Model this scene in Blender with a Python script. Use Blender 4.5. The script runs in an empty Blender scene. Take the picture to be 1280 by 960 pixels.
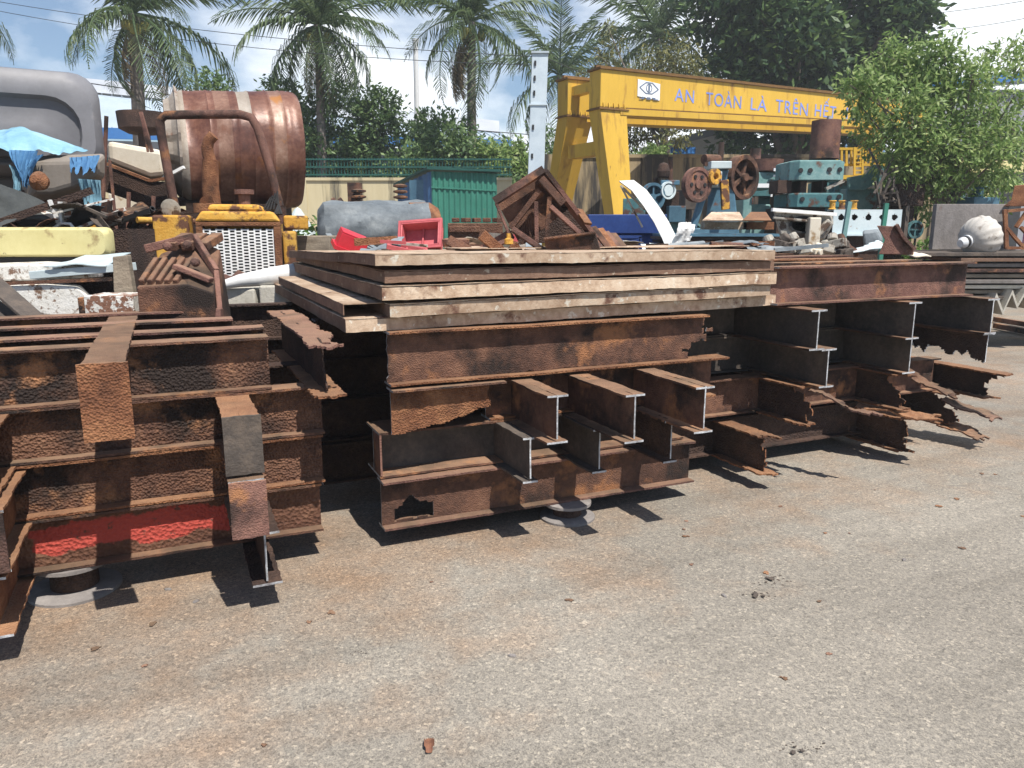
import bpy, math, random
from mathutils import Vector, Matrix, Euler, noise
R = math.radians
sc = bpy.context.scene
col = sc.collection
random.seed(7)

# ------------------------------------------------------------------ camera, sky, sun, exposure
F, HC, PITCH = 961.0, 1.6, math.atan(195/961.0)
cd = bpy.data.cameras.new('camera'); cam = bpy.data.objects.new('camera', cd); col.objects.link(cam)
cam.location = (0, 0, HC); cam.rotation_euler = (R(90)-PITCH, 0, 0)
cd.sensor_width = 36; cd.lens = F/1280*36; cd.clip_start = .05; cd.clip_end = 2000
sc.camera = cam
SUN = Vector((.30, -.457, 1.0)).normalized()
sl = bpy.data.lights.new('sun', 'SUN'); so = bpy.data.objects.new('sun', sl); col.objects.link(so)
sl.energy = 5.0; sl.angle = R(.5); sl.color = (1, .95, .87)
so.rotation_euler = SUN.to_track_quat('Z', 'Y').to_euler(); so.location = (4, -6, 20)
w = bpy.data.worlds.new('World'); sc.world = w; w.use_nodes = True
nt = w.node_tree; nt.nodes.clear()
def N(nt, t, **kw):
    n = nt.nodes.new(t)
    for k, v in kw.items():
        if k[0] == '_': setattr(n, k[1:], v)
        else: n.inputs[k.replace('__', ' ')].default_value = v
    return n
L = lambda nt, a, b: nt.links.new(a, b)
sky = N(nt, 'ShaderNodeTexSky', _sky_type='NISHITA', _sun_disc=False, _sun_elevation=math.asin(SUN.z),
        _sun_rotation=math.atan2(SUN.x, SUN.y), _air_density=1.0, _dust_density=.6, _ozone_density=3.0)
tc = N(nt, 'ShaderNodeTexCoord')
mp = N(nt, 'ShaderNodeMapping'); mp.inputs['Scale'].default_value = (1.3, 1.3, 2.8); mp.inputs['Location'].default_value = (.35, .2, .1)
n1 = N(nt, 'ShaderNodeTexNoise', Scale=2.1, Detail=9, Roughness=.56)
L(nt, tc.outputs['Generated'], mp.inputs[0]); L(nt, mp.outputs[0], n1.inputs['Vector'])
sx = N(nt, 'ShaderNodeSeparateXYZ'); L(nt, tc.outputs['Generated'], sx.inputs[0])
mr = N(nt, 'ShaderNodeMapRange'); mr.inputs[1].default_value = -.45; mr.inputs[2].default_value = .62; mr.inputs[3].default_value = -.10; mr.inputs[4].default_value = .22
L(nt, sx.outputs[0], mr.inputs[0])
ad = N(nt, 'ShaderNodeMath', _operation='ADD'); L(nt, n1.outputs[0], ad.inputs[0]); L(nt, mr.outputs[0], ad.inputs[1])
mz = N(nt, 'ShaderNodeMapRange'); mz.inputs[1].default_value = 0; mz.inputs[2].default_value = .35; mz.inputs[3].default_value = .14; mz.inputs[4].default_value = 0
L(nt, sx.outputs[2], mz.inputs[0])
ad2 = N(nt, 'ShaderNodeMath', _operation='ADD'); L(nt, ad.outputs[0], ad2.inputs[0]); L(nt, mz.outputs[0], ad2.inputs[1])
rp = N(nt, 'ShaderNodeValToRGB'); rp.color_ramp.elements[0].position = .50; rp.color_ramp.elements[1].position = .68
rp.color_ramp.elements[0].color = (.0, .0, .0, 1)
L(nt, ad2.outputs[0], rp.inputs[0])
mx = N(nt, 'ShaderNodeMix', _data_type='RGBA'); mx.inputs[7].default_value = (10.5, 10.9, 11.3, 1)
my = N(nt, 'ShaderNodeMapRange'); my.inputs[1].default_value = -.1; my.inputs[2].default_value = .45; L(nt, sx.outputs[1], my.inputs[0])
mf = N(nt, 'ShaderNodeMath', _operation='MULTIPLY'); L(nt, rp.outputs[0], mf.inputs[0]); L(nt, my.outputs[0], mf.inputs[1])   # clouds kept before us; the unseen sky behind is cleared to weaken fill light
L(nt, mf.outputs[0], mx.inputs[0]); L(nt, sky.outputs[0], mx.inputs[6])
bg = N(nt, 'ShaderNodeBackground', Strength=.09); L(nt, mx.outputs[2], bg.inputs[0])
wo = N(nt, 'ShaderNodeOutputWorld'); L(nt, bg.outputs[0], wo.inputs[0])
sc.view_settings.view_transform = 'Standard'; sc.view_settings.look = 'None'
sc.view_settings.gamma = 1; sc.view_settings.exposure = .5; sc.view_settings.use_curve_mapping = False
sc.cycles.max_bounces = 6; sc.cycles.diffuse_bounces = 2; sc.cycles.transparent_max_bounces = 6

# ------------------------------------------------------------------ placing helpers
ANG = R(24)
CA, SA = math.cos(ANG), math.sin(ANG)
def W(u, v, z=0): return Vector((u*CA - v*SA, u*SA + v*CA, z))      # yard frame: u along the piles, v away
def ray(px, py):
    x = (px-640)/F; y = (480-py)/F
    return Vector((x, math.cos(PITCH)+y*math.sin(PITCH), -math.sin(PITCH)+y*math.cos(PITCH)))
def at(px, py, Y):
    d = ray(px, py); k = Y/d.y
    return Vector((d.x*k, Y, HC + d.z*k))
def zat(px, py, z):
    d = ray(px, py); k = (z-HC)/d.z
    return Vector((d.x*k, d.y*k, z))
def onplane(px, py, P, n):
    d = ray(px, py); o = Vector((0, 0, HC)); k = (P-o).dot(n)/d.dot(n)
    return o + d*k

def empty(name, loc, label, cat, rz=0, group=None):
    o = bpy.data.objects.new(name, None); col.objects.link(o); o.empty_display_size = .1
    o.location = loc; o.rotation_euler = (0, 0, rz); tag(o, label, cat, group)
    return o
def tag(o, label=None, cat=None, group=None, kind=None):
    if label: o['label'] = label
    if cat: o['category'] = cat
    if group: o['group'] = group
    if kind: o['kind'] = kind
    elif cat: o['kind'] = 'thing'
    return o

class MB:
    def __init__(s): s.v = []; s.f = []; s.m = []
    def add(s, vs, fs, m=0):
        b = len(s.v); s.v += [tuple(x) for x in vs]
        for f in fs: s.f.append([b+i for i in f]); s.m.append(m)
    def hexa(s, p, m=0):      # p: 4 bottom, 4 top
        s.add(p, [(3,2,1,0),(4,5,6,7),(0,1,5,4),(1,2,6,5),(2,3,7,6),(3,0,4,7)], m)
    def box(s, c, d, rot=None, m=0):
        x, y, z = d[0]/2, d[1]/2, d[2]/2
        p = [Vector(q) for q in ((-x,-y,-z),(x,-y,-z),(x,y,-z),(-x,y,-z),(-x,-y,z),(x,-y,z),(x,y,z),(-x,y,z))]
        if rot is not None:
            M = Euler(rot).to_matrix() if not isinstance(rot, Matrix) else rot
            p = [M @ q for q in p]
        s.hexa([q + Vector(c) for q in p], m)
    def bb(s, x0, x1, y0, y1, z0, z1, m=0): s.box(((x0+x1)/2, (y0+y1)/2, (z0+z1)/2), (x1-x0, y1-y0, z1-z0), None, m)
    def bar(s, a, b, wd, th, m=0, up=(0,0,1)):
        a, b = Vector(a), Vector(b); d = (b-a); l = d.length; d.normalize()
        up = Vector(up)
        if abs(d.dot(up)) > .98: up = Vector((0, 1, 0))
        sd = d.cross(up).normalized(); uu = sd.cross(d)
        M = Matrix((sd, d, uu)).transposed()
        s.box((a+b)/2, (wd, l, th), M, m)
    def tube(s, pts, r, n=10, m=0, cap=True):
        pts = [Vector(p) for p in pts]; k = len(pts)
        rs = r if isinstance(r, (list, tuple)) else [r]*k
        vs = []; fs = []
        t0 = (pts[1]-pts[0]).normalized()
        ref = Vector((0,0,1)) if abs(t0.z) < .9 else Vector((1,0,0))
        sd = t0.cross(ref).normalized()
        for i, p in enumerate(pts):
            t = (pts[min(i+1,k-1)]-pts[max(i-1,0)]).normalized()
            sd = (sd - t*sd.dot(t)).normalized(); u2 = t.cross(sd)
            for j in range(n):
                a = 2*math.pi*j/n; vs.append(p + (sd*math.cos(a)+u2*math.sin(a))*rs[i])
        for i in range(k-1):
            for j in range(n):
                q = (j+1) % n; fs.append((i*n+j, i*n+q, (i+1)*n+q, (i+1)*n+j))
        if cap: fs.append(tuple(range(n))[::-1]); fs.append(tuple((k-1)*n+j for j in range(n)))
        s.add(vs, fs, m)
    def lathe(s, prof, n=32, M=None, m=0, wob=None):
        M = M or Matrix(); vs = []; fs = []; k = len(prof)
        for i, (r, z) in enumerate(prof):
            for j in range(n):
                a = 2*math.pi*j/n; rr = r + (wob(a, z) if wob else 0)
                vs.append(M @ Vector((rr*math.cos(a), rr*math.sin(a), z)))
        for i in range(k-1):
            for j in range(n):
                q = (j+1) % n; fs.append((i*n+j, i*n+q, (i+1)*n+q, (i+1)*n+j))
        if prof[0][0] > 1e-4: fs.append(tuple(range(n))[::-1])
        if prof[-1][0] > 1e-4: fs.append(tuple((k-1)*n+j for j in range(n)))
        s.add(vs, fs, m)
    def prism(s, poly, a, b, m=0, plane='xz'):   # polygon extruded along the third axis from a to b
        def P(p, t): return (p[0], t, p[1]) if plane == 'xz' else ((p[0], p[1], t) if plane == 'xy' else (t, p[0], p[1]))
        n = len(poly); vs = [P(p, a) for p in poly] + [P(p, b) for p in poly]
        fs = [tuple(range(n)), tuple(range(2*n-1, n-1, -1))] + [(i, n+i, n+(i+1) % n, (i+1) % n) for i in range(n)]
        s.add(vs, fs, m)
    def loft(s, loops, m=0, cap0=True, cap1=True):
        n = len(loops[0]); vs = [p for lp in loops for p in lp]; fs = []
        for i in range(len(loops)-1):
            for j in range(n):
                q = (j+1) % n; fs.append((i*n+j, i*n+q, (i+1)*n+q, (i+1)*n+j))
        if cap0: fs.append(tuple(range(n))[::-1])
        if cap1: fs.append(tuple((len(loops)-1)*n+j for j in range(n)))
        s.add(vs, fs, m)
    def plate(s, o, ex, ey, ez, Lx, Ly, t, nx, ny, keep=None, dz=None, jit=0, seed=0, m=0, mcut=None, cut=('x0','x1')):
        """thin steel plate on a grid of cells; keep(x,y) drops cells (holes, torn ends), dz(x,y) bends it"""
        o, ex, ey, ez = Vector(o), Vector(ex), Vector(ey), Vector(ez)
        rnd = random.Random(seed); hx, hy = Lx/nx, Ly/ny
        K = [[(keep is None or keep((i+.5)*hx, (j+.5)*hy)) for j in range(ny)] for i in range(nx)]
        idx = {}; vs = []; fs = []; ms = []
        def node(i, j):
            if (i, j) in idx: return idx[i, j]
            x, y = i*hx, j*hy
            edge = not (0 < i < nx and 0 < j < ny and all(K[a][b] for a in (i-1, i) for b in (j-1, j)))
            a = jit*(1 if edge else .15)
            x2 = x + rnd.uniform(-a, a)*(1 if 0 < i < nx or jit > .004 else .3); y2 = y + rnd.uniform(-a, a)
            z = dz(x, y) if dz else 0
            p = o + ex*x2 + ey*y2 + ez*z
            idx[i, j] = len(vs); vs.append(p); vs.append(p + ez*t)
            return idx[i, j]
        G = lambda i, j: 0 <= i < nx and 0 <= j < ny and K[i][j]
        for i in range(nx):
            for j in range(ny):
                if not K[i][j]: continue
                a, b, c, d = node(i, j), node(i+1, j), node(i+1, j+1), node(i, j+1)
                fs.append((d, c, b, a)); ms.append(m); fs.append((a+1, b+1, c+1, d+1)); ms.append(m)
                for (p, q, ni, nj, e) in ((a, b, i, j-1, 'y0'), (b, c, i+1, j, 'x1'), (c, d, i, j+1, 'y1'), (d, a, i-1, j, 'x0')):
                    if not G(ni, nj):
                        fs.append((p, q, q+1, p+1)); ms.append(mcut if (mcut is not None and e in cut) else m)
        b0 = len(s.v); s.v += [tuple(x) for x in vs]
        for f, mm in zip(fs, ms): s.f.append([b0+i for i in f]); s.m.append(mm)
    def build(s, name, mats, parent=None, loc=(0,0,0), rz=0, smooth=False, bevel=0, world=False):
        if not isinstance(mats, (list, tuple)): mats = [mats]
        me = bpy.data.meshes.new(name)
        vs = s.v
        if world and parent is not None:      # points given in world space, parent is a root Empty
            Mi = (Matrix.Translation(parent.location) @ parent.rotation_euler.to_matrix().to_4x4()).inverted()
            vs = [tuple(Mi @ Vector(p)) for p in vs]
        elif world:                           # own origin at the base centre
            xs = [p[0] for p in vs]; ys = [p[1] for p in vs]; zs = [p[2] for p in vs]
            loc = Vector(((min(xs)+max(xs))/2, (min(ys)+max(ys))/2, min(zs)))
            vs = [tuple(Vector(p)-loc) for p in vs]
        me.from_pydata(vs, [], s.f)
        for mm in mats: me.materials.append(mm)
        me.polygons.foreach_set('material_index', s.m)
        if smooth: me.polygons.foreach_set('use_smooth', [True]*len(s.f))
        me.update()
        o = bpy.data.objects.new(name, me); col.objects.link(o)
        o.location = loc; o.rotation_euler = (0, 0, rz)
        if parent: o.parent = parent
        if bevel:
            b = o.modifiers.new('b', 'BEVEL'); b.width = bevel; b.segments = 2; b.limit_method = 'ANGLE'; b.angle_limit = R(35)
        if smooth:
            try: me.set_sharp_from_angle(angle=R(40))
            except Exception: pass
        return o

# ------------------------------------------------------------------ materials
def surf(name, ramp, scale=4, rough=.85, metal=0, bump=.25, bscale=60, over=None, over2=None, streak=1, fine=.35, island=0, spec=.3, pit=0, sunlit_dust=0, window=None):
    m = bpy.data.materials.new(name); m.use_nodes = True; nt = m.node_tree; nt.nodes.clear()
    out = N(nt, 'ShaderNodeOutputMaterial'); bs = N(nt, 'ShaderNodeBsdfPrincipled'); L(nt, bs.outputs[0], out.inputs[0])
    tc = N(nt, 'ShaderNodeTexCoord'); oi = N(nt, 'ShaderNodeObjectInfo')
    vm = N(nt, 'ShaderNodeVectorMath', _operation='SCALE'); cb = N(nt, 'ShaderNodeCombineXYZ')
    for i in range(3): L(nt, oi.outputs['Random'], cb.inputs[i])
    L(nt, cb.outputs[0], vm.inputs[0]); vm.inputs['Scale'].default_value = 37
    va = N(nt, 'ShaderNodeVectorMath', _operation='ADD'); L(nt, tc.outputs['Object'], va.inputs[0]); L(nt, vm.outputs[0], va.inputs[1])
    mp = N(nt, 'ShaderNodeMapping'); mp.inputs['Scale'].default_value = (1, 1, streak); L(nt, va.outputs[0], mp.inputs[0])
    def noi(sc_, det=8, ro=.6, src=mp):
        n = N(nt, 'ShaderNodeTexNoise', Scale=sc_, Detail=det, Roughness=ro); L(nt, src.outputs[0], n.inputs['Vector']); return n
    a = noi(scale); b = noi(scale*9, 6, .7)
    mixf = N(nt, 'ShaderNodeMix', _data_type='FLOAT'); mixf.inputs[0].default_value = fine
    L(nt, a.outputs[0], mixf.inputs[2]); L(nt, b.outputs[0], mixf.inputs[3])
    cr = N(nt, 'ShaderNodeValToRGB'); e = cr.color_ramp.elements
    while len(e) < len(ramp): e.new(.5)
    for k, (p, c) in enumerate(ramp): e[k].position = p; e[k].color = (*c, 1)
    L(nt, mixf.outputs[0], cr.inputs[0]); cur = cr.outputs[0]
    for ov in (over, over2):
        if not ov: continue
        c, th, sc_, soft = ov[:4]
        q = noi(sc_, 9, .62); qf = q.outputs[0]
        if window and ov is over:      # paint survives in one field of the part only
            so_ = N(nt, 'ShaderNodeSeparateXYZ'); L(nt, tc.outputs['Object'], so_.inputs[0])
            for ax, lo, hi, ed in window:
                for v_, sg_ in ((lo, 1), (hi, -1)):
                    wm = N(nt, 'ShaderNodeMapRange'); wm.inputs[1].default_value = v_-ed*sg_; wm.inputs[2].default_value = v_+ed*sg_; wm.inputs[3].default_value = -.35; wm.inputs[4].default_value = 0
                    L(nt, so_.outputs[ax], wm.inputs[0]); aw = N(nt, 'ShaderNodeMath', _operation='ADD'); L(nt, qf, aw.inputs[0]); L(nt, wm.outputs[0], aw.inputs[1]); qf = aw.outputs[0]
        rr = N(nt, 'ShaderNodeValToRGB'); rr.color_ramp.elements[0].position = th; rr.color_ramp.elements[1].position = th+soft
        L(nt, qf, rr.inputs[0])
        mm = N(nt, 'ShaderNodeMix', _data_type='RGBA'); mm.inputs[7].default_value = (*c, 1)
        L(nt, rr.outputs[0], mm.inputs[0]); L(nt, cur, mm.inputs[6]); cur = mm.outputs[2]
    if sunlit_dust:      # dust, and the tan of sunlit tops, put into the colour of up-facing faces
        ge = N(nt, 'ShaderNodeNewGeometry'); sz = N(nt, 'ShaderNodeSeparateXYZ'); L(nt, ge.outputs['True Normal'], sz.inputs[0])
        um = N(nt, 'ShaderNodeMapRange'); um.inputs[1].default_value = .75; um.inputs[2].default_value = 1; um.inputs[4].default_value = sunlit_dust; L(nt, sz.outputs[2], um.inputs[0])
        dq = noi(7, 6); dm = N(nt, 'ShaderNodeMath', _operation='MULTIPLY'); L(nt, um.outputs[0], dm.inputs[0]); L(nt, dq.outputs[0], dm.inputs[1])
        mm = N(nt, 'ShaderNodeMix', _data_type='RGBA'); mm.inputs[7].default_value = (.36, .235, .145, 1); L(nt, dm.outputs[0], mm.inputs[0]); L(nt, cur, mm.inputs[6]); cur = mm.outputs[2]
    # a little tone change from piece to piece
    hs = N(nt, 'ShaderNodeHueSaturation'); mr = N(nt, 'ShaderNodeMapRange'); mr.inputs[3].default_value = .82; mr.inputs[4].default_value = 1.15
    L(nt, oi.outputs['Random'], mr.inputs[0]); L(nt, mr.outputs[0], hs.inputs['Value']); L(nt, cur, hs.inputs['Color'])
    L(nt, hs.outputs[0], bs.inputs['Base Color'])
    bs.inputs['Roughness'].default_value = rough; bs.inputs['Metallic'].default_value = metal; bs.inputs['Specular IOR Level'].default_value = spec
    if bump:
        nb = noi(bscale, 5, .65, va); bp = N(nt, 'ShaderNodeBump', Strength=bump, Distance=.02)
        h = nb.outputs[0]
        if pit:
            vo = N(nt, 'ShaderNodeTexVoronoi', Scale=pit); L(nt, va.outputs[0], vo.inputs['Vector'])
            am = N(nt, 'ShaderNodeMath', _operation='ADD'); L(nt, nb.outputs[0], am.inputs[0]); L(nt, vo.outputs['Distance'], am.inputs[1]); h = am.outputs[0]
        L(nt, h, bp.inputs['Height']); L(nt, bp.outputs[0], bs.inputs['Normal'])
    return m
M = {}
M['rust'] = surf('rust', [(.30,(.045,.026,.020)),(.45,(.105,.054,.038)),(.57,(.18,.090,.058)),(.72,(.27,.15,.095))], 3.5, .9, bump=.4, bscale=90, pit=150, sunlit_dust=.75, over=((.030,.021,.018),.47,2.6,.14), over2=((.33,.15,.07),.565,4.2,.10))
M['rust_smooth'] = surf('rust_smooth', [(.30,(.06,.03,.022)),(.45,(.14,.065,.045)),(.6,(.24,.11,.06)),(.74,(.32,.18,.11))], 5, .85, bump=.12, bscale=60)
M['rust_pit'] = surf('rust_pit', [(.28,(.04,.022,.017)),(.44,(.10,.050,.034)),(.56,(.175,.088,.055)),(.74,(.28,.16,.095))], 5, .92, bump=.75, bscale=60, pit=85, sunlit_dust=.7, over=((.030,.021,.018),.46,2.8,.14), over2=((.33,.16,.08),.56,4.5,.10))
M['rust_orange'] = surf('rust_orange', [(.3,(.07,.03,.018)),(.46,(.18,.075,.037)),(.6,(.29,.135,.065)),(.75,(.37,.21,.12))], 5, .9, bump=.5, bscale=70, pit=110, sunlit_dust=.6, over=((.05,.026,.018),.56,3.0,.15))
M['rust_purple'] = surf('rust_purple', [(.3,(.06,.03,.026)),(.46,(.15,.075,.06)),(.6,(.23,.12,.09)),(.75,(.30,.16,.10))], 4, .88, bump=.35, bscale=90, pit=130, sunlit_dust=.7, over=((.040,.026,.022),.48,2.8,.14), over2=((.29,.135,.065),.57,4.5,.10))
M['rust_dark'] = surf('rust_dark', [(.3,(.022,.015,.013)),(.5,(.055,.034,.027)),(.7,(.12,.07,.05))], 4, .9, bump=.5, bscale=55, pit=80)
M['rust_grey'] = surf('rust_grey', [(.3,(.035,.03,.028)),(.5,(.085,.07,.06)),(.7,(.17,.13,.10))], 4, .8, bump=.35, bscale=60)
M['rust_red'] = surf('rust_red', [(.3,(.06,.028,.02)),(.5,(.14,.065,.04)),(.72,(.26,.14,.085))], 5, .85, bump=.5, bscale=45, pit=60, over=((.47,.075,.055),.38,5,.05), over2=((.16,.07,.05),.62,16,.05), window=((0, 1.10, 1.92, .05), (2, .05, .205, .035)))
M['cut'] = surf('cut_steel', [(.34,(.16,.13,.12)),(.48,(.40,.41,.43)),(.66,(.68,.69,.71))], 22, .55, .2, bump=.4, bscale=120)
M['tray'] = surf('tray_steel', [(.30,(.18,.105,.07)),(.43,(.36,.245,.165)),(.55,(.53,.40,.29)),(.68,(.64,.54,.42))], 3.2, .75, bump=.2, bscale=70, over=((.15,.075,.05),.565,7,.10), over2=((.62,.57,.48),.60,22,.07))
M['tray_brown'] = surf('tray_brown', [(.30,(.10,.058,.042)),(.5,(.19,.115,.08)),(.72,(.31,.21,.15))], 3, .85, bump=.3, bscale=70, over=((.42,.35,.27),.63,22,.06))
M['white_flaky'] = surf('white_flaky', [(.3,(.52,.49,.44)),(.5,(.70,.68,.63)),(.7,(.78,.77,.74))], 4, .6, bump=.35, bscale=50, over=((.20,.12,.08),.545,11,.05), over2=((.35,.30,.25),.56,30,.06))
M['white_half'] = surf('white_half', [(.3,(.5,.47,.42)),(.6,(.72,.70,.66))], 6, .7, bump=.5, bscale=50, over=((.20,.10,.065),.505,14,.03))
M['white'] = surf('white_paint', [(.3,(.60,.60,.58)),(.6,(.78,.78,.77))], 4, .5, bump=.08, bscale=30, over=((.45,.40,.34),.62,6,.1))
M['concrete'] = surf('pale_concrete', [(.3,(.40,.37,.31)),(.5,(.54,.51,.44)),(.7,(.64,.61,.55))], 4, .9, bump=.3, bscale=50, over=((.30,.25,.19),.6,5,.15))
M['pyellow'] = surf('pale_yellow', [(.3,(.56,.49,.22)),(.6,(.66,.60,.30))], 3, .45, bump=.06, bscale=30, over=((.34,.25,.12),.57,7,.10), over2=((.12,.08,.05),.66,14,.06))
M['yellow_rust'] = surf('yellow_rust', [(.3,(.42,.21,.035)),(.5,(.58,.31,.05)),(.7,(.62,.40,.10))], 5, .75, bump=.4, bscale=50, over=((.13,.06,.035),.49,6,.06))
M['crane'] = surf('crane_yellow', [(.3,(.53,.32,.040)),(.6,(.63,.395,.055))], 1.2, .5, bump=.05, bscale=20, over=((.30,.15,.035),.56,3.5,.16), over2=((.16,.08,.03),.66,9,.08), streak=.22)
M['crane_dark'] = surf('crane_seam', [(.3,(.10,.055,.02)),(.6,(.22,.12,.04))], 6, .8, bump=.1)
M['teal'] = surf('teal_paint', [(.3,(.08,.19,.19)),(.5,(.16,.29,.285)),(.7,(.30,.42,.40))], 3, .6, bump=.15, bscale=40, over=((.14,.07,.05),.58,4,.08))
M['teal_dark'] = surf('teal_dark', [(.3,(.03,.09,.10)),(.6,(.08,.20,.21))], 3, .6, bump=.15, over=((.10,.05,.035),.55,4,.08))
M['blue_mach'] = surf('blue_machine', [(.3,(.04,.095,.15)),(.6,(.09,.19,.26))], 3, .55, bump=.12, over=((.15,.07,.045),.60,5,.08))
M['blue'] = surf('deep_blue', [(.3,(.012,.03,.13)),(.6,(.025,.06,.21))], 3, .5, bump=.1, over=((.10,.06,.05),.66,6,.06))
M['copper'] = surf('drum_rust', [(.28,(.055,.022,.017)),(.44,(.14,.055,.036)),(.57,(.25,.115,.075)),(.74,(.42,.26,.19))], 2.6, .42, .12, bump=.25, bscale=12, over=((.50,.43,.37),.62,3.2,.16), over2=((.34,.13,.03),.60,2.2,.14), streak=1, spec=.5)
M['copper_pale'] = surf('drum_highlight', [(.28,(.10,.045,.03)),(.44,(.21,.105,.07)),(.57,(.34,.195,.135)),(.74,(.52,.37,.29))], 2.6, .42, .1, bump=.2, bscale=12, over=((.22,.09,.05),.56,3.2,.12), over2=((.42,.18,.05),.62,2.5,.1), spec=.5)
M['drum_grey'] = surf('drum_end', [(.3,(.24,.19,.15)),(.5,(.36,.31,.26)),(.7,(.46,.41,.36))], 3, .6, .1, bump=.5, bscale=12, over=((.20,.10,.06),.58,4,.1))
M['cab'] = surf('grey_plastic', [(.3,(.135,.135,.145)),(.6,(.185,.185,.20))], 2, .5, bump=.05, bscale=20, over=((.33,.31,.30),.64,3,.2))
M['cab_in'] = surf('grey_recess', [(.3,(.12,.12,.13)),(.6,(.165,.165,.18))], 2, .6, bump=.05, bscale=20)
M['black'] = surf('black_rubber', [(.3,(.012,.012,.013)),(.6,(.03,.03,.032))], 6, .7, bump=.15)
M['tarp'] = surf('blue_tarp', [(.3,(.12,.25,.34)),(.5,(.19,.35,.44)),(.7,(.30,.46,.54))], 3, .8, bump=.5, bscale=9, fine=.2, over=((.07,.19,.42),.62,5,.06))
M['tarp_deep'] = surf('deep_tarp', [(.3,(.05,.14,.30)),(.6,(.10,.25,.44))], 3, .8, bump=.4, bscale=10)
M['taupe'] = surf('taupe_plastic', [(.3,(.17,.145,.12)),(.6,(.25,.22,.19))], 3, .6, bump=.1)
M['cloth'] = surf('dark_cloth', [(.3,(.03,.035,.038)),(.6,(.07,.075,.075))], 3, .9, bump=.5, bscale=10)
M['cream'] = surf('cream_panel', [(.3,(.55,.48,.36)),(.6,(.68,.62,.52))], 3, .5, bump=.1, over=((.30,.19,.09),.62,5,.08))
M['galv'] = surf('grey_cover', [(.30,(.07,.085,.10)),(.5,(.17,.195,.215)),(.70,(.36,.385,.39))], 1.8, .65, bump=.8, bscale=5, fine=.3)
M['red'] = surf('red_plastic', [(.3,(.38,.018,.03)),(.6,(.52,.03,.05))], 4, .4, bump=.06)
M['red_fade'] = surf('faded_red', [(.3,(.36,.06,.07)),(.6,(.50,.12,.13))], 4, .55, bump=.1)
M['wood'] = surf('grey_wood', [(.3,(.15,.12,.09)),(.6,(.30,.25,.19))], 6, .9, bump=.4, bscale=50, streak=4)
M['bluewhite'] = surf('pale_blue_steel', [(.3,(.45,.55,.58)),(.6,(.62,.70,.72))], 3, .5, bump=.1, over=((.30,.2,.14),.63,7,.06))
M['pole'] = surf('power_pole_steel', [(.3,(.38,.45,.51)),(.6,(.50,.57,.62))], 3, .6, bump=.1)
M['green_sheet'] = surf('green_sheet', [(.3,(.03,.15,.11)),(.6,(.05,.21,.155))], 3, .5, bump=.05, over=((.14,.18,.12),.64,4,.1))
M['blue_sheet'] = surf('blue_sheet', [(.3,(.05,.13,.28)),(.6,(.09,.20,.38))], 3, .55, bump=.05)
M['wall'] = surf('cream_plaster', [(.3,(.48,.40,.24)),(.6,(.62,.54,.35))], 1.2, .9, bump=.15, bscale=15, over=((.10,.09,.07),.53,1.3,.08), streak=.10)
M['wall_old'] = surf('stained_plaster', [(.3,(.16,.13,.085)),(.5,(.32,.25,.15)),(.7,(.42,.34,.21))], 1.3, .9, bump=.2, bscale=15, over=((.05,.045,.04),.47,1.6,.10), streak=.12)
M['fence'] = surf('green_fence', [(.3,(.010,.055,.048)),(.6,(.018,.085,.07))], 3, .6, bump=0)
M['roof'] = surf('metal_roof', [(.3,(.26,.32,.38)),(.6,(.34,.40,.46))], .5, .5, bump=0)
M['roof_white'] = surf('white_ridge', [(.3,(.28,.30,.33)),(.6,(.36,.38,.41))], .5, .5, bump=0)
M['roof_blue'] = surf('blue_trim', [(.3,(.02,.12,.38)),(.6,(.04,.18,.46))], 1, .5, bump=0)
M['dark_wall'] = surf('dark_wall', [(.3,(.05,.06,.075)),(.6,(.09,.10,.12))], 1, .8, bump=0)
M['white_wall'] = surf('white_wall', [(.3,(.62,.63,.64)),(.6,(.72,.73,.74))], 1, .8, bump=.05)
M['grey_wall'] = surf('grey_sheet_wall', [(.3,(.26,.27,.30)),(.6,(.34,.35,.38))], 1, .6, bump=0)
M['slab'] = surf('grey_slab', [(.3,(.12,.11,.10)),(.5,(.22,.20,.19)),(.7,(.34,.31,.29))], 2.6, .9, bump=.3, bscale=40, over=((.15,.09,.07),.62,3,.1), streak=.6)
M['engine'] = surf('engine_alloy', [(.3,(.20,.185,.155)),(.5,(.38,.35,.30)),(.7,(.54,.51,.45))], 6, .6, .1, bump=.35, bscale=30, over=((.10,.065,.045),.56,8,.06))
M['letter'] = surf('letter_blue', [(.3,(.16,.22,.60)),(.6,(.22,.30,.68))], 5, .6, bump=0, over=((.5,.45,.5),.66,9,.1))
M['sign'] = surf('sign_white', [(.3,(.72,.73,.75)),(.6,(.80,.81,.82))], 3, .5, bump=0)
M['ink'] = surf('sign_ink', [(.3,(.10,.14,.22)),(.6,(.14,.18,.26))], 3, .6, bump=0)
M['bark'] = surf('bark', [(.3,(.10,.085,.07)),(.6,(.22,.19,.16))], 5, .95, bump=.6, bscale=20, streak=.4)
M['palm_bark'] = surf('palm_bark', [(.3,(.13,.11,.095)),(.6,(.25,.215,.19))], 4, .95, bump=.4, bscale=14, streak=5)
M['cable'] = surf('cable', [(.3,(.03,.035,.04)),(.6,(.05,.055,.06))], 3, .7, bump=0)
M['nut'] = surf('coconut', [(.3,(.18,.20,.05)),(.6,(.34,.30,.08))], 3, .6, bump=.1)
M['silver'] = surf('silver_pipe', [(.3,(.62,.64,.66)),(.6,(.76,.77,.78))], 3, .4, .2, bump=.05)
M['plum'] = surf('purple_rail', [(.3,(.2,.06,.22)),(.6,(.3,.1,.32))], 3, .6, bump=0)

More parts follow.
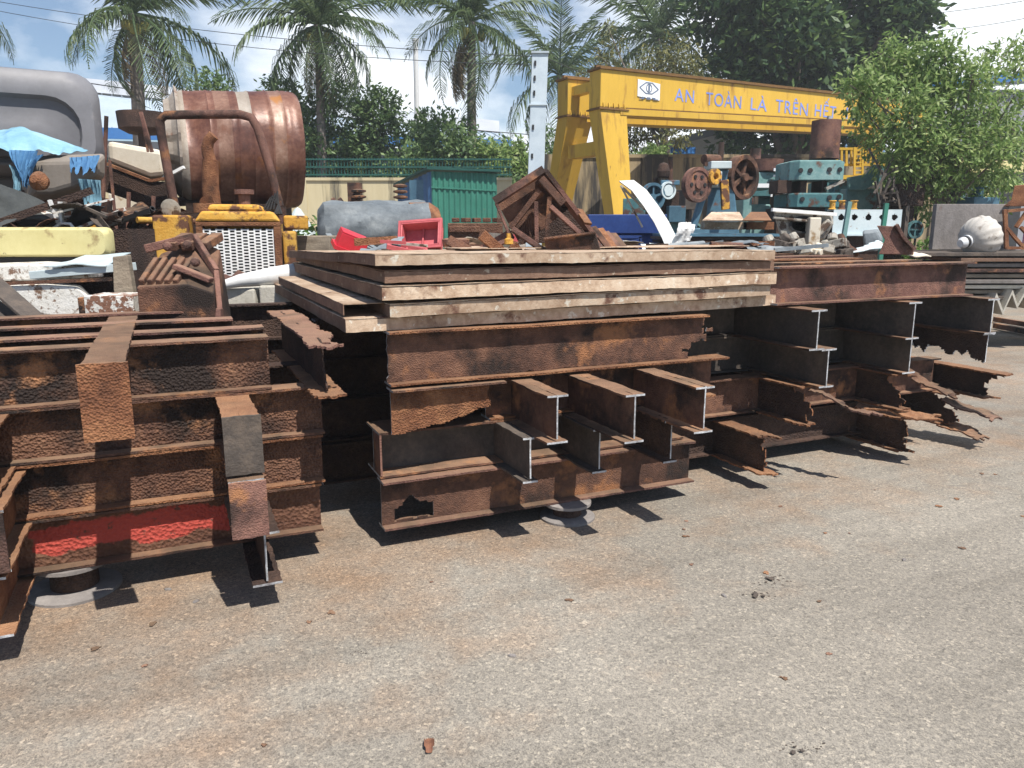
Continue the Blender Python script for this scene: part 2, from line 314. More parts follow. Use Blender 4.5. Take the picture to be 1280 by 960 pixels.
def leafmat(name, c0, c1, c2, trans=.35):
    m = bpy.data.materials.new(name); m.use_nodes = True; nt = m.node_tree; nt.nodes.clear()
    out = N(nt, 'ShaderNodeOutputMaterial')
    ge = N(nt, 'ShaderNodeNewGeometry'); cr = N(nt, 'ShaderNodeValToRGB'); e = cr.color_ramp.elements; e.new(.5)
    for k, c in enumerate((c0, c1, c2)): e[k].position = (0, .55, 1)[k]; e[k].color = (*c, 1)
    L(nt, ge.outputs['Random Per Island'], cr.inputs[0])
    pb = N(nt, 'ShaderNodeBsdfPrincipled', Roughness=.5); pb.inputs['Specular IOR Level'].default_value = .35
    L(nt, cr.outputs[0], pb.inputs['Base Color'])
    tr = N(nt, 'ShaderNodeBsdfTranslucent'); L(nt, cr.outputs[0], tr.inputs[0])
    mx = N(nt, 'ShaderNodeMixShader'); mx.inputs[0].default_value = trans
    L(nt, pb.outputs[0], mx.inputs[1]); L(nt, tr.outputs[0], mx.inputs[2]); L(nt, mx.outputs[0], out.inputs[0])
    return m
M['leaf_dark'] = leafmat('leaf_dark', (.030,.065,.030), (.065,.12,.045), (.15,.23,.07), .3)
M['leaf_hedge'] = leafmat('leaf_hedge', (.07,.13,.05), (.135,.22,.085), (.25,.34,.14), .4)
M['leaf_bright'] = leafmat('leaf_bright', (.12,.20,.055), (.22,.33,.10), (.42,.50,.21), .45)
M['leaf_olive'] = leafmat('leaf_olive', (.09,.10,.035), (.16,.17,.06), (.28,.26,.08), .35)
M['palm'] = leafmat('palm_leaf', (.05,.085,.04), (.095,.15,.065), (.19,.24,.11), .35)
M['weed'] = leafmat('weed_leaf', (.07,.15,.03), (.12,.22,.05), (.18,.28,.08), .4)

def nz(x, y, s, seed): return noise.noise(Vector((x*s, y*s, seed*3.7)))

# ================================================================== the yard behind the piles
def thing1(mb, name, mat, label, cat, group=None, **kw):
    return tag(mb.build(name, mat, None, world=True, **kw), label, cat, group)
def rrect(x0, x1, z0, z1, r, y, n=5):
    r = min(r, (x1-x0)/2-.001, (z1-z0)/2-.001); out = []
    for cx, cz, a0 in ((x1-r, z1-r, 0), (x0+r, z1-r, 90), (x0+r, z0+r, 180), (x1-r, z0+r, 270)):
        for k in range(n+1):
            a = R(a0+90*k/n); out.append((cx+r*math.cos(a), y, cz+r*math.sin(a)))
    return out
def cloth(pts_top, pts_bot, n, mrows, wav, sd, rag=0, fold=0):
    """cloth between two polylines of world points, rippled"""
    o = MB()
    def lerp(P, t):
        k = t*(len(P)-1); i = min(int(k), len(P)-2); return Vector(P[i]).lerp(Vector(P[i+1]), k-i)
    idx = lambda i, j: i*(mrows+1)+j
    vs = []
    for i in range(n+1):
        a, b = lerp(pts_top, i/n), lerp(pts_bot, i/n)
        b = b + Vector((0, 0, rag*(nz(i/n, 1, 6, sd)+.6*nz(i/n, 2, 17, sd))))
        for j in range(mrows+1):
            p = a.lerp(b, j/mrows) + Vector((0, fold*math.sin(i/n*38+2*nz(i/n, j/mrows, 3, sd)), 0)); q = noise.noise_vector(Vector((p.x*3, p.z*4, sd)))*wav + noise.noise_vector(Vector((p.x*9, p.z*6, sd+3)))*wav*.35
            e = 0 if 0 < j < mrows else .4
            vs.append(p + Vector((q.x*.4, q.y, q.z*.5*(1-e))))
    fs = [(idx(i, j), idx(i+1, j), idx(i+1, j+1), idx(i, j+1)) for i in range(n) for j in range(mrows)]
    o.add(vs, fs); return o


# ------------------------------------------------------------------ ground
def ground_mat():
    m = bpy.data.materials.new('asphalt'); m.use_nodes = True; nt = m.node_tree; nt.nodes.clear()
    out = N(nt, 'ShaderNodeOutputMaterial'); bs = N(nt, 'ShaderNodeBsdfPrincipled', Roughness=.88); L(nt, bs.outputs[0], out.inputs[0])
    bs.inputs['Specular IOR Level'].default_value = .25
    tc = N(nt, 'ShaderNodeTexCoord')
    def noi(s, d=6, r=.6): n = N(nt, 'ShaderNodeTexNoise', Scale=s, Detail=d, Roughness=r); L(nt, tc.outputs['Object'], n.inputs['Vector']); return n
    def ramp(src, els):
        c = N(nt, 'ShaderNodeValToRGB'); e = c.color_ramp.elements
        while len(e) < len(els): e.new(.5)
        for k, (p, q) in enumerate(els): e[k].position = p; e[k].color = (*q, 1) if len(q) == 3 else q
        L(nt, src, c.inputs[0]); return c.outputs[0]
    def mix(f, a, b, blend='MIX', fac=None):
        x = N(nt, 'ShaderNodeMix', _data_type='RGBA', _blend_type=blend)
        if fac is not None: x.inputs[0].default_value = fac
        else: L(nt, f, x.inputs[0])
        for s, i in ((a, 6), (b, 7)):
            if isinstance(s, tuple): x.inputs[i].default_value = (*s, 1)
            else: L(nt, s, x.inputs[i])
        return x.outputs[2]
    big = ramp(noi(.55, 5).outputs[0], [(.3, (.205,.186,.160)), (.5, (.255,.233,.201)), (.7, (.30,.276,.24))])
    vo = N(nt, 'ShaderNodeTexVoronoi', Scale=95); L(nt, tc.outputs['Object'], vo.inputs['Vector'])
    sep = N(nt, 'ShaderNodeSeparateColor'); L(nt, vo.outputs['Color'], sep.inputs[0])
    st = ramp(sep.outputs[0], [(0, (.68,.68,.69)), (.25, (.90,.90,.90)), (.8, (1.04,1.035,1.03)), (.94, (1.22,1.2,1.16)), (1, (1.48,1.45,1.40))])
    c = mix(None, big, st, 'MULTIPLY', 1.0)
    vo2 = N(nt, 'ShaderNodeTexVoronoi', Scale=260); L(nt, tc.outputs['Object'], vo2.inputs['Vector'])
    sep2 = N(nt, 'ShaderNodeSeparateColor'); L(nt, vo2.outputs['Color'], sep2.inputs[0])
    st2 = ramp(sep2.outputs[1], [(0, (.55,.55,.55)), (.5, (1,1,1)), (1, (1.3,1.28,1.22))])
    c = mix(None, c, st2, 'MULTIPLY', .8)
    # rust dust lying round the piles (strongest close to them) and brown dirt blotches
    sx = N(nt, 'ShaderNodeSeparateXYZ'); rot = N(nt, 'ShaderNodeVectorRotate', _rotation_type='Z_AXIS', Angle=-ANG)
    L(nt, tc.outputs['Object'], rot.inputs[0]); L(nt, rot.outputs[0], sx.inputs[0])
    near = N(nt, 'ShaderNodeMapRange'); near.inputs[1].default_value = 1.6; near.inputs[2].default_value = 3.6; near.inputs[3].default_value = 0; near.inputs[4].default_value = .30
    L(nt, sx.outputs[1], near.inputs[0])
    leftm = N(nt, 'ShaderNodeMapRange'); leftm.inputs[1].default_value = 3.2; leftm.inputs[2].default_value = .4; leftm.inputs[3].default_value = -.10; leftm.inputs[4].default_value = .04
    L(nt, sx.outputs[0], leftm.inputs[0])
    q = noi(1.7, 8, .65)
    s1 = N(nt, 'ShaderNodeMath', _operation='ADD'); L(nt, q.outputs[0], s1.inputs[0]); L(nt, near.outputs[0], s1.inputs[1])
    s2 = N(nt, 'ShaderNodeMath', _operation='ADD'); L(nt, s1.outputs[0], s2.inputs[0]); L(nt, leftm.outputs[0], s2.inputs[1])
    rf = ramp(s2.outputs[0], [(.60, (0,0,0)), (.90, (.72,.72,.72))])
    c = mix(rf, c, mix(None, c, (1.05,.74,.54), 'MULTIPLY', 1.0))
    tm = N(nt, 'ShaderNodeMapping'); tm.inputs['Scale'].default_value = (.18, 1.9, 1); L(nt, rot.outputs[0], tm.inputs[0])
    tn = N(nt, 'ShaderNodeTexNoise', Scale=1.6, Detail=5, Roughness=.6); L(nt, tm.outputs[0], tn.inputs['Vector'])      # worn wheel tracks along the piles
    c = mix(None, c, ramp(tn.outputs[0], [(.36, (.86,.855,.85)), (.52, (1,1,1)), (.68, (1.08,1.075,1.07))]), 'MULTIPLY', 1.0)
    q2 = noi(3.1, 8, .7); rf2 = ramp(q2.outputs[0], [(.66, (0,0,0)), (.75, (.5,.5,.5))])
    c = mix(rf2, c, mix(None, c, (.62,.53,.46), 'MULTIPLY', 1.0))
    q3 = noi(14, 4, .6); rf3 = ramp(q3.outputs[0], [(.74, (0,0,0)), (.77, (.75,.75,.75))])
    c = mix(rf3, c, (.07,.05,.04))
    L(nt, c, bs.inputs['Base Color'])
    bp = N(nt, 'ShaderNodeBump', Strength=.35, Distance=.004); L(nt, sep.outputs[0], bp.inputs['Height']); 
    bp2 = N(nt, 'ShaderNodeBump', Strength=.3, Distance=.004); L(nt, vo2.outputs['Distance'], bp2.inputs['Height']); L(nt, bp.outputs[0], bp2.inputs['Normal'])
    L(nt, bp2.outputs[0], bs.inputs['Normal'])
    return m
g = MB(); g.add([(-400,-200,0),(400,-200,0),(400,800,0),(-400,800,0)], [(0,1,2,3)])
tag(g.build('ground', ground_mat()), kind='structure')


# ------------------------------------------------------------------ walls, buildings, gantry crane, poles
Yw1 = 22.0
o = MB(); zt0 = at(0, 222, Yw1).z; o.bb(-22, at(640, 0, Yw1).x, Yw1, Yw1+.2, 0, zt0-.08); o.bb(-22, at(640, 0, Yw1).x, Yw1-.04, Yw1+.24, zt0-.079, zt0)
for x in range(-22, 0, 4): o.bb(x, x+.3, Yw1-.05, Yw1-.001, 0, zt0-.08)
thing1(o, 'yard_wall', M['wall'], 'cream plastered yard wall with dark drip stains, under the green fence', 'wall')
root = empty('green_fence', (-10, Yw1+.1, zt0), 'green steel bar fence on top of the cream wall', 'fence')
o = MB(); zf = at(0, 197, Yw1).z; x = -22.0; xe = at(640, 0, Yw1).x
while x < xe: o.bb(x, x+.022, Yw1+.09, Yw1+.11, zt0, zf); x += .085
o.build('bars', M['fence'], root, world=True)
o = MB()
for z in (zt0+.06, (zt0+zf)/2, zf-.06): o.bb(-22, xe, Yw1+.06, Yw1+.088, z, z+.04)
o.build('rails', M['fence'], root, world=True)
Yw2 = 24.5; zt2 = at(0, 193, Yw2).z
o = MB(); o.bb(at(668, 0, Yw2).x, 14, Yw2, Yw2+.22, 0, zt2-.1); o.bb(at(668, 0, Yw2).x, 14, Yw2-.05, Yw2+.27, zt2-.099, zt2)
for x in range(1, 14, 3): o.bb(x, x+.3, Yw2-.06, Yw2-.001, 0, zt2-.1)
thing1(o, 'stained_wall', M['wall_old'], 'tall stained old yard wall behind the yellow gantry crane', 'wall')
# far buildings
Yb1 = 52; root = empty('long_hall', at(250, 285, Yb1).xy.to_3d(), 'long hall with pale blue metal roof and white ridge behind the palms', 'hall')
def P3(pts, Y): return [at(x, y, Y) for x, y in pts]
o = MB(); a = [at(-200, 66, Yb1+8), at(624, 151, Yb1+20)]; b = [at(-200, 84, Yb1+6), at(624, 165, Yb1+18)]; 
o.hexa([b[0], b[1], b[1]+Vector((0,1,0)), b[0]+Vector((0,1,0)), a[0], a[1], a[1]+Vector((0,1,0)), a[0]+Vector((0,1,0))]); o.build('ridge', M['roof_white'], root, world=True)
o = MB(); c = [at(-200, 150, Yb1), at(640, 175, Yb1+10)]; b2 = [p+Vector((0, .2, -.05)) for p in b]
o.hexa([c[0], c[1], c[1]+Vector((0,.3,.0)), c[0]+Vector((0,.3,0)), b2[0], b2[1], b2[1]+Vector((0,.3,0)), b2[0]+Vector((0,.3,0))])
for k in range(70):
    t = k/69; p = c[0].lerp(c[1], t); q = b2[0].lerp(b2[1], t); o.bar(p+Vector((0,-.03,.03)), q+Vector((0,-.03,.03)), .07, .05)
o.build('roof', M['roof'], root, world=True)
o = MB(); o.hexa([c[0]+Vector((0,-.4,-.75)), c[1]+Vector((0,-.4,-.75)), c[1]+Vector((0,-.25,-.75)), c[0]+Vector((0,-.25,-.75)), c[0]+Vector((0,-.4,-.02)), c[1]+Vector((0,-.4,-.02)), c[1]+Vector((0,-.25,-.02)), c[0]+Vector((0,-.25,-.02))]); o.build('fascia', M['roof_blue'], root, world=True)
o = MB(); o.hexa([Vector((p.x, p.y+.4, 0)) for p in c] + [Vector((p.x, p.y+.8, 0)) for p in c[::-1]] + [p+Vector((0,.4,-.8)) for p in c] + [p+Vector((0,.8,-.8)) for p in c[::-1]]); o.build('wall', M['dark_wall'], root, world=True)
Yb2 = 34; root = empty('white_house', at(870, 230, Yb2).xy.to_3d(), 'small white house with a sloping pale roof edge seen under the gantry girder', 'house')
o = MB(); o.prism([(at(838, 0, Yb2).x, 0), (at(925, 0, Yb2).x, 0), (at(925, 0, Yb2).x, at(0, 158, Yb2).z), (at(838, 0, Yb2).x, at(0, 180, Yb2).z)], Yb2, Yb2+4); o.build('wall', M['white_wall'], root, world=True)
o = MB(); o.bar(at(800, 190, Yb2-.3), at(905, 161, Yb2-.3), .3, .28, up=(0,0,1)); o.build('roof_edge', M['roof_white'], root, world=True)
o = MB(); o.prism([(at(825, 0, Yb2).x, 0), (at(837.5, 0, Yb2).x, 0), (at(837.5, 0, Yb2).x, at(0, 182, Yb2).z), (at(825, 0, Yb2).x, at(0, 186, Yb2).z)], Yb2+.4, Yb2+3); o.build('side_wall', M['dark_wall'], root, world=True)
Yb3 = 28; o = MB(); o.bb(at(846, 0, Yb3).x, at(878, 0, Yb3).x, Yb3, Yb3+1, at(0, 192, Yb3).z, at(0, 184, Yb3).z); o.bb(at(864, 0, Yb3).x, at(872, 0, Yb3).x, Yb3+.2, Yb3+.8, 0, at(0, 192, Yb3).z); thing1(o, 'blue_canopy', M['roof_blue'], 'small blue canopy on a post before the white house', 'canopy')
Yb4 = 42; root = empty('grey_hall', at(1250, 285, Yb4).xy.to_3d(), 'grey corrugated hall with a blue roof edge at the far right', 'hall')
o = MB(); xa, xb = at(1150, 0, Yb4).x, at(1420, 0, Yb4).x; zb = at(0, 112, Yb4).z; k = 0; x = xa
while x < xb: o.bb(x, x+.3, Yb4-(.08 if k % 2 else 0), Yb4+.2, 0, zb-.01*(k % 2)); x += .3; k += 1
o.build('wall', M['grey_wall'], root, world=True)
o = MB(); o.hexa([(xa, Yb4-.5, zb+.0), (xb, Yb4-.5, zb+.7), (xb, Yb4+6, zb+1.4), (xa, Yb4+6, zb+.7), (xa, Yb4-.5, zb+.35), (xb, Yb4-.5, zb+1.15), (xb, Yb4+6, zb+1.6), (xa, Yb4+6, zb+.9)]); o.build('roof', M['roof_blue'], root, world=True)
o = MB(); o.bb(at(1225, 0, Yb4).x, at(1300, 0, Yb4).x, Yb4-.6, Yb4-.09, 0, at(0, 168, Yb4).z); o.build('doorway', M['black'], root, world=True)
Yb5 = 36; o = MB(); x = at(1072, 0, Yb5).x; k = 0
while x < at(1120, 0, Yb5).x: o.bb(x, x+.2, Yb5-(.05 if k % 2 else 0), Yb5+.2, 0, at(0, 146, Yb5).z-.01*(k % 2)); x += .2; k += 1
thing1(o, 'blue_screen', M['roof'] if False else surf('sky_blue_sheet', [(.3,(.16,.32,.55)),(.6,(.24,.42,.64))], 1, .6, bump=0), 'sky blue corrugated screen behind the yellow railing', 'screen')
# poles
Yo1 = 20.5; root = empty('power_pole', at(672, 300, Yo1).xy.to_3d(), 'pale blue grey steel power pole with bolt holes, left of the gantry crane', 'power pole')
b0, t0 = at(666, 330, Yo1), at(675, 68, Yo1); b0 = b0 + (b0-t0)*(b0.z/(t0.z-b0.z)); hw = .22
o = MB()
def polq(p, w, d): return [p+Vector((-w, -d, 0)), p+Vector((w, -d, 0)), p+Vector((w, d, 0)), p+Vector((-w, d, 0))]
o.loft([polq(b0, .21, .14), polq(b0.lerp(t0, .5), .205, .13), polq(t0, .20, .12)]); o.build('shaft', M['pole'], root, world=True, bevel=.01)
o = MB(); o.loft([polq(t0+Vector((0,0,.002)), .22, .16), polq(t0+Vector((0,0,.05)), .22, .16)]); o.build('cap', M['pole'], root, world=True); o = MB(); q = b0.lerp(t0, .79); o.loft([polq(q, .225, .15), polq(q+Vector((0,0,.04)), .225, .15)]); o.build('collar', M['pole'], root, world=True)
o = MB()
for t in (.58, .70, .84, .90, .96): q = b0.lerp(t0, t); o.bb(q.x-.14, q.x-.09, q.y-.15, q.y-.135, q.z-.06, q.z+.06)
o.build('bolt_slots', M['black'], root, world=True)
Yo2 = 30; o = MB(); p = at(522, 168, Yo2); o.tube([(p.x, Yo2, 0), (p.x, Yo2, at(0, 58, Yo2).z)], [.12, .09], 10); root = empty('lamp_post', (p.x, Yo2, 0), 'slim white lamp post behind the hedge between two palms', 'lamp post'); o.build('post', M['white_wall'], root, world=True)
zt_ = at(0, 58, Yo2).z; o = MB(); o.tube([(p.x, Yo2, zt_+.001), (p.x, Yo2, zt_+.25)], [.09, .13], 10); o.build('lamp_head', M['white_wall'], root, world=True)
def wire(label, a, b, sag, r=.009):
    o = MB(); pts = [a.lerp(b, k/24)-Vector((0, 0, sag*4*(k/24)*(1-k/24))) for k in range(25)]; o.tube(pts, r, 6); thing1(o, 'cable', M['cable'], label, 'cable', 'overhead cables')
tp = t0
wire('upper thin cable running from the power pole to the left edge', tp+Vector((-.2,0,-.05)), at(-60, -8, 26), .25)
wire('lower thin cable running from the power pole to the left edge', tp+Vector((-.2,0,-.25)), at(-60, 2, 26), .35)
wire('low thick cable crossing in front of the long hall roof', at(-40, 80, 24), at(660, 168, 30), .2, .016)
wire('second low cable in front of the long hall roof, above the blue trim', at(-40, 95, 24.5), at(420, 140, 30), .2, .013)
wire('single cable crossing the bright sky over the right side', at(1100, 22, 30), at(1330, -8, 26), .1)
wire('lower cable crossing the bright sky over the right side', at(1100, 40, 30), at(1330, 12, 26), .2)
wire('cable from the power pole to the right behind the gantry', tp+Vector((.2,0,-.1)), at(900, 130, 34), .3)

# gantry crane
GL, GR = at(747, 285, 20.0), at(1150, 285, 26.2); GL.z = GR.z = 0
gd = (GR-GL).normalized(); gb = Vector((-gd.y, gd.x, 0)); Lg_ = (GR-GL).length
zTL, zBL = at(747, 86, 20).z, at(747, 133, 20).z
tpt = onplane(1071, 121, GL, gb); bpt = onplane(1071, 151, GL, gb); sR = (tpt-GL).dot(gd)
def ztop(s): return zTL + (tpt.z-zTL)*s/sR
def zbot(s): return zBL + (bpt.z-zBL)*s/sR
def GP(s, q, z): return GL + gd*s + gb*q + Vector((0, 0, z))
root = empty('gantry_crane', GL+gd*Lg_/2, 'yellow double girder gantry crane lettered with a blue slogan', 'gantry crane')
def gird(q0, q1, name):
    o = MB(); o.hexa([GP(0,q0,zbot(0)), GP(Lg_,q0,zbot(Lg_)), GP(Lg_,q1,zbot(Lg_)), GP(0,q1,zbot(0)), GP(0,q0,ztop(0)), GP(Lg_,q0,ztop(Lg_)), GP(Lg_,q1,ztop(Lg_)), GP(0,q1,ztop(0))])
    gi = o.build(name, M['crane'], root, world=True, bevel=.01)
    o = MB(); e = .18
    o.hexa([GP(.6,q0-.03,zbot(.6)-e), GP(Lg_,q0-.03,zbot(Lg_)-e), GP(Lg_,q1+.03,zbot(Lg_)-e), GP(.6,q1+.03,zbot(.6)-e), GP(.6,q0-.03,zbot(.6)-.03), GP(Lg_,q0-.03,zbot(Lg_)-.03), GP(Lg_,q1+.03,zbot(Lg_)-.03), GP(.6,q1+.03,zbot(.6)-.03)])
    o.build('lower_flange', M['crane'], root, world=True)
    o = MB(); o.hexa([GP(.0,q0-.015,zbot(0)-.029), GP(Lg_,q0-.015,zbot(Lg_)-.029), GP(Lg_,q1,zbot(Lg_)-.029), GP(.0,q1,zbot(0)-.029), GP(0,q0-.015,zbot(0)-.001), GP(Lg_,q0-.015,zbot(Lg_)-.001), GP(Lg_,q1,zbot(Lg_)-.001), GP(0,q1,zbot(0)-.001)]); o.build('seam_plate', M['crane_dark'], root, world=True)
    o = MB(); o.hexa([GP(-.05,q0-.05,ztop(0)+.002), GP(Lg_,q0-.05,ztop(Lg_)+.002), GP(Lg_,q1+.05,ztop(Lg_)+.002), GP(-.05,q1+.05,ztop(0)+.002), GP(-.05,q0-.05,ztop(0)+.05), GP(Lg_,q0-.05,ztop(Lg_)+.05), GP(Lg_,q1+.05,ztop(Lg_)+.05), GP(-.05,q1+.05,ztop(0)+.05)]); o.bar(GP(0,(q0+q1)/2,ztop(0)+.09), GP(Lg_,(q0+q1)/2,ztop(Lg_)+.09), .08, .08); o.build('rail', M['crane_dark'], root, world=True)
    return gi
Q1, Q2 = 1.5, 2.0
g1 = gird(0, .5, 'girder'); g2 = gird(Q1, Q2, 'girder')
def leg(s0, q_top, q_bot, zt_, w0, w1, sb=0):
    o = MB(); d = .5
    o.loft([[GP(s0+sb+(w0-w1)*.35, q_bot, 0), GP(s0+sb+(w0-w1)*.35+w1, q_bot, 0), GP(s0+sb+(w0-w1)*.35+w1, q_bot+.35, 0), GP(s0+sb+(w0-w1)*.35, q_bot+.35, 0)],
            [GP(s0, q_top, zt_), GP(s0+w0, q_top, zt_), GP(s0+w0, q_top+d, zt_), GP(s0, q_top+d, zt_)]]); lg = o.build('leg', M['crane'], root, world=True)
    o = MB(); o.loft([[GP(s0-.05, q_top-.05, z), GP(s0+w0+.05, q_top-.05, z), GP(s0+w0+.05, q_top+d+.05, z), GP(s0-.05, q_top+d+.05, z)] for z in (zt_+.002, zt_+.035)]); 
    for k in range(5):
        o.prism([(0,0), (.03,0), (.03,.02), (0,.02)], 0, .01)
    o.build('bolted_flange', M['crane_dark'], root, world=True)
    o = MB()
    for k in range(5): o.bar(GP(s0+.08+k*(w0-.16)/4, q_top-.04, zt_+.04), GP(s0+.08+k*(w0-.16)/4, q_top-.01, zt_+.16), .02, .03)
    o.build('stiffeners', M['crane'], root, world=True)
wl_ = .80
leg(.0, 0, -.6, zbot(0)-.06, wl_, .42, .30); leg(.0, Q1, 3.1, zbot(0)-.06, wl_, .42, .0)
leg(Lg_-wl_, 0, -.6, zbot(Lg_)-.22, wl_, .42); leg(Lg_-wl_, Q1, 3.1, zbot(Lg_)-.22, wl_, .42)
o = MB(); o.bar(GP(.25, .5, ztop(0)-.30), GP(.25, Q1, ztop(0)-.30), .26, .22); o.build('upper_tie', M['crane'], root, world=True)
o = MB(); o.bar(GP(.30, .40, zbot(0)-.95), GP(.30, Q1+.2, zbot(0)-.95), .30, .34); o.build('lower_tie', M['crane'], root, world=True)
for s in (.35, Lg_-.5):
    o = MB(); o.bar(GP(s, -1.2, .35), GP(s, 4.0, .35), .4, .4); 
    o.build('end_carriage', M['blue'], root, world=True, bevel=.02)
# sign board and slogan on the near girder
def onG(px, py): 
    p = onplane(px, py, GL, gb); return (p-GL).dot(gd), p.z
s0, z0_ = onG(797, 99); s1, z1_ = onG(824, 126)
o = MB(); o.hexa([GP(s0,-.02,z1_+.06), GP(s1,-.02,z1_), GP(s1,-.002,z1_), GP(s0,-.002,z1_+.06), GP(s0,-.02,z0_), GP(s1,-.02,z0_-.06), GP(s1,-.002,z0_-.06), GP(s0,-.002,z0_)]); sg = o.build('sign_board', M['sign'], root, world=True)
o = MB(); cx_, cz_ = (s0+s1)/2, z0_-.19; ww, hh = (s1-s0)*.42, .13
dm = [(cx_-ww, cz_), (cx_-.1, cz_+hh), (cx_+.1, cz_+hh), (cx_+ww, cz_-.01), (cx_+.1, cz_-hh), (cx_-.1, cz_-hh)]
for i in range(6): a, b = dm[i], dm[(i+1) % 6]; o.bar(GP(a[0],-.024,a[1]), GP(b[0],-.024,b[1]), .006, .022, up=(0,0,1))
for i in range(10): a = 2*math.pi*i/10; b = 2*math.pi*(i+1)/10; o.bar(GP(cx_+.09*math.cos(a),-.024,cz_+.10*math.sin(a)), GP(cx_+.09*math.cos(b),-.024,cz_+.10*math.sin(b)), .006, .018, up=(0,0,1))
o.bar(GP(cx_, -.026, cz_-.07), GP(cx_, -.026, cz_+.07), .006, .05, up=tuple(gd)); 
for k, (l, zz) in enumerate(((.22, .20), (.30, .25))):
    for j in range(3): o.bar(GP(cx_-l+.22*j*l/.3, -.024, z0_-.03-zz*.6-.26*1.05), GP(cx_-l+.22*j*l/.3+.15*l/.3, -.024, z0_-.03-zz*.6-.26*1.05), .005, .025)
eb = o.build('emblem', M['ink'], root, world=True)
def word(txt, pxa, pya, pxb, pyb, ytop):
    sa, za = onG(pxa, pya); sb, zb = onG(pxb, pyb); _, zt1 = onG(pxa, ytop)
    cu = bpy.data.curves.new('lettering', 'FONT'); cu.body = txt; cu.size = 1; cu.extrude = .001; cu.space_character = 1.12
    t = bpy.data.objects.new('lettering', cu); col.objects.link(t); bpy.context.view_layer.update()
    me = bpy.data.meshes.new_from_object(t.evaluated_get(bpy.context.evaluated_depsgraph_get())); bpy.data.objects.remove(t)
    xs = [v.co.x for v in me.vertices]; x0, x1 = min(xs), max(xs); cap = .73
    o = MB(); o.v = []
    for v in me.vertices:
        k = (v.co.x-x0)/(x1-x0); s = sa+(sb-sa)*k; z = za+(zb-za)*k + v.co.y/cap*(zt1-za)
        o.v.append(tuple(GP(s, -.006+v.co.z*1.5, z)))
    o.f = [list(p.vertices) for p in me.polygons]; o.m = [0]*len(o.f); bpy.data.meshes.remove(me)
    o.build('lettering', M['letter'], root, world=True)
word('AN', 843, 126, 867, 129, 109); word('TOÀN', 882, 131, 926, 136, 114); word('LÀ', 938, 137, 958, 139.5, 121); word('TRÊN', 969, 140, 1009, 145, 123); word('HẾT', 1018, 145, 1044, 148, 129); word('IE', 1057, 148.5, 1071, 150, 133)

# ------------------------------------------------------------------ trees
def leaf(o, p, d, up, ln, wd):
    d = d.normalized(); s = d.cross(up); 
    if s.length < 1e-3: s = Vector((1,0,0))
    s.normalize(); a = p+d*ln*.5
    o.add([p, a+s*wd*.5, p+d*ln, a-s*wd*.5], [(0,1,2,3)])
def rvec(r): 
    z = r.uniform(-1, 1); a = r.uniform(0, 2*math.pi); q = math.sqrt(1-z*z); return Vector((q*math.cos(a), q*math.sin(a), z))
def crown_leaves(blobs, n, ln, wd, sd, droop=.25, clump=14, hollow=.45):
    """many leaf-sized faces gathered in twig clumps through the volume of each lobe"""
    r = random.Random(sd); o = MB(); tot = sum(b[1]**2 for b in blobs); tips = []
    for c, rad, *sc_ in blobs:
        q = sc_[0] if sc_ else 1
        for _ in range(max(1, int(n/clump*rad*rad/tot))):
            v = rvec(r); k = hollow+(1.12-hollow)*r.random()**.6*(1 if r.random() < .93 else 1.22)
            if v.z < -.3 and r.random() < .5: continue
            p = Vector(c) + Vector((v.x*rad*k, v.y*rad*k, v.z*rad*k*q)); tips.append((p, v))
            for _ in range(clump):
                d = (v*.7 + rvec(r)*.9 + Vector((0,0,-droop))); pp = p + rvec(r)*ln*1.5*r.random(); leaf(o, pp, d, (rvec(r)+Vector((0,0,1.2))).normalized(), ln*r.uniform(.6, 1.25), wd*r.uniform(.7, 1.2))
    return o, tips
def tree(name, label, cat, base, trunk, blobs, n, ln, wd, mat, sd, group=None, droop=.25, hollow=.45, trunk_r=.15, branches=18, clump=14):
    root = empty(name, base, label, cat, 0, group); r = random.Random(sd)
    o = MB(); k = len(trunk); o.tube(trunk, [trunk_r*(1-.55*i/(k-1)) for i in range(k)], 10)
    top = Vector(trunk[-1])
    ob, tips = crown_leaves(blobs, n, ln, wd, sd, droop, clump, hollow)
    for c, rad, *_ in blobs:
        m0 = Vector(trunk[-1 if k < 3 else r.choice((-1, -2))]); mid = m0.lerp(Vector(c), .5)+Vector((0,0,.08*rad)); o.tube([m0, mid, Vector(c)], [trunk_r*.4, trunk_r*.25, trunk_r*.1], 6)
    for p, v in r.sample(tips, min(branches, len(tips))):
        c = min(blobs, key=lambda b: (Vector(b[0])-p).length)[0]; o.tube([Vector(c), Vector(c).lerp(p, .5)+rvec(r)*.1, p], [trunk_r*.14, trunk_r*.09, trunk_r*.03], 5)
    o.build('trunk', M['bark'], root, world=True, smooth=True); ob.build('crown', M[mat], root, world=True)
    return root
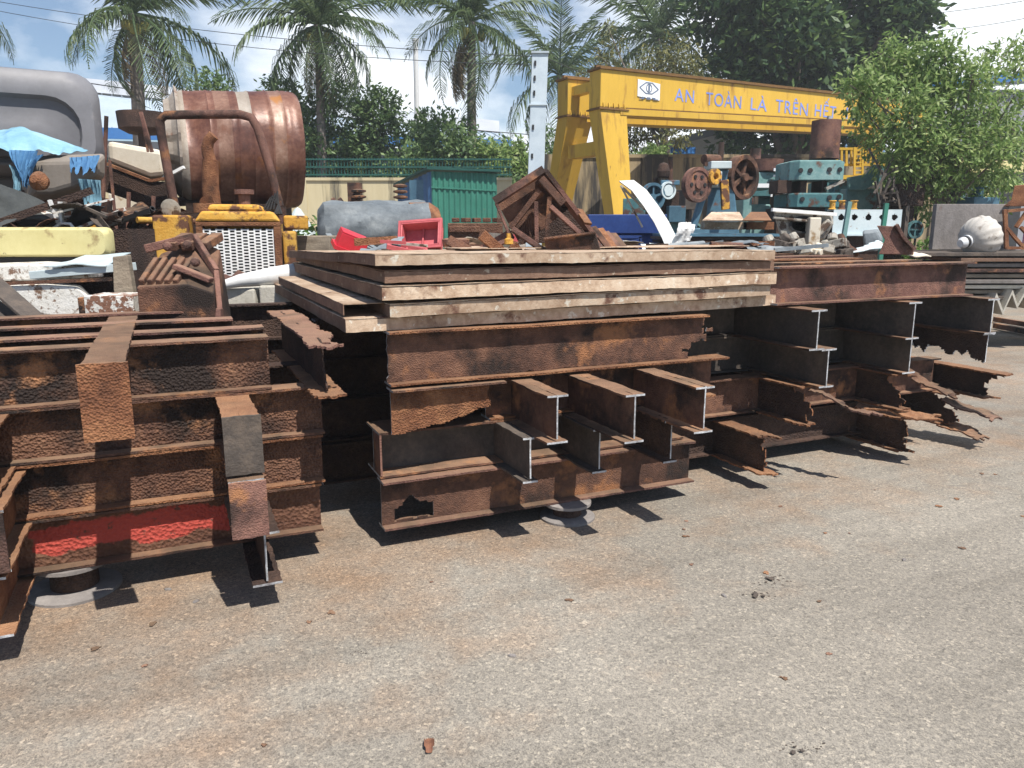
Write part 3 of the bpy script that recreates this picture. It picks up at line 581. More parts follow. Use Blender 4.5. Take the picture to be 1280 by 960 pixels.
# palms: a set of four fronds shared by all
def frond_mesh(ln, arch, sd, curl):
    r = random.Random(sd); o = MB(); pts = []; n = 26; p = Vector((0,0,0)); a = 0
    for i in range(n+1):
        pts.append(p.copy()); t = i/n; a = -arch*t**1.3; p = p + Vector((math.cos(a), 0, math.sin(a)))*ln/n
    o.tube(pts, [.035*(1-.9*i/n)+.003 for i in range(n+1)], 5)
    for i in range(3, int(n*2.1)+1):
        t = i/(n*2.1); k = min(int(t*n), n-1); b = pts[k].lerp(pts[k+1], t*n-k); d = (pts[k+1]-pts[k]).normalized()
        l = ln*.235*(math.sin(math.pi*min(1, .12+t*.93))**.6)*r.uniform(.7, 1.15)+.05
        for s in (-1, 1):
            if r.random() < .04: continue
            q = (d*.65 + Vector((0, s, 0))*.75 + Vector((0, 0, r.uniform(0, .25)-curl*.35)) + rvec(r)*.12).normalized()
            mid = b+q*l*.5; end = mid + (q*.5+Vector((0,0,-.8-curl*.7))).normalized()*l*.55
            wv = d*.030+Vector((0,0,.010))
            o.add([b-wv*.5, b+wv*.5, mid+wv*.85, mid-wv*.85, end], [(0,1,2,3), (3,2,4)])
    return o
FM = []
for k in range(4):
    fo = frond_mesh(3.4, (1.15, 1.6, 2.0, .8)[k], 30+k, (.3, .5, .7, .2)[k]).build('frond', M['palm']); FM.append(fo.data); bpy.data.objects.remove(fo)
M['palm_dead'] = leafmat('palm_dead', (.12,.09,.05), (.22,.16,.09), (.30,.23,.13), .2)
fo = frond_mesh(2.7, 1.0, 77, 1.1).build('frond', M['palm_dead']); FM.append(fo.data); bpy.data.objects.remove(fo)
def palm(label, crown, base, sd, n=24, size=1.0, lean=0, nuts=6, r0=.17):
    root = empty('coconut_palm', base, label, 'palm tree', 0, 'coconut palms'); r = random.Random(sd); base = Vector(base); crown = Vector(crown)
    k = 14; pts = [base.lerp(crown, i/k)+Vector((lean*math.sin(math.pi*i/k), 0, 0)) for i in range(k+1)]
    o = MB(); o.tube(pts, [r0*(1.45 if i == 0 else 1.05-.35*i/k) for i in range(k+1)], 12); o.build('trunk', M['palm_bark'], root, world=True, smooth=True)
    for i in range(n):
        t = i/n; el = R(78-118*t+r.uniform(-14, 14)); az = i*2.39996+r.uniform(-.25, .25)
        m = FM[3 if t < .3 else (0 if t < .55 else (1 if t < .8 else 2))]
        f = bpy.data.objects.new('frond', m); col.objects.link(f); f.parent = root; f.location = crown-base+Vector((0,0,.05*(1-t)))
        f.rotation_euler = Euler((r.uniform(-.3, .3), -el, az)); s = size*r.uniform(.75, 1.15); f.scale = (s, s, s)
    for i in range(3 if nuts else 0):
        f = bpy.data.objects.new('frond', FM[4]); col.objects.link(f); f.parent = root; f.location = crown-base+Vector((0,0,-.15)); f['label'] = 'dead brown hanging frond'
        f.rotation_euler = Euler((r.uniform(-.4, .4), R(r.uniform(48, 66)), r.uniform(0, 6.28))); s = r.uniform(.7, .95); f.scale = (s, s, s)
    for i in range(nuts):
        a = r.uniform(0, 6.28); p = crown+Vector((.28*math.cos(a), .28*math.sin(a), -.3-.15*r.random())); c = MB(); c.lathe([(0, -.16), (.09, -.11), (.125, 0), (.1, .1), (0, .15)], 10, Matrix.Translation(p)); c.build('coconut', M['nut'], root, world=True, smooth=True)
def pb(px, Y): v = at(px, 285, Y); return Vector((v.x, Y, 0))
palm('tall coconut palm with long hanging fronds behind the grey cab, leftmost of the palms', at(167, 18, 22.8), pb(178, 22.8), 1, 26, 1.05, r0=.22)
palm('dense coconut palm with drooping fronds behind the copper drum', at(398, 32, 24.6), pb(404, 24.6), 2, 32, 1.0, nuts=8)
palm('coconut palm with a bare curved trunk above the green shed', at(590, 28, 25), pb(600, 25), 3, 24, .96, lean=-.12, nuts=8)
palm('hazy coconut palm behind the power pole and the left gantry legs', at(700, 95, 33), pb(705, 33), 4, 18, 1.2, nuts=0)
palm('coconut palm standing high behind the middle of the gantry girder', at(822, 48, 34), pb(840, 34), 5, 22, 1.35, nuts=0)
palm('coconut palm mostly outside the picture at the left edge', at(-75, -10, 24), pb(-80, 24), 6, 20, 1.0, nuts=0)
# hedge trees behind the fence
rt = random.Random(11); hz = 'leafy trees behind the green fence'
for k, (px, pt, Y, wpx) in enumerate(((300, 98, 27, 80), (352, 105, 26, 75), (405, 125, 25.5, 85), (455, 128, 26, 85), (505, 128, 26.5, 85), (552, 150, 25, 80), (600, 192, 24.6, 55), (645, 182, 25.5, 50))):
    b = pb(px, Y); ztp = at(px, pt, Y).z; rr = wpx/F*Y*.5; zlo = 2.2
    bl = []
    for j in range(7):
        zc = zlo+(ztp-rr*.35-zlo)*(j/6)*rt.uniform(.9, 1.0); bl.append(((b.x+rt.uniform(-.8, .8)*rr, Y+rt.uniform(-.7, .7), zc), rr*rt.uniform(.5, .8)))
    tree('leafy_tree', ('leafy tree with a pointed top behind the copper drum', 'leafy tree between the drum and the dense palm', 'dark leafy tree around the trunk of the dense palm', 'leafy tree above the grey tank', 'tall leafy tree beside the white lamp post', 'broad leafy tree above the shed roof', 'low light green tree right of the curved palm trunk', 'light green tree beside the power pole')[k], 'tree', b, [b, b+Vector((.05, 0, 1.5)), b+Vector((0, 0, 2.8))], bl, 9500, .19, .085, 'leaf_hedge' if k < 6 else 'leaf_bright', 40+k, hz, trunk_r=.1, hollow=.3)
# big dark tree
Yt = 31; b = pb(985, Yt); bl = []
for (px, py, rp) in ((905, 20, 42), (935, 75, 38), (985, 30, 60), (985, 110, 48), (1050, 20, 62), (1060, 95, 52), (1110, 45, 45), (1125, 10, 35), (930, 130, 32), (1020, 150, 40), (1085, 140, 40), (960, 165, 30), (920, -30, 50), (1010, -50, 60), (1090, -50, 55), (990, 190, 34), (1050, 190, 34), (920, 175, 26), (905, 110, 34), (1000, 70, 50), (1110, 100, 40), (950, 20, 50)):
    v = at(px, py, Yt+rt.uniform(-1.6, 1.6)); bl.append((tuple(v), rp/F*Yt))
tree('broadleaf_tree', 'huge dark broadleaf tree filling the sky behind the gantry girder', 'tree', b, [b, b+Vector((.1,0,2)), b+Vector((0,0,3.6)), b+Vector((.3,0,6))], bl, 44000, .36, .18, 'leaf_dark', 60, trunk_r=.45, hollow=.35, branches=30, clump=12)
# bushy bright tree on the right
Yt = 14.5; b = pb(1185, Yt); bl = []
for (px, py, rp) in ((1120, 75, 30), (1150, 95, 38), (1180, 70, 26), (1105, 110, 32), (1085, 105, 18), (1140, 150, 44), (1190, 125, 44), (1215, 100, 26), (1225, 160, 40), (1175, 185, 44), (1130, 200, 32), (1250, 195, 34), (1215, 215, 36), (1160, 235, 36), (1200, 250, 30), (1245, 235, 24), (1135, 255, 26), (1255, 70, 22), (1275, 85, 18), (1262, 130, 20), (1270, 165, 20), (1072, 128, 20), (1062, 106, 12), (1082, 150, 18), (1100, 175, 22)):
    v = at(px, py, Yt+rt.uniform(-.9, .9)); bl.append((tuple(v), rp/F*Yt))
tree('bushy_tree', 'bright green bushy tree with fine leaves on the right, before the grey hall', 'tree', b, [b, b+Vector((.05,0,.9)), b+Vector((-.1,0,1.9)), b+Vector((.05,0,2.8))], bl, 25000, .125, .046, 'leaf_bright', 61, trunk_r=.09, hollow=.15, branches=60, droop=.5, clump=11)
# olive feathery tree above the girder and a small dark trunked tree
Yt = 27; b = pb(835, Yt); bl = []
for (px, py, rp) in ((820, 85, 22), (845, 75, 26), (865, 95, 20), (790, 95, 16), (770, 60, 12), (760, 35, 9), (840, 135, 24), (810, 145, 22), (870, 150, 16), (800, 170, 22), (845, 175, 18), (780, 180, 18), (740, 100, 16), (755, 75, 14)):
    v = at(px, py, Yt+rt.uniform(-.8, .8)); bl.append((tuple(v), rp/F*Yt))
tree('feathery_tree', 'sparse olive green tree with a dark trunk behind the gantry girder', 'tree', b, [b, b+Vector((-.15,0,1.8)), b+Vector((0,0,3.4)), b+Vector((-.2,0,4.6))], bl, 7000, .17, .06, 'leaf_olive', 62, trunk_r=.16, hollow=.2, branches=40, droop=.7, clump=9)
for k, (px, pt, Y, wpx, m_, lab) in enumerate(((775, 196, 25.6, 60, 'leaf_bright', 'low bright shrub behind the stained wall, left of the dark trunk'), (810, 186, 25.8, 40, 'leaf_bright', 'low bright shrub behind the stained wall by the white house'), (640, 205, 23.5, 40, 'leaf_hedge', 'low green shrub at the end of the green fence'), (690, 150, 30, 60, 'leaf_hedge', 'dark green tree between the power pole and the gantry legs'), (1135, 175, 24, 60, 'leaf_hedge', 'dim green tree behind the bushy tree'))):
    b = pb(px, Y); zt_ = at(px, pt, Y).z; rr = wpx/F*Y*.5
    bl = [((b.x+rt.uniform(-.6, .6)*rr, Y+rt.uniform(-.4, .4), max(.8, zt_-rr*rt.uniform(.4, 2.2))), rr*rt.uniform(.5, .75)) for _ in range(6)]
    tree('shrub' if k < 3 else 'leafy_tree', lab, 'shrub' if k < 3 else 'tree', b, [b, b+Vector((0,0,1)), b+Vector((.05,0,max(1.4, zt_-1.8*rr)))], bl, 2600, .16, .075, m_, 70+k, trunk_r=.07, hollow=.25)
for k, (px, Y, h) in enumerate(((372, 11.6, 1.55), (385, 12.6, 1.7), (1155, 12.4, 1.45))):
    b = pb(px, Y); bl = [((b.x+rt.uniform(-.25, .25), Y+rt.uniform(-.2, .2), h*rt.uniform(.5, .95)), .22) for _ in range(5)]
    tree('weed_plant', ('tall bright weed left of the grey tank', 'tall weed growing at the foot of the cream wall', 'yellow green weed at the foot of the bushy tree')[k], 'plant', b, [b, b+Vector((0,0,h*.5)), b+Vector((0,0,h*.8))], bl, 700, .12, .05, 'weed', 90+k, trunk_r=.02, hollow=.1)

# ------------------------------------------------------------------ rolled steel
def torn(Lx, ends, amt, seed):
    def keep(x, y):
        if 'x1' in ends and x > Lx - amt*(.5 + .8*nz(0, y, 7, seed) + .2*nz(0, y, 31, seed+5)): return False
        if 'x0' in ends and x < amt*(.5 + .8*nz(0, y, 7, seed+2) + .2*nz(0, y, 31, seed+7)): return False
        return True
    return keep
SEED = [0]
def beam_parts(root, Ln, h=.245, b=.12, tf=.011, tw=.009, mat='rust', fmat=None, ends=(), amt=.2, cell=.03, holes=None,
               flange_off=(0, 0), bend=.004, web_y=0, cutends=('x0', 'x1')):
    """I beam lying along local +X, bottom at z 0, web on local y 0: two flanges and a web, each a mesh"""
    SEED[0] += 1; sd = SEED[0]
    fm = M[fmat or mat]; wm = M[mat]
    nx = max(3, int(Ln/cell)); ny = max(3, int(h/cell)); nb = max(2, int(b/cell))
    kw = torn(Ln, ends, amt, sd)
    def kweb(x, y): return kw(x, y) and not (holes and holes(x, y))
    dz = lambda x, y: bend*nz(x, y, 2.2, sd) + .0012*nz(x, y, 25, sd)
    web = MB(); web.plate((0, tw/2, tf), (1,0,0), (0,0,1), (0,-1,0), Ln, h-2*tf, tw, nx, ny, kweb, dz, .0015 if not ends else .009, sd, 0, 1, cutends)
    web.build('web', [wm, M['cut'] if not ends else M['rust_orange']], root)
    for k, z in enumerate((0, h-tf)):
        l2 = Ln + flange_off[k]
        f = MB(); kf = torn(l2, ends, amt*.7, sd+11+k)
        f.plate((0, -b/2+web_y, z), (1,0,0), (0,1,0), (0,0,1), l2, b, tf, max(3, int(l2/cell)), nb, kf if ends else None,
                lambda x, y: .7*bend*nz(x, y, 2.6, sd+20+k) + .0012*nz(x, y, 22, sd+k), .0022 if not ends else .008, sd+k, 0, 1, cutends)
        f.build('flange', [fm, M['cut'] if not ends else M['rust_orange']], root)
def beam_u(label, u0, u1, v, z, name='steel_beam', cat='steel beam', group=None, **kw):
    root = empty(name, W(u0, v, z), label, cat, ANG, group)
    beam_parts(root, u1-u0, **kw); return root
def beam_v(label, u, v0, v1, z, name='cross_beam', cat='steel beam', group=None, **kw):
    root = empty(name, W(u, v0, z), label, cat, ANG+R(90), group)
    beam_parts(root, v1-v0, **kw); return root
def stub(root, x, y0, y1, z, h=.245, b=.11, mat='rust', fmat=None, tf=.010, tw=.008, plate=None, ends=(), cell=.03):
    """cross beam welded to a frame: part of the frame root (local frame: x along it, -y towards the viewer)"""
    SEED[0] += 1; sd = SEED[0]; Ln = y1-y0
    o = MB(); nx = max(3, int(Ln/cell)); k = torn(Ln, ends, .1, sd)
    dz = lambda a, c: .004*nz(a, c, 4, sd)
    o.plate((x+tw/2, y0, z+tf), (0,1,0), (0,0,1), (-1,0,0), Ln, h-2*tf, tw, nx, 8, k, dz, .0025, sd, 0, 1, ('x0',))
    for zz in (z, z+h-tf):
        o.plate((x-b/2, y0, zz), (0,1,0), (1,0,0), (0,0,-1), Ln, b, tf, nx, 4, k, dz, .004, sd+1, 0, 1, ('x0',))
    c = o.build('cross_beam', [M[fmat or mat], M['cut']], root)
    if plate:
        p = MB(); pz0, pz1, pm = plate
        p.plate((x-b/2-.004, y0-.014, pz0), (1,0,0), (0,0,1), (0,-1,0), b+.008, pz1-pz0, .012, 6, 9, None, lambda a, d: .004*nz(a, d, 9, sd), .0025, sd)
        p.build('end_plate', M[pm], c)
    return c

LP = 'steel beams of the left pile'; CP = 'steel beams of the middle pile'; RP = 'steel beams of the right pile'
# --- left pile: four layers, webs at v 3.675
VL = 3.675
l1 = beam_u('long rusty beam on top of the left pile, front row, its web pitted orange below', -1.7, .40, VL, .872, name='welded_girder', cat='welded girder', group=LP, h=.243, b=.125, mat='rust_pit', fmat='rust')
l2 = beam_u('second beam down in the left pile, with the stub ending in a dark grey plate', -1.7, .63, VL, .636, name='welded_girder', cat='welded girder', group=LP, h=.233, b=.125, mat='rust_pit', fmat='rust')
stub(l2, 1.7+.225, -.50, .0, 0, .233, .14, 'rust_orange', plate=(-.012, .232, 'rust_grey'))
stub(l2, 1.7-.70, -.50, .0, 0, .233, .13, 'rust_orange', plate=(0, .233, 'rust_grey'))
l3 = beam_u('third beam down in the left pile, with the stub ending in a reddish plate', -1.7, .62, VL, .396, name='welded_girder', cat='welded girder', group=LP, h=.236, b=.125, mat='rust_pit', fmat='rust_orange')
stub(l3, 1.7+.225, -.56, .0, -.01, .236, .135, 'rust', plate=(-.02, .215, 'rust_purple'))
stub(l3, 1.7-.665, -.56, .0, -.01, .236, .12, 'rust_orange', plate=(-.01, .215, 'rust_purple'))
l4 = beam_u('bottom beam of the left pile with bright red paint left on its web', -1.7, .60, VL, .15, name='welded_girder', cat='welded girder', group=LP, h=.24, b=.125, mat='rust_red', fmat='rust')
stub(l4, 1.7+.285, -.50, .0, -.02, .236, .12, 'rust_dark')
stub(l4, 1.7-.685, -.55, .0, -.02, .236, .12, 'rust_dark', fmat='rust_orange')
# cross piece lying over the top beam, its end plate hanging in front
cb = empty('capped_cross_beam', W(-.235, 3.06, 1.117), 'narrow rusty cross beam over the left pile, orange pitted end plate hanging in front', 'steel beam', ANG+R(90), LP)
o = MB(); o.plate((0, -.07, 0), (1,0,0), (0,1,0), (0,0,1), 1.62, .14, .014, 40, 5, None, lambda x, y: .006*nz(x, y, 3, 4), .003, 4); o.build('flange', M['rust'], cb)
o = MB(); o.plate((-.014, -.082, -.27), (0,1,0), (0,0,1), (-1,0,0), .164, .285, .014, 7, 11, None, lambda x, y: .003*nz(x, y, 9, 3), .002, 5); o.build('end_plate', M['rust_orange'], cb)
o = MB(); o.plate((.004, -.004, -.25), (1,0,0), (0,0,1), (0,1,0), .40, .245, .008, 16, 8, None, None, .002, 6); o.build('web', M['rust_dark'], cb)
# broken cross beam at the right end of the left pile
bb_ = empty('torn_cross_beam', W(.62, 3.32, .865), 'torn cross beam with ragged sloping top flange, right end of the left pile', 'steel beam', ANG+R(90), LP)
def keep_t(x, y): return x > .02 + .16*abs(nz(x, y, 7, 9)) + .1*nz(0, y, 20, 3) and not (.12 < x < .16 and .05 < y < .08) and not (y < .02+.05*nz(x, 0, 5, 2) and x < .7)
o = MB(); o.plate((0, -.075, .233), (1,0,0), (0,1,0), (0,0,1), 1.6, .15, .011, 66, 9, keep_t, lambda x, y: .02*nz(x, y, 3, 4)-.025*max(0, .35-x), .006, 4); o.build('flange', M['rust_purple'], bb_)
o = MB(); o.plate((.03, 0, .012), (1,0,0), (0,0,1), (0,1,0), 1.5, .222, .009, 60, 10, lambda x, y: x > .05+.12*abs(nz(x, y, 6, 2)) and (x-.14)**2+(y-.14)**2 > .0003, lambda x, y: .006*nz(x, y, 5, 1), .006, 5); o.build('web', M['rust_dark'], bb_)
o = MB(); o.plate((.0, -.07, 0), (1,0,0), (0,1,0), (0,0,1), 1.5, .14, .011, 60, 7, lambda x, y: x > .03+.12*abs(nz(x, y, 9, 6)), lambda x, y: .012*nz(x, y, 5, 7), .006, 5); o.build('flange', M['rust_orange'], bb_)
# rows behind
for k, (v, u1, lab) in enumerate(((4.02, .42, 'rusty beam in the second row on top of the left pile'), (4.36, .30, 'rusty beam in the third row on top of the left pile'), (4.75, .2, 'rusty beam in the back row on top of the left pile'))):
    beam_u(lab, -1.9, u1, v, .875+.012*k, group=LP, mat='rust', fmat='rust_purple', cell=.05, h=.243)
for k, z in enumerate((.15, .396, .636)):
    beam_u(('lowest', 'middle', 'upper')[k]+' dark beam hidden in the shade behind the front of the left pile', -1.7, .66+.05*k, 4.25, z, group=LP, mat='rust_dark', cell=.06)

# --- middle pile
def hole_a(x, y): return (.07 < x < .28 and .018+.016*nz(x, 3, 25, 7) < y < .06+.13*max(0, nz(x, y, 9, 3)+.55)*(1-abs(x-.16)/.14) and y < .2)
beam_u('bottom front beam of the middle pile with a ragged hole rusted near its left end', .90, 2.80, 3.655, .10, group=CP, h=.255, b=.125, mat='rust', fmat='rust_purple', holes=hole_a, cell=.011)
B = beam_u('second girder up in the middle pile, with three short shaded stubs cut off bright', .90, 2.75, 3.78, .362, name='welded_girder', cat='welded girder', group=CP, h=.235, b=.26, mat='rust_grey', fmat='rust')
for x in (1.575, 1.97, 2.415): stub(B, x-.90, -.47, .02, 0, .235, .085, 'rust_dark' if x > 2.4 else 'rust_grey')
o = MB(); o.plate((.012, -.13, .012), (0,1,0), (0,0,1), (-1,0,0), .125, .21, .01, 6, 8, None, None, .003, 3); o.build('end_plate', M['rust_purple'], B)
C = beam_u('third girder up in the middle pile, with three lit stubs reaching over the lower ones', 1.50, 2.98, 3.72, .60, name='welded_girder', cat='welded girder', group=CP, h=.232, b=.13, mat='rust', fmat='rust_orange')
for x, y in ((1.655, -.54), (2.0, -.68), (2.43, -.66)): stub(C, x-1.5, y, .02, -.01, .24, .115, 'rust_grey', fmat='rust')
kC = lambda x, y: y > .02 + .10*(x/.53)**1.5 + .012*nz(x, 0, 12, 3) and x < .52+.02*nz(0, y, 20, 4)
cc = empty('beam_offcut', W(.955, 3.62, .575), 'short tapering rusty offcut between the top beam and the lower frames of the middle pile', 'steel beam', ANG, CP)
o = MB(); o.plate((0, 0, 0), (1,0,0), (0,0,1), (0,-1,0), .56, .25, .010, 70, 40, kC, lambda x, y: .006*nz(x, y, 5, 2) + .05*max(0, .05-y+.1*x), .003, 3, 0, 1, ('x0',)); o.build('web', [M['rust_orange'], M['cut']], cc)
o = MB(); o.plate((0, -.06, .240), (1,0,0), (0,1,0), (0,0,1), .6, .125, .010, 24, 4, None, None, .003, 3, 0, 1, ('x0',)); o.build('flange', [M['rust'], M['cut']], cc)
def keep_d(x, y): return x < 1.86 + .10*nz(x, y, 10, 2) + .07*nz(x, y, 28, 4) - .14*max(0, .5-abs(y-.05)*8) + .08*(y > .1)
dd = empty('steel_beam', W(.955, 3.655, .838), 'long lit beam right under the trays, its web torn away at the right end', 'steel beam', ANG, CP)
o = MB(); o.plate((0, .004, .012), (1,0,0), (0,0,1), (0,-1,0), 2.03, .245, .009, 96, 13, keep_d, lambda x, y: .004*nz(x, y, 3, 3), .006, 3, 0, 1, ('x0',)); o.build('web', [M['rust'], M['cut']], dd)
for z, ln in ((0, 2.06), (.257, 1.9)):
    o = MB(); o.plate((0, -.062, z), (1,0,0), (0,1,0), (0,0,1), ln, .125, .011, 60, 4, None, lambda x, y: .004*nz(x, y, 3, 8), .002, 3, 0, 1, ('x0',)); o.build('flange', [M['rust_orange'], M['cut']], dd)
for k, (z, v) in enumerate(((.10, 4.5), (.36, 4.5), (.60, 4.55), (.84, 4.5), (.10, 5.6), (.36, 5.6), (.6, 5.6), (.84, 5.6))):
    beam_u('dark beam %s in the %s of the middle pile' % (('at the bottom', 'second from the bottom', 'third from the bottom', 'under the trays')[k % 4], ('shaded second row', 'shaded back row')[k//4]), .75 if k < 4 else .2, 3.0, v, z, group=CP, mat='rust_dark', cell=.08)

# --- trays: folded steel panels on the middle pile
def tray(label, u0, u1, v0, v1, z00, z10, h, mat='tray', side='tray_brown', lip=.0, back=0.0, sd=1, fold=.03):
    root = empty('steel_tray', W(u0, v0, z00), label, 'steel tray', ANG, 'steel trays stacked on the middle pile')
    Lx, Ly = u1-u0, v1-v0; sl = (z10-z00)/Lx
    def zz(x, y): return sl*x + back*y + .004*nz(x, y, 2.5, sd) + .0015*nz(x, y, 12, sd)
    o = MB(); o.plate((0, 0, h-.004), (1,0,0), (0,1,0), (0,0,1), Lx, Ly, .004, 40, 30, None, zz, .002, sd); o.build('top_sheet', M[mat], root)
    o = MB()
    o.plate((0, .003, 0), (1,0,0), (0,0,1), (0,-1,0), Lx, h-.006, .004, 60, 3, None, None, .0015, sd)
    o.v = [(x, y + .004*nz(x, z, 2, sd+3), z + zz(x, 0)) for x, y, z in o.v]
    o.build('front_rim', M[mat], root)
    n0 = len(o.v); o = MB()
    o.plate((.003, .004, 0), (0,1,0), (0,0,1), (-1,0,0), Ly-.006, h-.006, .004, 40, 3, None, None, .0015, sd+1)
    o.plate((Lx-.001, .004, 0), (0,1,0), (0,0,1), (-1,0,0), Ly-.006, h-.006, .004, 40, 3, None, None, .0015, sd+2)
    o.plate((.004, Ly, 0), (1,0,0), (0,0,1), (0,-1,0), Lx-.01, h-.006, .004, 40, 3, None, None, .0015, sd)
    o.v = [(x, y, z + zz(x, y)) for x, y, z in o.v]
    o.build('side_rim', M[side], root)
    if lip:
        o = MB(); o.plate((0, -lip, h-.001), (1,0,0), (0,1,0), (0,0,1), Lx, lip, .003, 50, 2, None, zz, .002, sd); o.build('lip', M[mat], root)
    return root
V0 = 3.592
tray('lowest steel tray on the middle pile, sticking out furthest at both ends', .76, 3.40, 3.66, 6.35, 1.108, 1.135, .066, 'tray', sd=1)
tray('second steel tray from the bottom, its left corner set back behind a dark gap', .965, 3.31, V0+.02, 6.3, 1.178, 1.206, .064, 'tray', sd=2, lip=.004)
tray('third steel tray from the bottom, a row of bolt holes along its left rim', .925, 3.33, V0, 6.4, 1.262, 1.272, .068, 'tray', sd=3, lip=.004)
tray('fourth steel tray from the bottom, browner than the trays around it', .945, 3.325, V0+.02, 6.35, 1.345, 1.350, .058, 'tray_brown', sd=4)
tray('topmost steel tray of the middle pile, sandy rim lit along the front', .895, 3.30, V0-.01, 6.35, 1.428, 1.418, .055, 'tray', sd=5, back=-.0205)
cm = empty('tray_corner_piece', W(.76, 3.70, 1.190), 'loose angle strip poking out of the tray stack at its left corner', 'steel strip', ANG)
o = MB(); o.plate((0, 0, .050), (1,0,0), (0,1,0), (0,0,1), .20, 2.3, .004, 8, 30, None, lambda x, y: .004*nz(x, y, 3, 4), .002, 4); o.build('flange', M['tray'], cm)
o = MB(); o.plate((.004, 0, 0), (0,1,0), (0,0,1), (-1,0,0), 2.3, .048, .004, 30, 3, None, None, .002, 4); o.build('web', M['tray_brown'], cm)
o = MB(); o.v = []; 
lo = MB(); lo.plate((0, 0, 0), (1,0,0), (0,1,0), (0,0,1), 2.3, .45, .005, 40, 8, lambda x, y: y < .42+.05*nz(x, 0, 4, 2), lambda x, y: .006*nz(x, y, 3, 6), .004, 6)
tag(lo.build('loose_sheet', M['tray'], None, W(1.75, 4.75, 1.464), ANG-R(2)), 'thin loose steel sheet lying on top of the topmost tray', 'steel sheet')

# --- right pile
for k, (v, u0, u1, m_, lab) in enumerate(((3.67, 2.9, 5.12, 'rust_purple', 'long sunlit reddish beam on top of the right pile, front row'),
        (3.96, 2.8, 4.95, 'rust', 'beam in the second row on top of the right pile'), (4.28, 2.7, 4.72, 'rust_orange', 'beam in the third row on top of the right pile'),
        (4.62, 2.9, 5.0, 'rust_purple', 'beam in the fourth row on top of the right pile'), (5.0, 2.6, 4.8, 'rust', 'beam in the fifth row on top of the right pile'),
        (5.4, 2.8, 5.05, 'rust_orange', 'beam in the sixth row on top of the right pile'), (5.85, 2.6, 4.9, 'rust_purple', 'beam in the seventh row on top of the right pile'))):
    if v > 4 and u0 < 3.36: u0 = 3.42
    if v > 3.9 and u0 < 3.36: u0 = 3.42
    if k == 0: u0 = 2.6; 
    if k == 0: z = 1.1
    z = 1.138 + (.006*k)
    if k == 0: u0 = 3.36
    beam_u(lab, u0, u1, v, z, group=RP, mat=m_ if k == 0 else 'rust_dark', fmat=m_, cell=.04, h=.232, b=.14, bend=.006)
for k, (u, v0, z, m_, lab, kw) in enumerate((
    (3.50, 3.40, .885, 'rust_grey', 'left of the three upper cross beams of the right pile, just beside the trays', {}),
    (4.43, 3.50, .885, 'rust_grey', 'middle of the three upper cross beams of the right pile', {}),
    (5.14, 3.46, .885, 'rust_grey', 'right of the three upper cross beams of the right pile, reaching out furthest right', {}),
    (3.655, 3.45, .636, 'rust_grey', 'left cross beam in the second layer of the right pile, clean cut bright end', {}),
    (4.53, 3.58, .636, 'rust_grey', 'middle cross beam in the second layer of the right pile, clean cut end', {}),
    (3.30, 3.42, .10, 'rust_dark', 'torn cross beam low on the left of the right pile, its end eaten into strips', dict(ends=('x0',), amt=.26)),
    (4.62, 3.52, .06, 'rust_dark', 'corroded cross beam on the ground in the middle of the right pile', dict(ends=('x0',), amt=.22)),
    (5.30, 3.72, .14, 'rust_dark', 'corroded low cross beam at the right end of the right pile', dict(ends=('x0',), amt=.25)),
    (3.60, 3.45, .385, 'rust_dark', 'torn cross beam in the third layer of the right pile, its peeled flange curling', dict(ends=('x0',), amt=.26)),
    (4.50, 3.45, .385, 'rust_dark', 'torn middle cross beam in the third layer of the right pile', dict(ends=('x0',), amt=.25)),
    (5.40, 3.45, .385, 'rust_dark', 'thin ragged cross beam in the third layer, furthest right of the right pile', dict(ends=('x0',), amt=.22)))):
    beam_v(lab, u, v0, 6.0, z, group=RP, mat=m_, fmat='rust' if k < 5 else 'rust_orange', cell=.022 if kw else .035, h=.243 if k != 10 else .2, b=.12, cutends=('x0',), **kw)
# the half rotten beam under the rightmost one: web hanging in teeth
rr_ = empty('rotten_cross_beam', W(5.16, 3.48, .640), 'half rotten cross beam at the far right, its web ending in a row of teeth', 'steel beam', ANG+R(90), RP)
o = MB(); o.plate((0, 0, 0), (1,0,0), (0,0,1), (0,1,0), 2.2, .235, .009, 180, 24, lambda x, y: y > .09+.07*nz(x, 0, 9, 4)+.035*nz(x, 0, 26, 4), None, .004, 4, 0, 1, ('x0',)); o.build('web', [M['rust_dark'], M['cut']], rr_)
o = MB(); o.plate((0, -.06, .235), (1,0,0), (0,1,0), (0,0,1), 2.2, .12, .010, 60, 4, None, None, .002, 4, 0, 1, ('x0',)); o.build('flange', [M['rust'], M['cut']], rr_)
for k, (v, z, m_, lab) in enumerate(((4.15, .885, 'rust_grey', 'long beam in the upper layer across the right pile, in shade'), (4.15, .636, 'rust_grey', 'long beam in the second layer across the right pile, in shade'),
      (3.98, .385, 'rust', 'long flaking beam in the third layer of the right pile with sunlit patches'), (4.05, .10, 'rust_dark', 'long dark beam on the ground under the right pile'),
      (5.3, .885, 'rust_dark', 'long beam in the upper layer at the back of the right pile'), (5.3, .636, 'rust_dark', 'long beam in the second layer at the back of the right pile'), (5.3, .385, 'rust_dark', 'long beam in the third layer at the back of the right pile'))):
    beam_u(lab, 2.98 if k != 3 else 2.9, 5.0+.15*(k % 3), v, z+.004, group=RP, mat=m_, cell=.05)
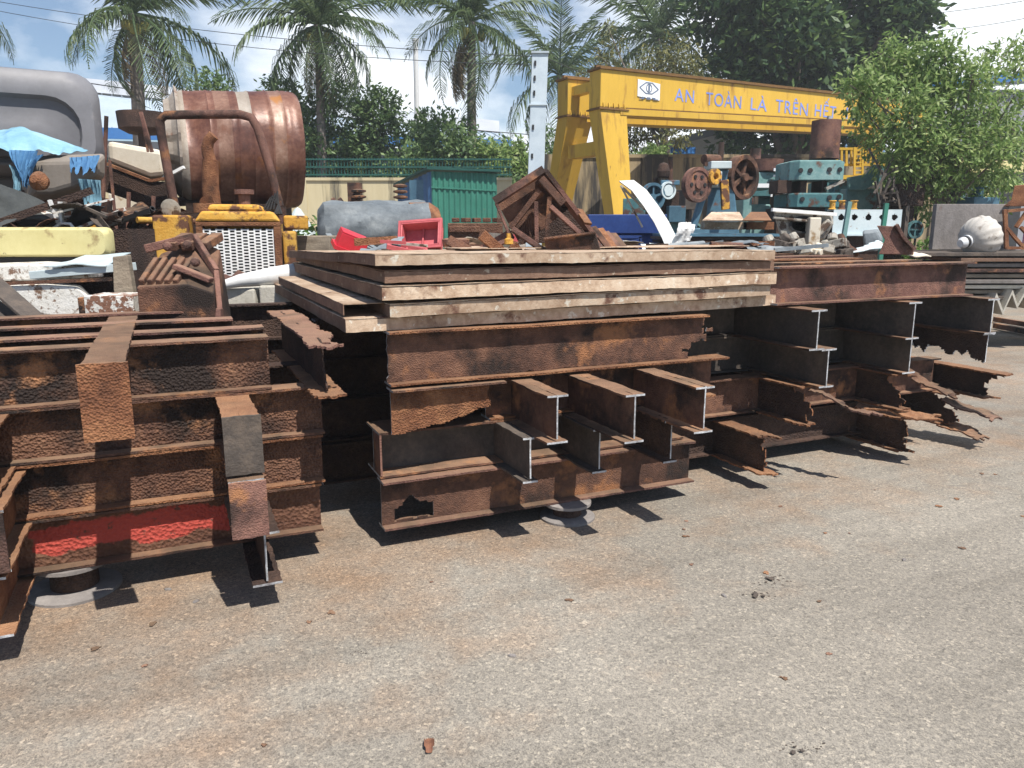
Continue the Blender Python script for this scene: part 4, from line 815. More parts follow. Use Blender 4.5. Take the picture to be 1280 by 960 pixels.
# curled flakes of plate hanging from the torn beams
fl = 'peeled rust flakes in the right pile'
for k, (u, v, z, l_, w_, rx, rz_, lab) in enumerate(((3.70, 3.66, .56, .46, .10, .22, 22, 'curled rust flake hanging below the clean cut end of the second layer'), (4.56, 3.72, .63, .42, .13, .35, 14, 'ragged flap of rusty plate hanging under the middle cross beam'),
      (4.30, 3.80, .375, .55, .16, .06, 30, 'broad orange flake lying flat in the third layer'),  (5.30, 3.90, .30, .40, .22, .25, 20, 'crumpled rusty plate at the right foot of the pile'),
      (5.22, 3.95, .16, .42, .18, .2, 12, 'flat rusty plate scrap lowest at the right foot of the pile'))):
    o = MB(); o.plate((0, 0, 0), (1,0,0), (0,1,0), (0,0,1), l_, w_, .011, 18, 8, lambda x, y, k=k, l_=l_, w_=w_: .01+.05*abs(nz(x, y, 8, k)) < y < w_-.04*abs(nz(x, y, 9, k+3)) and x < l_-.08*abs(nz(x, y, 14, k)), lambda x, y, k=k: .03*nz(x, y, 5, k)+.010*nz(x, y, 22, k), .006, k)
    ob = o.build('rust_flake', M[('rust_purple', 'rust', 'rust_orange')[k % 3]], None, W(u, v, z)); ob.rotation_euler = (0, rx, ANG+R(rz_-90)); tag(ob, lab, 'rust flake', fl)

# --- supports under the piles
def spool(label, px, py, r, h, tilt=0):
    p = zat(px, py, 0); root = empty('flanged_stand', (p.x, p.y, 0), label, 'metal stand', R(20))
    o = MB(); o.lathe([(0, 0), (r, 0), (r, .012), (r*.9, .018), (r*.45, .022), (r*.42, .03)], 40); o.build('base_disc', M['slab'], root, smooth=True)
    o = MB(); o.lathe([(r*.52, .022), (r*.50, h-.02), (r*.5, h-.018)], 32); o.build('hub', M['rust_dark'], root, smooth=True)
    o = MB(); o.lathe([(r*.5, h-.018), (r*.86, h-.016), (r*.86, h), (r*.2, h+.002), (0, h+.002)], 40); o.build('top_disc', M['slab'], root, smooth=True)
spool('round flanged metal stand under the red painted beam of the left pile', 95, 735, .19, .145)
spool('round flanged metal stand under the front of the middle pile', 709, 646, .155, .098)
spool('round flanged metal stand under the back of the middle pile', 640, 560, .15, .098)
spool('round flanged metal stand under the rear of the left pile', 215, 640, .17, .145)
sp = W(4.6, 4.6, 0); o = MB(); o.bb(-1.6, .9, -.08, .08, 0, .10); tag(o.build('timber_sleeper', M['wood'], None, sp, ANG, bevel=.01), 'timber sleeper on the ground under the right pile', 'timber')
# fill between front faces so nothing floats: packing steel on which the upper layers rest
# --- wrecked truck cab at the left, grey moulded roof
cabY = 7.2
root = empty('truck_cab', at(30, 300, cabY+.8).xy.to_3d(), 'wrecked truck cab with grey moulded roof behind the blue tarp', 'truck cab')
x0, x1 = at(-60, 150, cabY).x, at(128, 150, cabY).x; z0, z1 = at(0, 222, cabY).z, at(0, 88, cabY).z
def cabrot(o):
    a = R(29); c_, s_ = math.cos(a), math.sin(a)
    o.v = [(x1+(x-x1)*c_-(y-cabY)*s_, cabY+(x-x1)*s_+(y-cabY)*c_, z) for x, y, z in o.v]
o = MB()
o.loft([rrect(x0, x1-.05, z0, z1-.05, .2, cabY+1.7), rrect(x0, x1, z0, z1, .22, cabY+.22), rrect(x0+.02, x1-.015, z0+.02, z1-.03, .24, cabY+.07), rrect(x0+.10, x1-.07, z0+.08, z1-.12, .22, cabY),
        rrect(x0+.16, x1-.17, z0+.10, z1-.24, .25, cabY+.005)], cap1=False)
cabrot(o); o.build('roof_fairing', M['cab'], root, world=True, smooth=True)
o = MB(); o.loft([rrect(x0+.16, x1-.17, z0+.10, z1-.24, .25, cabY+.005), rrect(x0+.18, x1-.19, z0+.12, z1-.27, .22, cabY+.06), rrect(x0+.32, x1-.33, z0+.14, z1-.42, .18, cabY+.065), rrect(x0+.36, x1-.38, z0+.16, z1-.47, .16, cabY+.03)], cap0=False)
cabrot(o); o.build('roof_recess', M['cab_in'], root, world=True, smooth=True)
o = MB(); o.lathe([(0, 0), (.035, 0), (.035, .03), (0, .03)], 16, Matrix.Translation(at(107, 177, cabY-.02)) @ Matrix.Rotation(R(90), 4, 'X')); o.build('plug', M['black'], root, world=True)
o = MB(); o.bb(x0+.1, x1-.08, cabY+.35, cabY+1.6, .5, z0+.02); cabrot(o); o.build('cab_body', M['cab_in'], root, world=True, bevel=.05)
o = MB(); o.bb(x0+.2, x1-.2, cabY+.02, cabY+.34, .55, z0-.25); cabrot(o); o.build('dashboard', M['black'], root, world=True, bevel=.06)
Yt = 6.5
o = cloth([at(-70, 168, Yt+.3), at(-20, 158, Yt+.3), at(30, 160, Yt+.3), at(75, 176, Yt+.2), at(104, 184, Yt+.1)], [at(-70, 180, Yt-.35), at(-20, 186, Yt-.35), at(30, 191, Yt-.3), at(70, 190, Yt-.2), at(112, 186, Yt)], 90, 24, .09, 3, .04, .008)
root = empty('tarp', at(20, 230, Yt), 'torn light blue tarp draped over the scrap in front of the grey cab', 'tarp')
o.build('sheet', M['tarp'], root, world=True, smooth=True)
for k, (a, b, m_) in enumerate((([(14, 188), (48, 189)], [(26, 226), (30, 232)], 'tarp_deep'), ([(82, 196), (122, 194)], [(86, 214), (118, 216)], 'tarp_deep'), ([(98, 222), (124, 224)], [(103, 262), (121, 258)], 'tarp'), ([(12, 205), (26, 212)], [(17, 236), (25, 238)], 'tarp'), ([(30, 200), (54, 192)], [(28, 232), (36, 218)], 'tarp_deep'))):
    o = cloth([at(x, y, Yt-.25) for x, y in a], [at(x, y, Yt-.3) for x, y in b], 26, 20, .06, 7+k, .07, .012); o.build('torn_strip', M[m_], root, world=True, smooth=True)
o = MB(); Yb = 6.3
o.loft([[at(x, y, Yb+.75) for x, y in ((24, 200), (128, 196), (128, 226), (95, 244), (58, 250), (30, 250))], [at(x, y, Yb+.1) for x, y in ((20, 196), (131, 192), (131, 222), (98, 240), (62, 250), (34, 252))], [at(x, y, Yb) for x, y in ((40, 202), (122, 200), (122, 218), (94, 232), (66, 240), (44, 240))]])
thing1(o, 'plastic_bumper', M['taupe'], 'taupe plastic bumper hanging under the blue tarp', 'bumper', bevel=.03)
o = cloth([at(-60, 225, 6.0), at(10, 228, 6.0), at(50, 246, 6.05), at(78, 262, 6.1)], [at(-60, 288, 5.8), at(5, 285, 5.8), at(20, 272, 5.9), at(60, 270, 6.0)], 20, 12, .12, 12)
thing1(o, 'dark_cloth', M['cloth'], 'dark grey cloth heaped under the torn tarp', 'cloth', smooth=True)
o = MB(); o.box(at(60, 255, 6.4)+Vector((0, .3, -.02)), (.55, .5, .22), (0, .1, .2)); thing1(o, 'rusty_box', M['rust'], 'rusty box wedged under the taupe bumper', 'box', bevel=.02)
o = MB(); c = at(53, 228, 6.15); o.lathe([(0, 0), (.06, 0), (.075, .05), (.03, .11), (0, .11)], 14, Matrix.Translation(c) @ Matrix.Rotation(R(80), 4, 'X')); thing1(o, 'orange_lens', M['rust_orange'], 'dull orange lamp lens under the blue tarp', 'lamp lens', smooth=True)
# white bent bracket and rod standing on the yellow panel
o = MB(); o.bar(at(62, 250, 6.0), at(75, 283, 6.0), .03, .02); o.bar(at(75, 252, 6.0), at(78, 280, 6.0), .02, .03); o.tube([at(66, 286, 5.95), at(76, 279, 5.95), at(88, 280, 5.95), at(94, 288, 5.95)], .012); o.tube([at(91, 255, 6.1), at(92, 290, 6.1)], .012)
thing1(o, 'bracket', M['white'], 'white bent metal bracket with a loop standing behind the pale yellow panel', 'bracket')
# pale yellow truck panel
Yp = 5.6; root = empty('truck_sideboard', at(40, 322, Yp), 'long pale yellow truck side board with a rounded end, lying under the tarp', 'truck part')
o = MB(); a, b = at(-80, 284, Yp), at(136, 320, Yp)
o.loft([rrect(a.x, b.x-.02, b.z-.01, a.z-.0, .05, Yp+.14), rrect(a.x, b.x, b.z-.01, a.z, .05, Yp+.04), rrect(a.x, b.x-.02, b.z+.01, a.z-.02, .05, Yp)]); o.build('panel', M['pyellow'], root, world=True, smooth=True)
o = MB(); o.bb(a.x, b.x-.02, Yp+.03, Yp+.14, b.z-.06, b.z-.012); o.build('under_frame', M['black'], root, world=True)
o = MB(); o.bb(a.x, b.x-.35, Yp+.05, Yp+.6, .0, b.z-.062); o.build('trestle', M['rust_dark'], root, world=True)
# white, flaking hull-like tank
Yh = 4.95
o = MB(); P = lambda pts, Y: [at(x, y, Y) for x, y in pts]
prof = [(-60, 356), (60, 352), (100, 356), (116, 372), (128, 392), (112, 404), (60, 398), (20, 388), (-60, 380)]
o.loft([P(prof, Yh+.75), P(prof, Yh+.12), P([(x*.985-1, 376+(y-376)*.86) for x, y in prof], Yh)])
root = empty('white_hull', at(40, 410, Yh), 'white flaking rounded steel hull lying on the left pile', 'steel hull'); ob = o.build('hull', M['white_flaky'], root, world=True, bevel=.015)
o = MB(); o.loft([P([(-60, 330), (60, 326), (128, 330), (130, 346), (60, 351), (-60, 350)], Yh+.8), P([(-60, 333), (60, 330), (100, 332), (112, 347), (60, 350), (-60, 352)], Yh+.08)]); o.build('upper_plate', M['white_flaky'], root, world=True, bevel=.01)
o = MB(); o.bar(at(-30, 356, Yh-.012), at(140, 349, Yh-.012), .012, .022); o.build('edge_strip', M['rust'], root, world=True)
o = MB(); o.bar(at(40, 344, Yh+.03), at(168, 333, Yh+.03), .06, .05); thing1(o, 'white_angle_bar', M['bluewhite'], 'white painted angle bar lying across the top of the white hull', 'angle bar', bevel=.004)
o = MB(); o.plate(at(55, 333, Yh-.02), (1,0,.02), (0,1,.1), (0,-.1,1), .42, .5, .006, 12, 8, lambda x, y: x < .40-.2*y, lambda x, y: .02*nz(x, y, 5, 2), .004); thing1(o, 'bluish_sheet', M['bluewhite'], 'pale bluish sheet offcut tucked over the white hull', 'steel sheet')
o = MB(); o.prism([(-.055, 0), (.06, 0), (.045, .26), (-.04, .25)], -.04, .04); ob = tag(o.build('post_stump', M['wood'], None, at(157, 372, 4.75), R(10), bevel=.006), 'weathered grey post stump between the white hull and the bolted block', 'post'); 
o = MB(); a, b = at(113, 410, 4.42), at(175, 370, 4.42); o.bb(-.02, b.x-a.x-.05, 0, .25, 0, b.z-a.z); o.bb(-.06, -.021, .01, .24, .01, b.z-a.z-.01, m=1)
tag(o.build('flaky_white_box', [M['white_half'], M['rust']], None, a, R(4), bevel=.004), 'small rusty box with half its white paint flaked off', 'box')
o = MB(); o.bar(at(-25, 338, 4.5), at(62, 415, 4.15), .02, .12, up=(0,1,.2)); o.bar(at(-30, 362, 4.52), at(40, 420, 4.2), .09, .02); thing1(o, 'slanted_angle_bar', M['rust_grey'], 'greyish rusty angle bar slanting down at the left edge in front of the white hull', 'angle bar', bevel=.004)
# bolted rusty block on the left pile
Yk = 4.28; bx = at(176, 414, Yk); sx_ = (at(266, 400, Yk).x - bx.x)
root = empty('bolted_block', bx+Vector((sx_/2, .2, 0)), 'rusty block with sloped bolted top like a crawler track, on the left pile', 'machine part', R(8))
def LB(x, y, z): return bx + Vector((x*math.cos(R(8))-y*math.sin(R(8)), x*math.sin(R(8))+y*math.cos(R(8)), z))
o = MB(); hF = .255
o.loft([[LB(0,0,0), LB(sx_,0,.02), LB(sx_,0,hF-.05), LB(sx_*.66,0,hF), LB(0,0,hF-.01)], [LB(-.02,.5,0), LB(sx_-.02,.5,0), LB(sx_-.06,.5,hF+.18), LB(sx_*.55,.5,hF+.24), LB(0,.5,hF+.16)]])
o.build('housing', M['rust'], root, world=True, bevel=.008)
o = MB()
for k in range(5): o.bar(LB(.02+.045*k, .02, hF+.012), LB(.03+.05*k, .30, hF+.13), .03, .035)
for k in range(3): o.bar(LB(.10+.09*k, .34, hF+.20), LB(.15+.09*k, .55, hF+.26), .07, .05)
o.build('ribs', M['rust'], root, world=True, bevel=.006)
o = MB(); o.bar(LB(sx_*.45, .10, hF+.10), LB(sx_-.02, .05, hF+.02), .06, .03); o.bar(LB(-.04, .33, hF+.19), LB(sx_*.55, .40, hF+.26), .04, .05); o.bar(LB(sx_*.55, .40, hF+.26), LB(sx_*.95, .18, hF+.06), .03, .05); o.bar(LB(sx_*.95, .18, hF+.06), LB(sx_+.02, .02, .10), .03, .05); o.bar(LB(sx_+.02, .02, .12), LB(sx_+.01, .0, -.01), .03, .05)
o.build('side_strap', M['rust_purple'], root, world=True, bevel=.006)
for k, (x, y, z) in enumerate(((.10, .30, .20), (.21, .32, .21), (.29, .14, .115))):
    o = MB(); o.lathe([(.026, 0), (.026, .02), (.016, .03), (0, .032)], 10, Matrix.Translation(LB(x, y, hF+z)) @ Matrix.Rotation(R(60), 4, 'X')); o.build('bolt', M['rust_purple'], root, world=True)
# pale concrete blocks and white pipe
Yc = 6.0
for k, (xa, xb, ya, yb, lab) in enumerate(((267, 318, 361, 388, 'pale concrete block directly under the thin end of the white pipe'), (325, 398, 357, 387, 'pale concrete block directly under the thick end of the white pipe'), (262, 318, 389, 440, 'tall pale concrete block at the bottom left below the white pipe'), (316, 402, 388, 440, 'tall pale concrete block at the bottom right beside the trays'))):
    a, b = at(xa, yb, Yc), at(xb, ya, Yc); o = MB(); o.bb(a.x, b.x, Yc, Yc+.45, a.z if k < 2 else 0, b.z)
    tag(thing1(o, 'concrete_block', M['concrete'], lab, 'concrete block', bevel=.015), group='pale concrete blocks')
o = MB(); o.tube([at(262, 360, 5.95), at(300, 351, 6.0), at(345, 345, 6.1), at(372, 342, 6.2)], [.018, .05, .075, .085], 20); thing1(o, 'white_pipe', M['white'], 'white tapering pipe lying on the pale concrete blocks', 'pipe', smooth=True)
# --- yellow tractor with radiator grille
Yr = 6.9; ry = R(14)
base = at(300, 420, Yr); root = empty('yellow_tractor', (base.x, Yr+.9, 0), 'rusty yellow tractor with a slotted white radiator grille and a tall exhaust pipe', 'tractor', 0)
cx = at(300, 316, Yr).x; gz0, gz1 = at(300, 352, Yr).z, at(300, 286, Yr).z; gw = at(345, 316, Yr).x-at(256, 316, Yr).x
def TB(x, y, z): return Vector((cx + x*math.cos(ry)-y*math.sin(ry), Yr + x*math.sin(ry)+y*math.cos(ry), z))
def tbox(o, x0, x1, y0, y1, z0, z1, m=0, top=0):
    o.hexa([TB(x0,y0,z0), TB(x1,y0,z0), TB(x1,y1,z0), TB(x0,y1,z0), TB(x0+top,y0,z1), TB(x1-top,y0,z1), TB(x1-top,y1,z1), TB(x0+top,y1,z1)], m)
o = MB(); hw = gw/2
for (a, b, c, d) in ((-hw-.035, -hw+.02, gz0-.1, gz1+.02), (hw-.02, hw+.04, gz0-.1, gz1+.02)): tbox(o, a, b, -.02, .14, c, d)
tbox(o, -hw-.035, hw+.04, -.02, .14, gz1+.021, gz1+.06); tbox(o, -hw+.022, hw-.022, -.02, .14, gz0-.1, gz0-.02)
o.build('radiator_frame', M['rust_orange'], root, world=True, bevel=.008)
o = MB(); tbox(o, -hw-.04, hw+.04, -.03, .95, gz1+.062, gz1+.15, top=.06); tbox(o, -hw+.05, hw-.1, .0, .6, gz1+.151, gz1+.21, top=.03); tbox(o, -hw-.02, hw+.02, .16, 1.1, gz0, gz1+.06); o.build('hood', M['yellow_rust'], root, world=True, bevel=.02)
o = MB(); tbox(o, -hw+.02, hw-.02, .06, .12, gz0-.02, gz1); o.build('radiator_core', M['black'], root, world=True)
o = MB(); nc, nr = 11, 17; W_ = gw-.05; H_ = gz1-gz0
for i in range(nc+1):
    x = -W_/2+W_*i/nc; tbox(o, x-.007, x+.007, .0, .012, gz0-.02, gz1)
for i in range(nc):
    for j in range(nr+1):
        z = gz0-.01+H_*(j+(.5 if i % 2 else 0))/nr
        if z < gz1-.005: x = -W_/2+W_*i/nc; tbox(o, x+.0072, x+W_/nc-.0072, .002, .011, z-.006, z+.006)
o.build('grille', M['white'], root, world=True)
e0 = TB(-hw+.06, .12, gz1+.2); o = MB(); p = at(263, 235, Yr+.1); q = at(260, 188, Yr+.1)
o.tube([e0, Vector((p.x, Yr+.12, at(0, 255, Yr).z)), p, at(263, 200, Yr+.1)], [.085, .078, .072, .068], 18); o.tube([at(263, 202, Yr+.1), at(260, 192, Yr+.1), at(259, 184, Yr+.1), at(261, 176, Yr+.1), at(267, 169, Yr+.1)], [.052, .052, .05, .048, .047], 16)
o.tube([e0-Vector((0,0,.06)), e0+Vector((0,0,.02))], .12, 14); o.build('exhaust_pipe', M['rust_orange'], root, world=True, smooth=True)
o = MB(); o.tube([TB(.06, .1, gz1+.2), TB(.06, .1, gz1+.30)], .05, 14); o.tube([TB(.06, .1, gz1+.30), TB(.06, .1, gz1+.34)], .085, 16); o.build('filler_cap', M['rust_purple'], root, world=True)
o = MB(); Yo = Yr+.5; o.tube([at(218, 256, Yo-.1), at(210, 215, Yo-.1), at(201, 165, Yo-.1), at(200, 150, Yo-.1), at(207, 144, Yo-.1), at(250, 143, Yo), at(300, 143, Yo), at(314, 147, Yo), at(322, 160, Yo), at(336, 205, Yo), at(350, 258, Yo)], .04, 12); o.tube([at(350, 258, Yo), at(351, 280, Yo)], .055, 10); o.build('roll_bar', M['rust_purple'], root, world=True, smooth=True)
o = MB(); o.lathe([(.02, -.06), (.06, -.05), (.085, 0), (.09, .012), (.075, .016), (0, .018)], 20, Matrix.Translation(at(214, 261, Yr+.2)) @ Matrix.Rotation(R(100), 4, 'X')); o.build('headlight', M['engine'], root, world=True, smooth=True)
o = MB(); tbox(o, -hw-.42, -hw-.12, .2, .5, gz0+.05, gz1+.12); tbox(o, -hw-.45, -hw-.16, .1, .4, gz0-.3, gz0+.045); o.build('side_bracket', M['yellow_rust'], root, world=True, bevel=.02)
o = MB(); tbox(o, hw+.05, hw+.17, .1, .6, gz0-.1, gz1-.02); tbox(o, hw+.06, hw+.28, .25, .5, gz1-.01, gz1+.12); o.build('side_bracket', M['yellow_rust'], root, world=True, bevel=.02)
o = MB(); tbox(o, -hw, hw, .2, 2.4, .45, gz0); tbox(o, -hw-.1, hw+.1, -.05, .15, gz0-.22, gz0-.105); o.build('chassis', M['rust_dark'], root, world=True)
for s in (-1, 1):
    o = MB(); c = TB(s*(hw+.25), 1.9, .62); o.lathe([(.28, -.16), (.55, -.18), (.62, -.10), (.62, .10), (.55, .18), (.28, .16)], 30, Matrix.Translation(c) @ Matrix.Rotation(ry, 4, 'Z') @ Matrix.Rotation(R(90), 4, 'Y')); wl = o.build('wheel', M['black'], root, world=True, smooth=True)
o = MB()
for k in range(6): o.box(TB(-hw+.1+gw*.17*k, -.10+.03*(k % 2), gz0-.05+.03*(k % 3)), (.14, .12, .11), (k, .4*k, .7*k))
o.build('broken_bracket', M['rust_purple'], root, world=True, bevel=.01)
# black hoses behind the hood
o = MB()
for k in range(4): o.tube([at(330+4*k, 262, Yr+.4), at(338+3*k, 248-3*k, Yr+.45), at(348, 256, Yr+.4), at(352-3*k, 268, Yr+.35)], .011, 8)
thing1(o, 'hose_bundle', M['black'], 'black hoses looping over the right side of the yellow tractor', 'hoses')
# --- big dented drum
Yd = 9.6; dirv = Vector((math.cos(R(24)), math.sin(R(24)), 0)); c0 = at(196, 182, Yd-.35); c0 = at(222, 183, Yd-.2); Ld = 1.36; rd = .70
Md = Matrix.Translation(c0) @ Matrix.Rotation(R(24), 4, 'Z') @ Matrix.Rotation(R(90), 4, 'Y')
root = empty('steel_drum', (c0+dirv*Ld/2).xy.to_3d(), 'large dented copper brown mixer drum with a pale stripe, behind the yellow tractor', 'drum')
def dent(a, z):
    p = c0 + dirv*z
    return .03*nz(math.cos(a)*1.3, math.sin(a)*1.3+z*1.2, 1.6, 5) - .22*math.exp(-((z-.10)/.25)**2)*max(0, math.cos(a-R(235)))**2 - .05*math.exp(-((z-.55)/.35)**2)*max(0, math.cos(a-R(200)))**4
prof = [(rd*.93, 0), (rd*.985, .05)]
for k in range(1, 56):
    z = .05 + (Ld-.12)*k/55
    rib = .012*sum(math.exp(-((z-q)/.012)**2) for q in (.24, .29, .34, .58, .63, .80, 1.0, 1.16, 1.21))
    prof.append((rd+rib, z))
prof += [(rd*.985, Ld-.03), (rd*.95, Ld), (rd*.5, Ld+.03), (0, Ld+.04)]
o = MB(); o.lathe(prof, 72, Md, 0, dent)
# a pale painted band, plus pale bands that paint in highlights and ring shading
for fi in range(len(o.f)):
    z = sum((Md.inverted() @ Vector(o.v[i])).z for i in o.f[fi])/len(o.f[fi]); 
    if .40 < z < .56 or 1.02 < z < 1.15: o.m[fi] = 2
    if z < .10+.02*nz(o.v[o.f[fi][0]][1]*3, o.v[o.f[fi][0]][2]*3, 2, 4): o.m[fi] = 1
    if .66 < z < .80 and sum((Vector(o.v[i])).z for i in o.f[fi])/4 > c0.z+.28: o.m[fi] = 1
o.build('shell', [M['copper'], M['drum_grey'], M['copper_pale']], root, world=True, smooth=True)
o = MB(); o.lathe([(rd*.93, .0), (rd*.9, .03), (rd*.72, -.06), (rd*.68, -.12), (rd*.40, -.04), (0, .02)], 48, Md, 0, lambda a, z: .08*nz(math.cos(a)*2, math.sin(a)*2, 1.3, 9)+.04*nz(math.cos(a)*5, math.sin(a)*5, 1.3, 4)); o.build('dented_end', M['drum_grey'], root, world=True)
o = MB(); o.bar(c0+Vector((-.05, -.3, -.65)), c0+Vector((.6, .0, -.6)), .12, .1); 
for s in (.3, 1.05):
    p = c0+dirv*s; o.bb(p.x-.08, p.x+.08, p.y-.5, p.y+.5, 0, p.z-.66)
o.build('cradle', M['rust_dark'], root, world=True)
o = MB(); a = at(217, 216, Yd-1.1); o.bar(a, at(230, 209, Yd-1.1), .05, .03); thing1(o, 'bent_flap', M['white'], 'small white bent metal flap sticking out of the dented end of the drum', 'metal flap')
# cream hull fragment left of the drum and the dark frame below it
Yq = 8.6
o = MB(); o.loft([P([(135, 178), (205, 190), (205, 222), (190, 224), (135, 206)], Yq+.8), P([(134, 176), (204, 188), (207, 220), (188, 222), (136, 202)], Yq)])
root = empty('cream_fragment', at(170, 230, Yq), 'cream coloured body fragment with rusty lower edge, left of the drum', 'body panel'); o.build('panel', M['cream'], root, world=True, bevel=.05)
o = MB(); o.bar(at(134, 205, Yq-.05), at(188, 226, Yq-.05), .05, .03); o.bar(at(188, 226, Yq-.05), at(208, 223, Yq-.05), .05, .03); o.build('edge_strip', M['rust_orange'], root, world=True)
o = MB(); o.loft([P([(126, 205), (188, 226), (212, 228), (212, 262), (150, 240), (126, 232)], Yq+.9), P([(126, 205), (186, 228), (212, 230), (212, 268), (150, 246), (126, 238)], Yq+.06)]); o.build('under_body', M['rust_dark'], root, world=True)
Yf = 8.2; o = MB()
for a, b, t in (((133, 145), (127, 300), .03), ((128, 300), (235, 303), .05), ((137, 200), (150, 330), .022), ((161, 240), (160, 300), .03), ((192, 245), (190, 300), .03), ((176, 140), (190, 190), .03), ((178, 150), (185, 190), .02)):
    o.bar(at(*a, Yf), at(*b, Yf), t, t)
for x in (140, 225): o.bar(at(x, 300, Yf+.1), at(x, 300, Yf+.1)*1-Vector((0,0,at(x, 300, Yf).z)), .06, .06)
thing1(o, 'rod_frame', M['rust_purple'], 'spindly rusty rod frame standing left of the yellow tractor', 'metal frame')
o = MB(); o.bb(at(128, 300, 9).x, at(232, 300, 9).x, 9.0, 9.6, 0, at(0, 262, 9).z); thing1(o, 'engine_block', M['rust_dark'], 'dark engine block in the shade under the cream fragment', 'engine', bevel=.04)
o = MB(); o.bb(at(140, 300, 9.8).x, at(196, 300, 9.8).x, 9.8, 10.2, 0, at(0, 240, 9.8).z); thing1(o, 'cream_cabinet', M['cream'], 'cream cabinet half hidden behind the rusty rod frame', 'cabinet', bevel=.03)
o = MB(); p = at(178, 145, 14); o.tube([p-Vector((0,0,.22)), p+Vector((0,0,.05))], [.40, .42], 20); o.tube([Vector((p.x, p.y, 0)), p], .10, 10); o.tube([p-Vector((0,0,.30)), p-Vector((0,0,.22))], [.25, .40], 20); thing1(o, 'dark_hopper', M['rust_dark'], 'dark round hopper on a post in front of the palm trunk', 'hopper', smooth=True)
# --- box, tank, shed and small stuff in the middle
Yx = 7.4; o = MB(); a, b = at(346, 340, Yx), at(412, 295, Yx); o.bb(a.x, b.x, Yx, Yx+.5, 0, b.z)
thing1(o, 'grey_box', M['wood'], 'weathered grey brown box behind the left end of the trays', 'box', bevel=.008)
o = MB()
for k in range(9): o.bar(at(400+5*k, 300-4*(k % 3), 7.9), at(412+8*k, 314-2*(k % 2), 7.7), .06, .008)
root = thing1(o, 'sheet_offcuts', M['galv'], 'tangle of pale sheet metal offcuts beside the grey brown box', 'sheet offcuts')
o = MB(); o.bb(at(395, 320, 7.6).x, at(470, 320, 7.6).x, 7.6, 8.4, 0, at(0, 311, 7.6).z); thing1(o, 'scrap_bin', M['rust_dark'], 'dark steel bin holding the sheet offcuts', 'scrap bin')
def cone_sheet(): 
    o = MB(); p = at(362+12, 273, 12); return o
o = MB(); p = at(373, 280, 12.0); o.lathe([(.35, 0), (.22, .25), (.05, .52), (0, .55)], 10, Matrix.Translation((p.x, p.y, p.z-.3)), 0, lambda a, z: .05*math.sin(5*a)); o.tube([Vector((p.x, p.y, 0)), Vector((p.x, p.y, p.z-.3))], .2, 10); thing1(o, 'wrapped_bundle', M['bluewhite'], 'pale plastic wrapped bundle against the cream wall', 'bundle')
Yg = 11.5; rg = .46; cl = at(398, 284, Yg); cr_ = at(545, 292, Yg+.5); ax = (cr_-cl); Lg = ax.length; dz_ = cl.z-.06
Mg = Matrix.Translation(Vector((cl.x, Yg, dz_-.02))) @ Matrix.Rotation(R(16), 4, 'Z') @ Matrix.Rotation(R(90), 4, 'Y')
root = empty('storage_tank', (cl.x+Lg/2, Yg, 0), 'grey covered cylindrical tank with an orange rusty end, before the green shed', 'tank')
o = MB(); o.lathe([(0, -.02), (rg*.7, .0), (rg*.94, .08), (rg, .2)] + [(rg, .2+(Lg-.35)*k/24) for k in range(1, 25)], 40, Mg, 0, lambda a, z: .07*nz(math.cos(a)*1.5+z, math.sin(a)*1.5, 1.8, 3)+.02*nz(math.cos(a)*4+z*4, math.sin(a)*4, 2, 6)); o.build('cover', M['galv'], root, world=True, smooth=True)
o = MB(); o.lathe([(rg*.97, Lg-.42), (rg*.97, Lg-.1), (rg*.8, Lg+.02), (rg*.4, Lg+.08), (0, Lg+.1)], 36, Mg); o.build('rusty_end', M['rust_orange'], root, world=True, smooth=True)
o = MB()
for s in (.3, Lg-.3): p = Mg @ Vector((0, 0, s)); o.bb(p.x-.06, p.x+.06, p.y-.3, p.y+.3, 0, p.z-.3)
o.build('saddle', M['rust_dark'], root, world=True)
for k, (x, yt, yb, Y) in enumerate(((445, 224, 262, 14), (497, 216, 262, 14.5))):
    o = MB(); p = at(x, yb, Y); q = at(x, yt, Y); h = q.z
    if k == 0: o.bb(p.x-.16, p.x+.06, Y+.1, Y+.35, 0, q.z-.05)
    o.tube([(p.x+.08*k, Y, 0), (p.x+.08*k, Y, h*.8)], .07, 12)
    for j in range(4): zz = h*.78+.1*j; o.lathe([(.05, 0), (.13, .02), (.13, .05), (.05, .07)], 12, Matrix.Translation((p.x+.06, Y, zz)))
    if k == 0:
        for dx in (-.42, -.3): o.lathe([(.04, 0), (.11, .03), (.11, .08), (.04, .1)], 10, Matrix.Translation((p.x+dx, Y, h*.82)) @ Matrix.Rotation(R(70), 4, 'Y'))
        o.bar((p.x-.5, Y, h*.8), (p.x, Y, h*.8), .06, .05)
    thing1(o, 'rusty_valve', M['rust'], ('rusty valves on a concrete post behind the grey tank', 'rusty valve stack on a pipe at the corner of the blue shed wall')[k], 'valve')
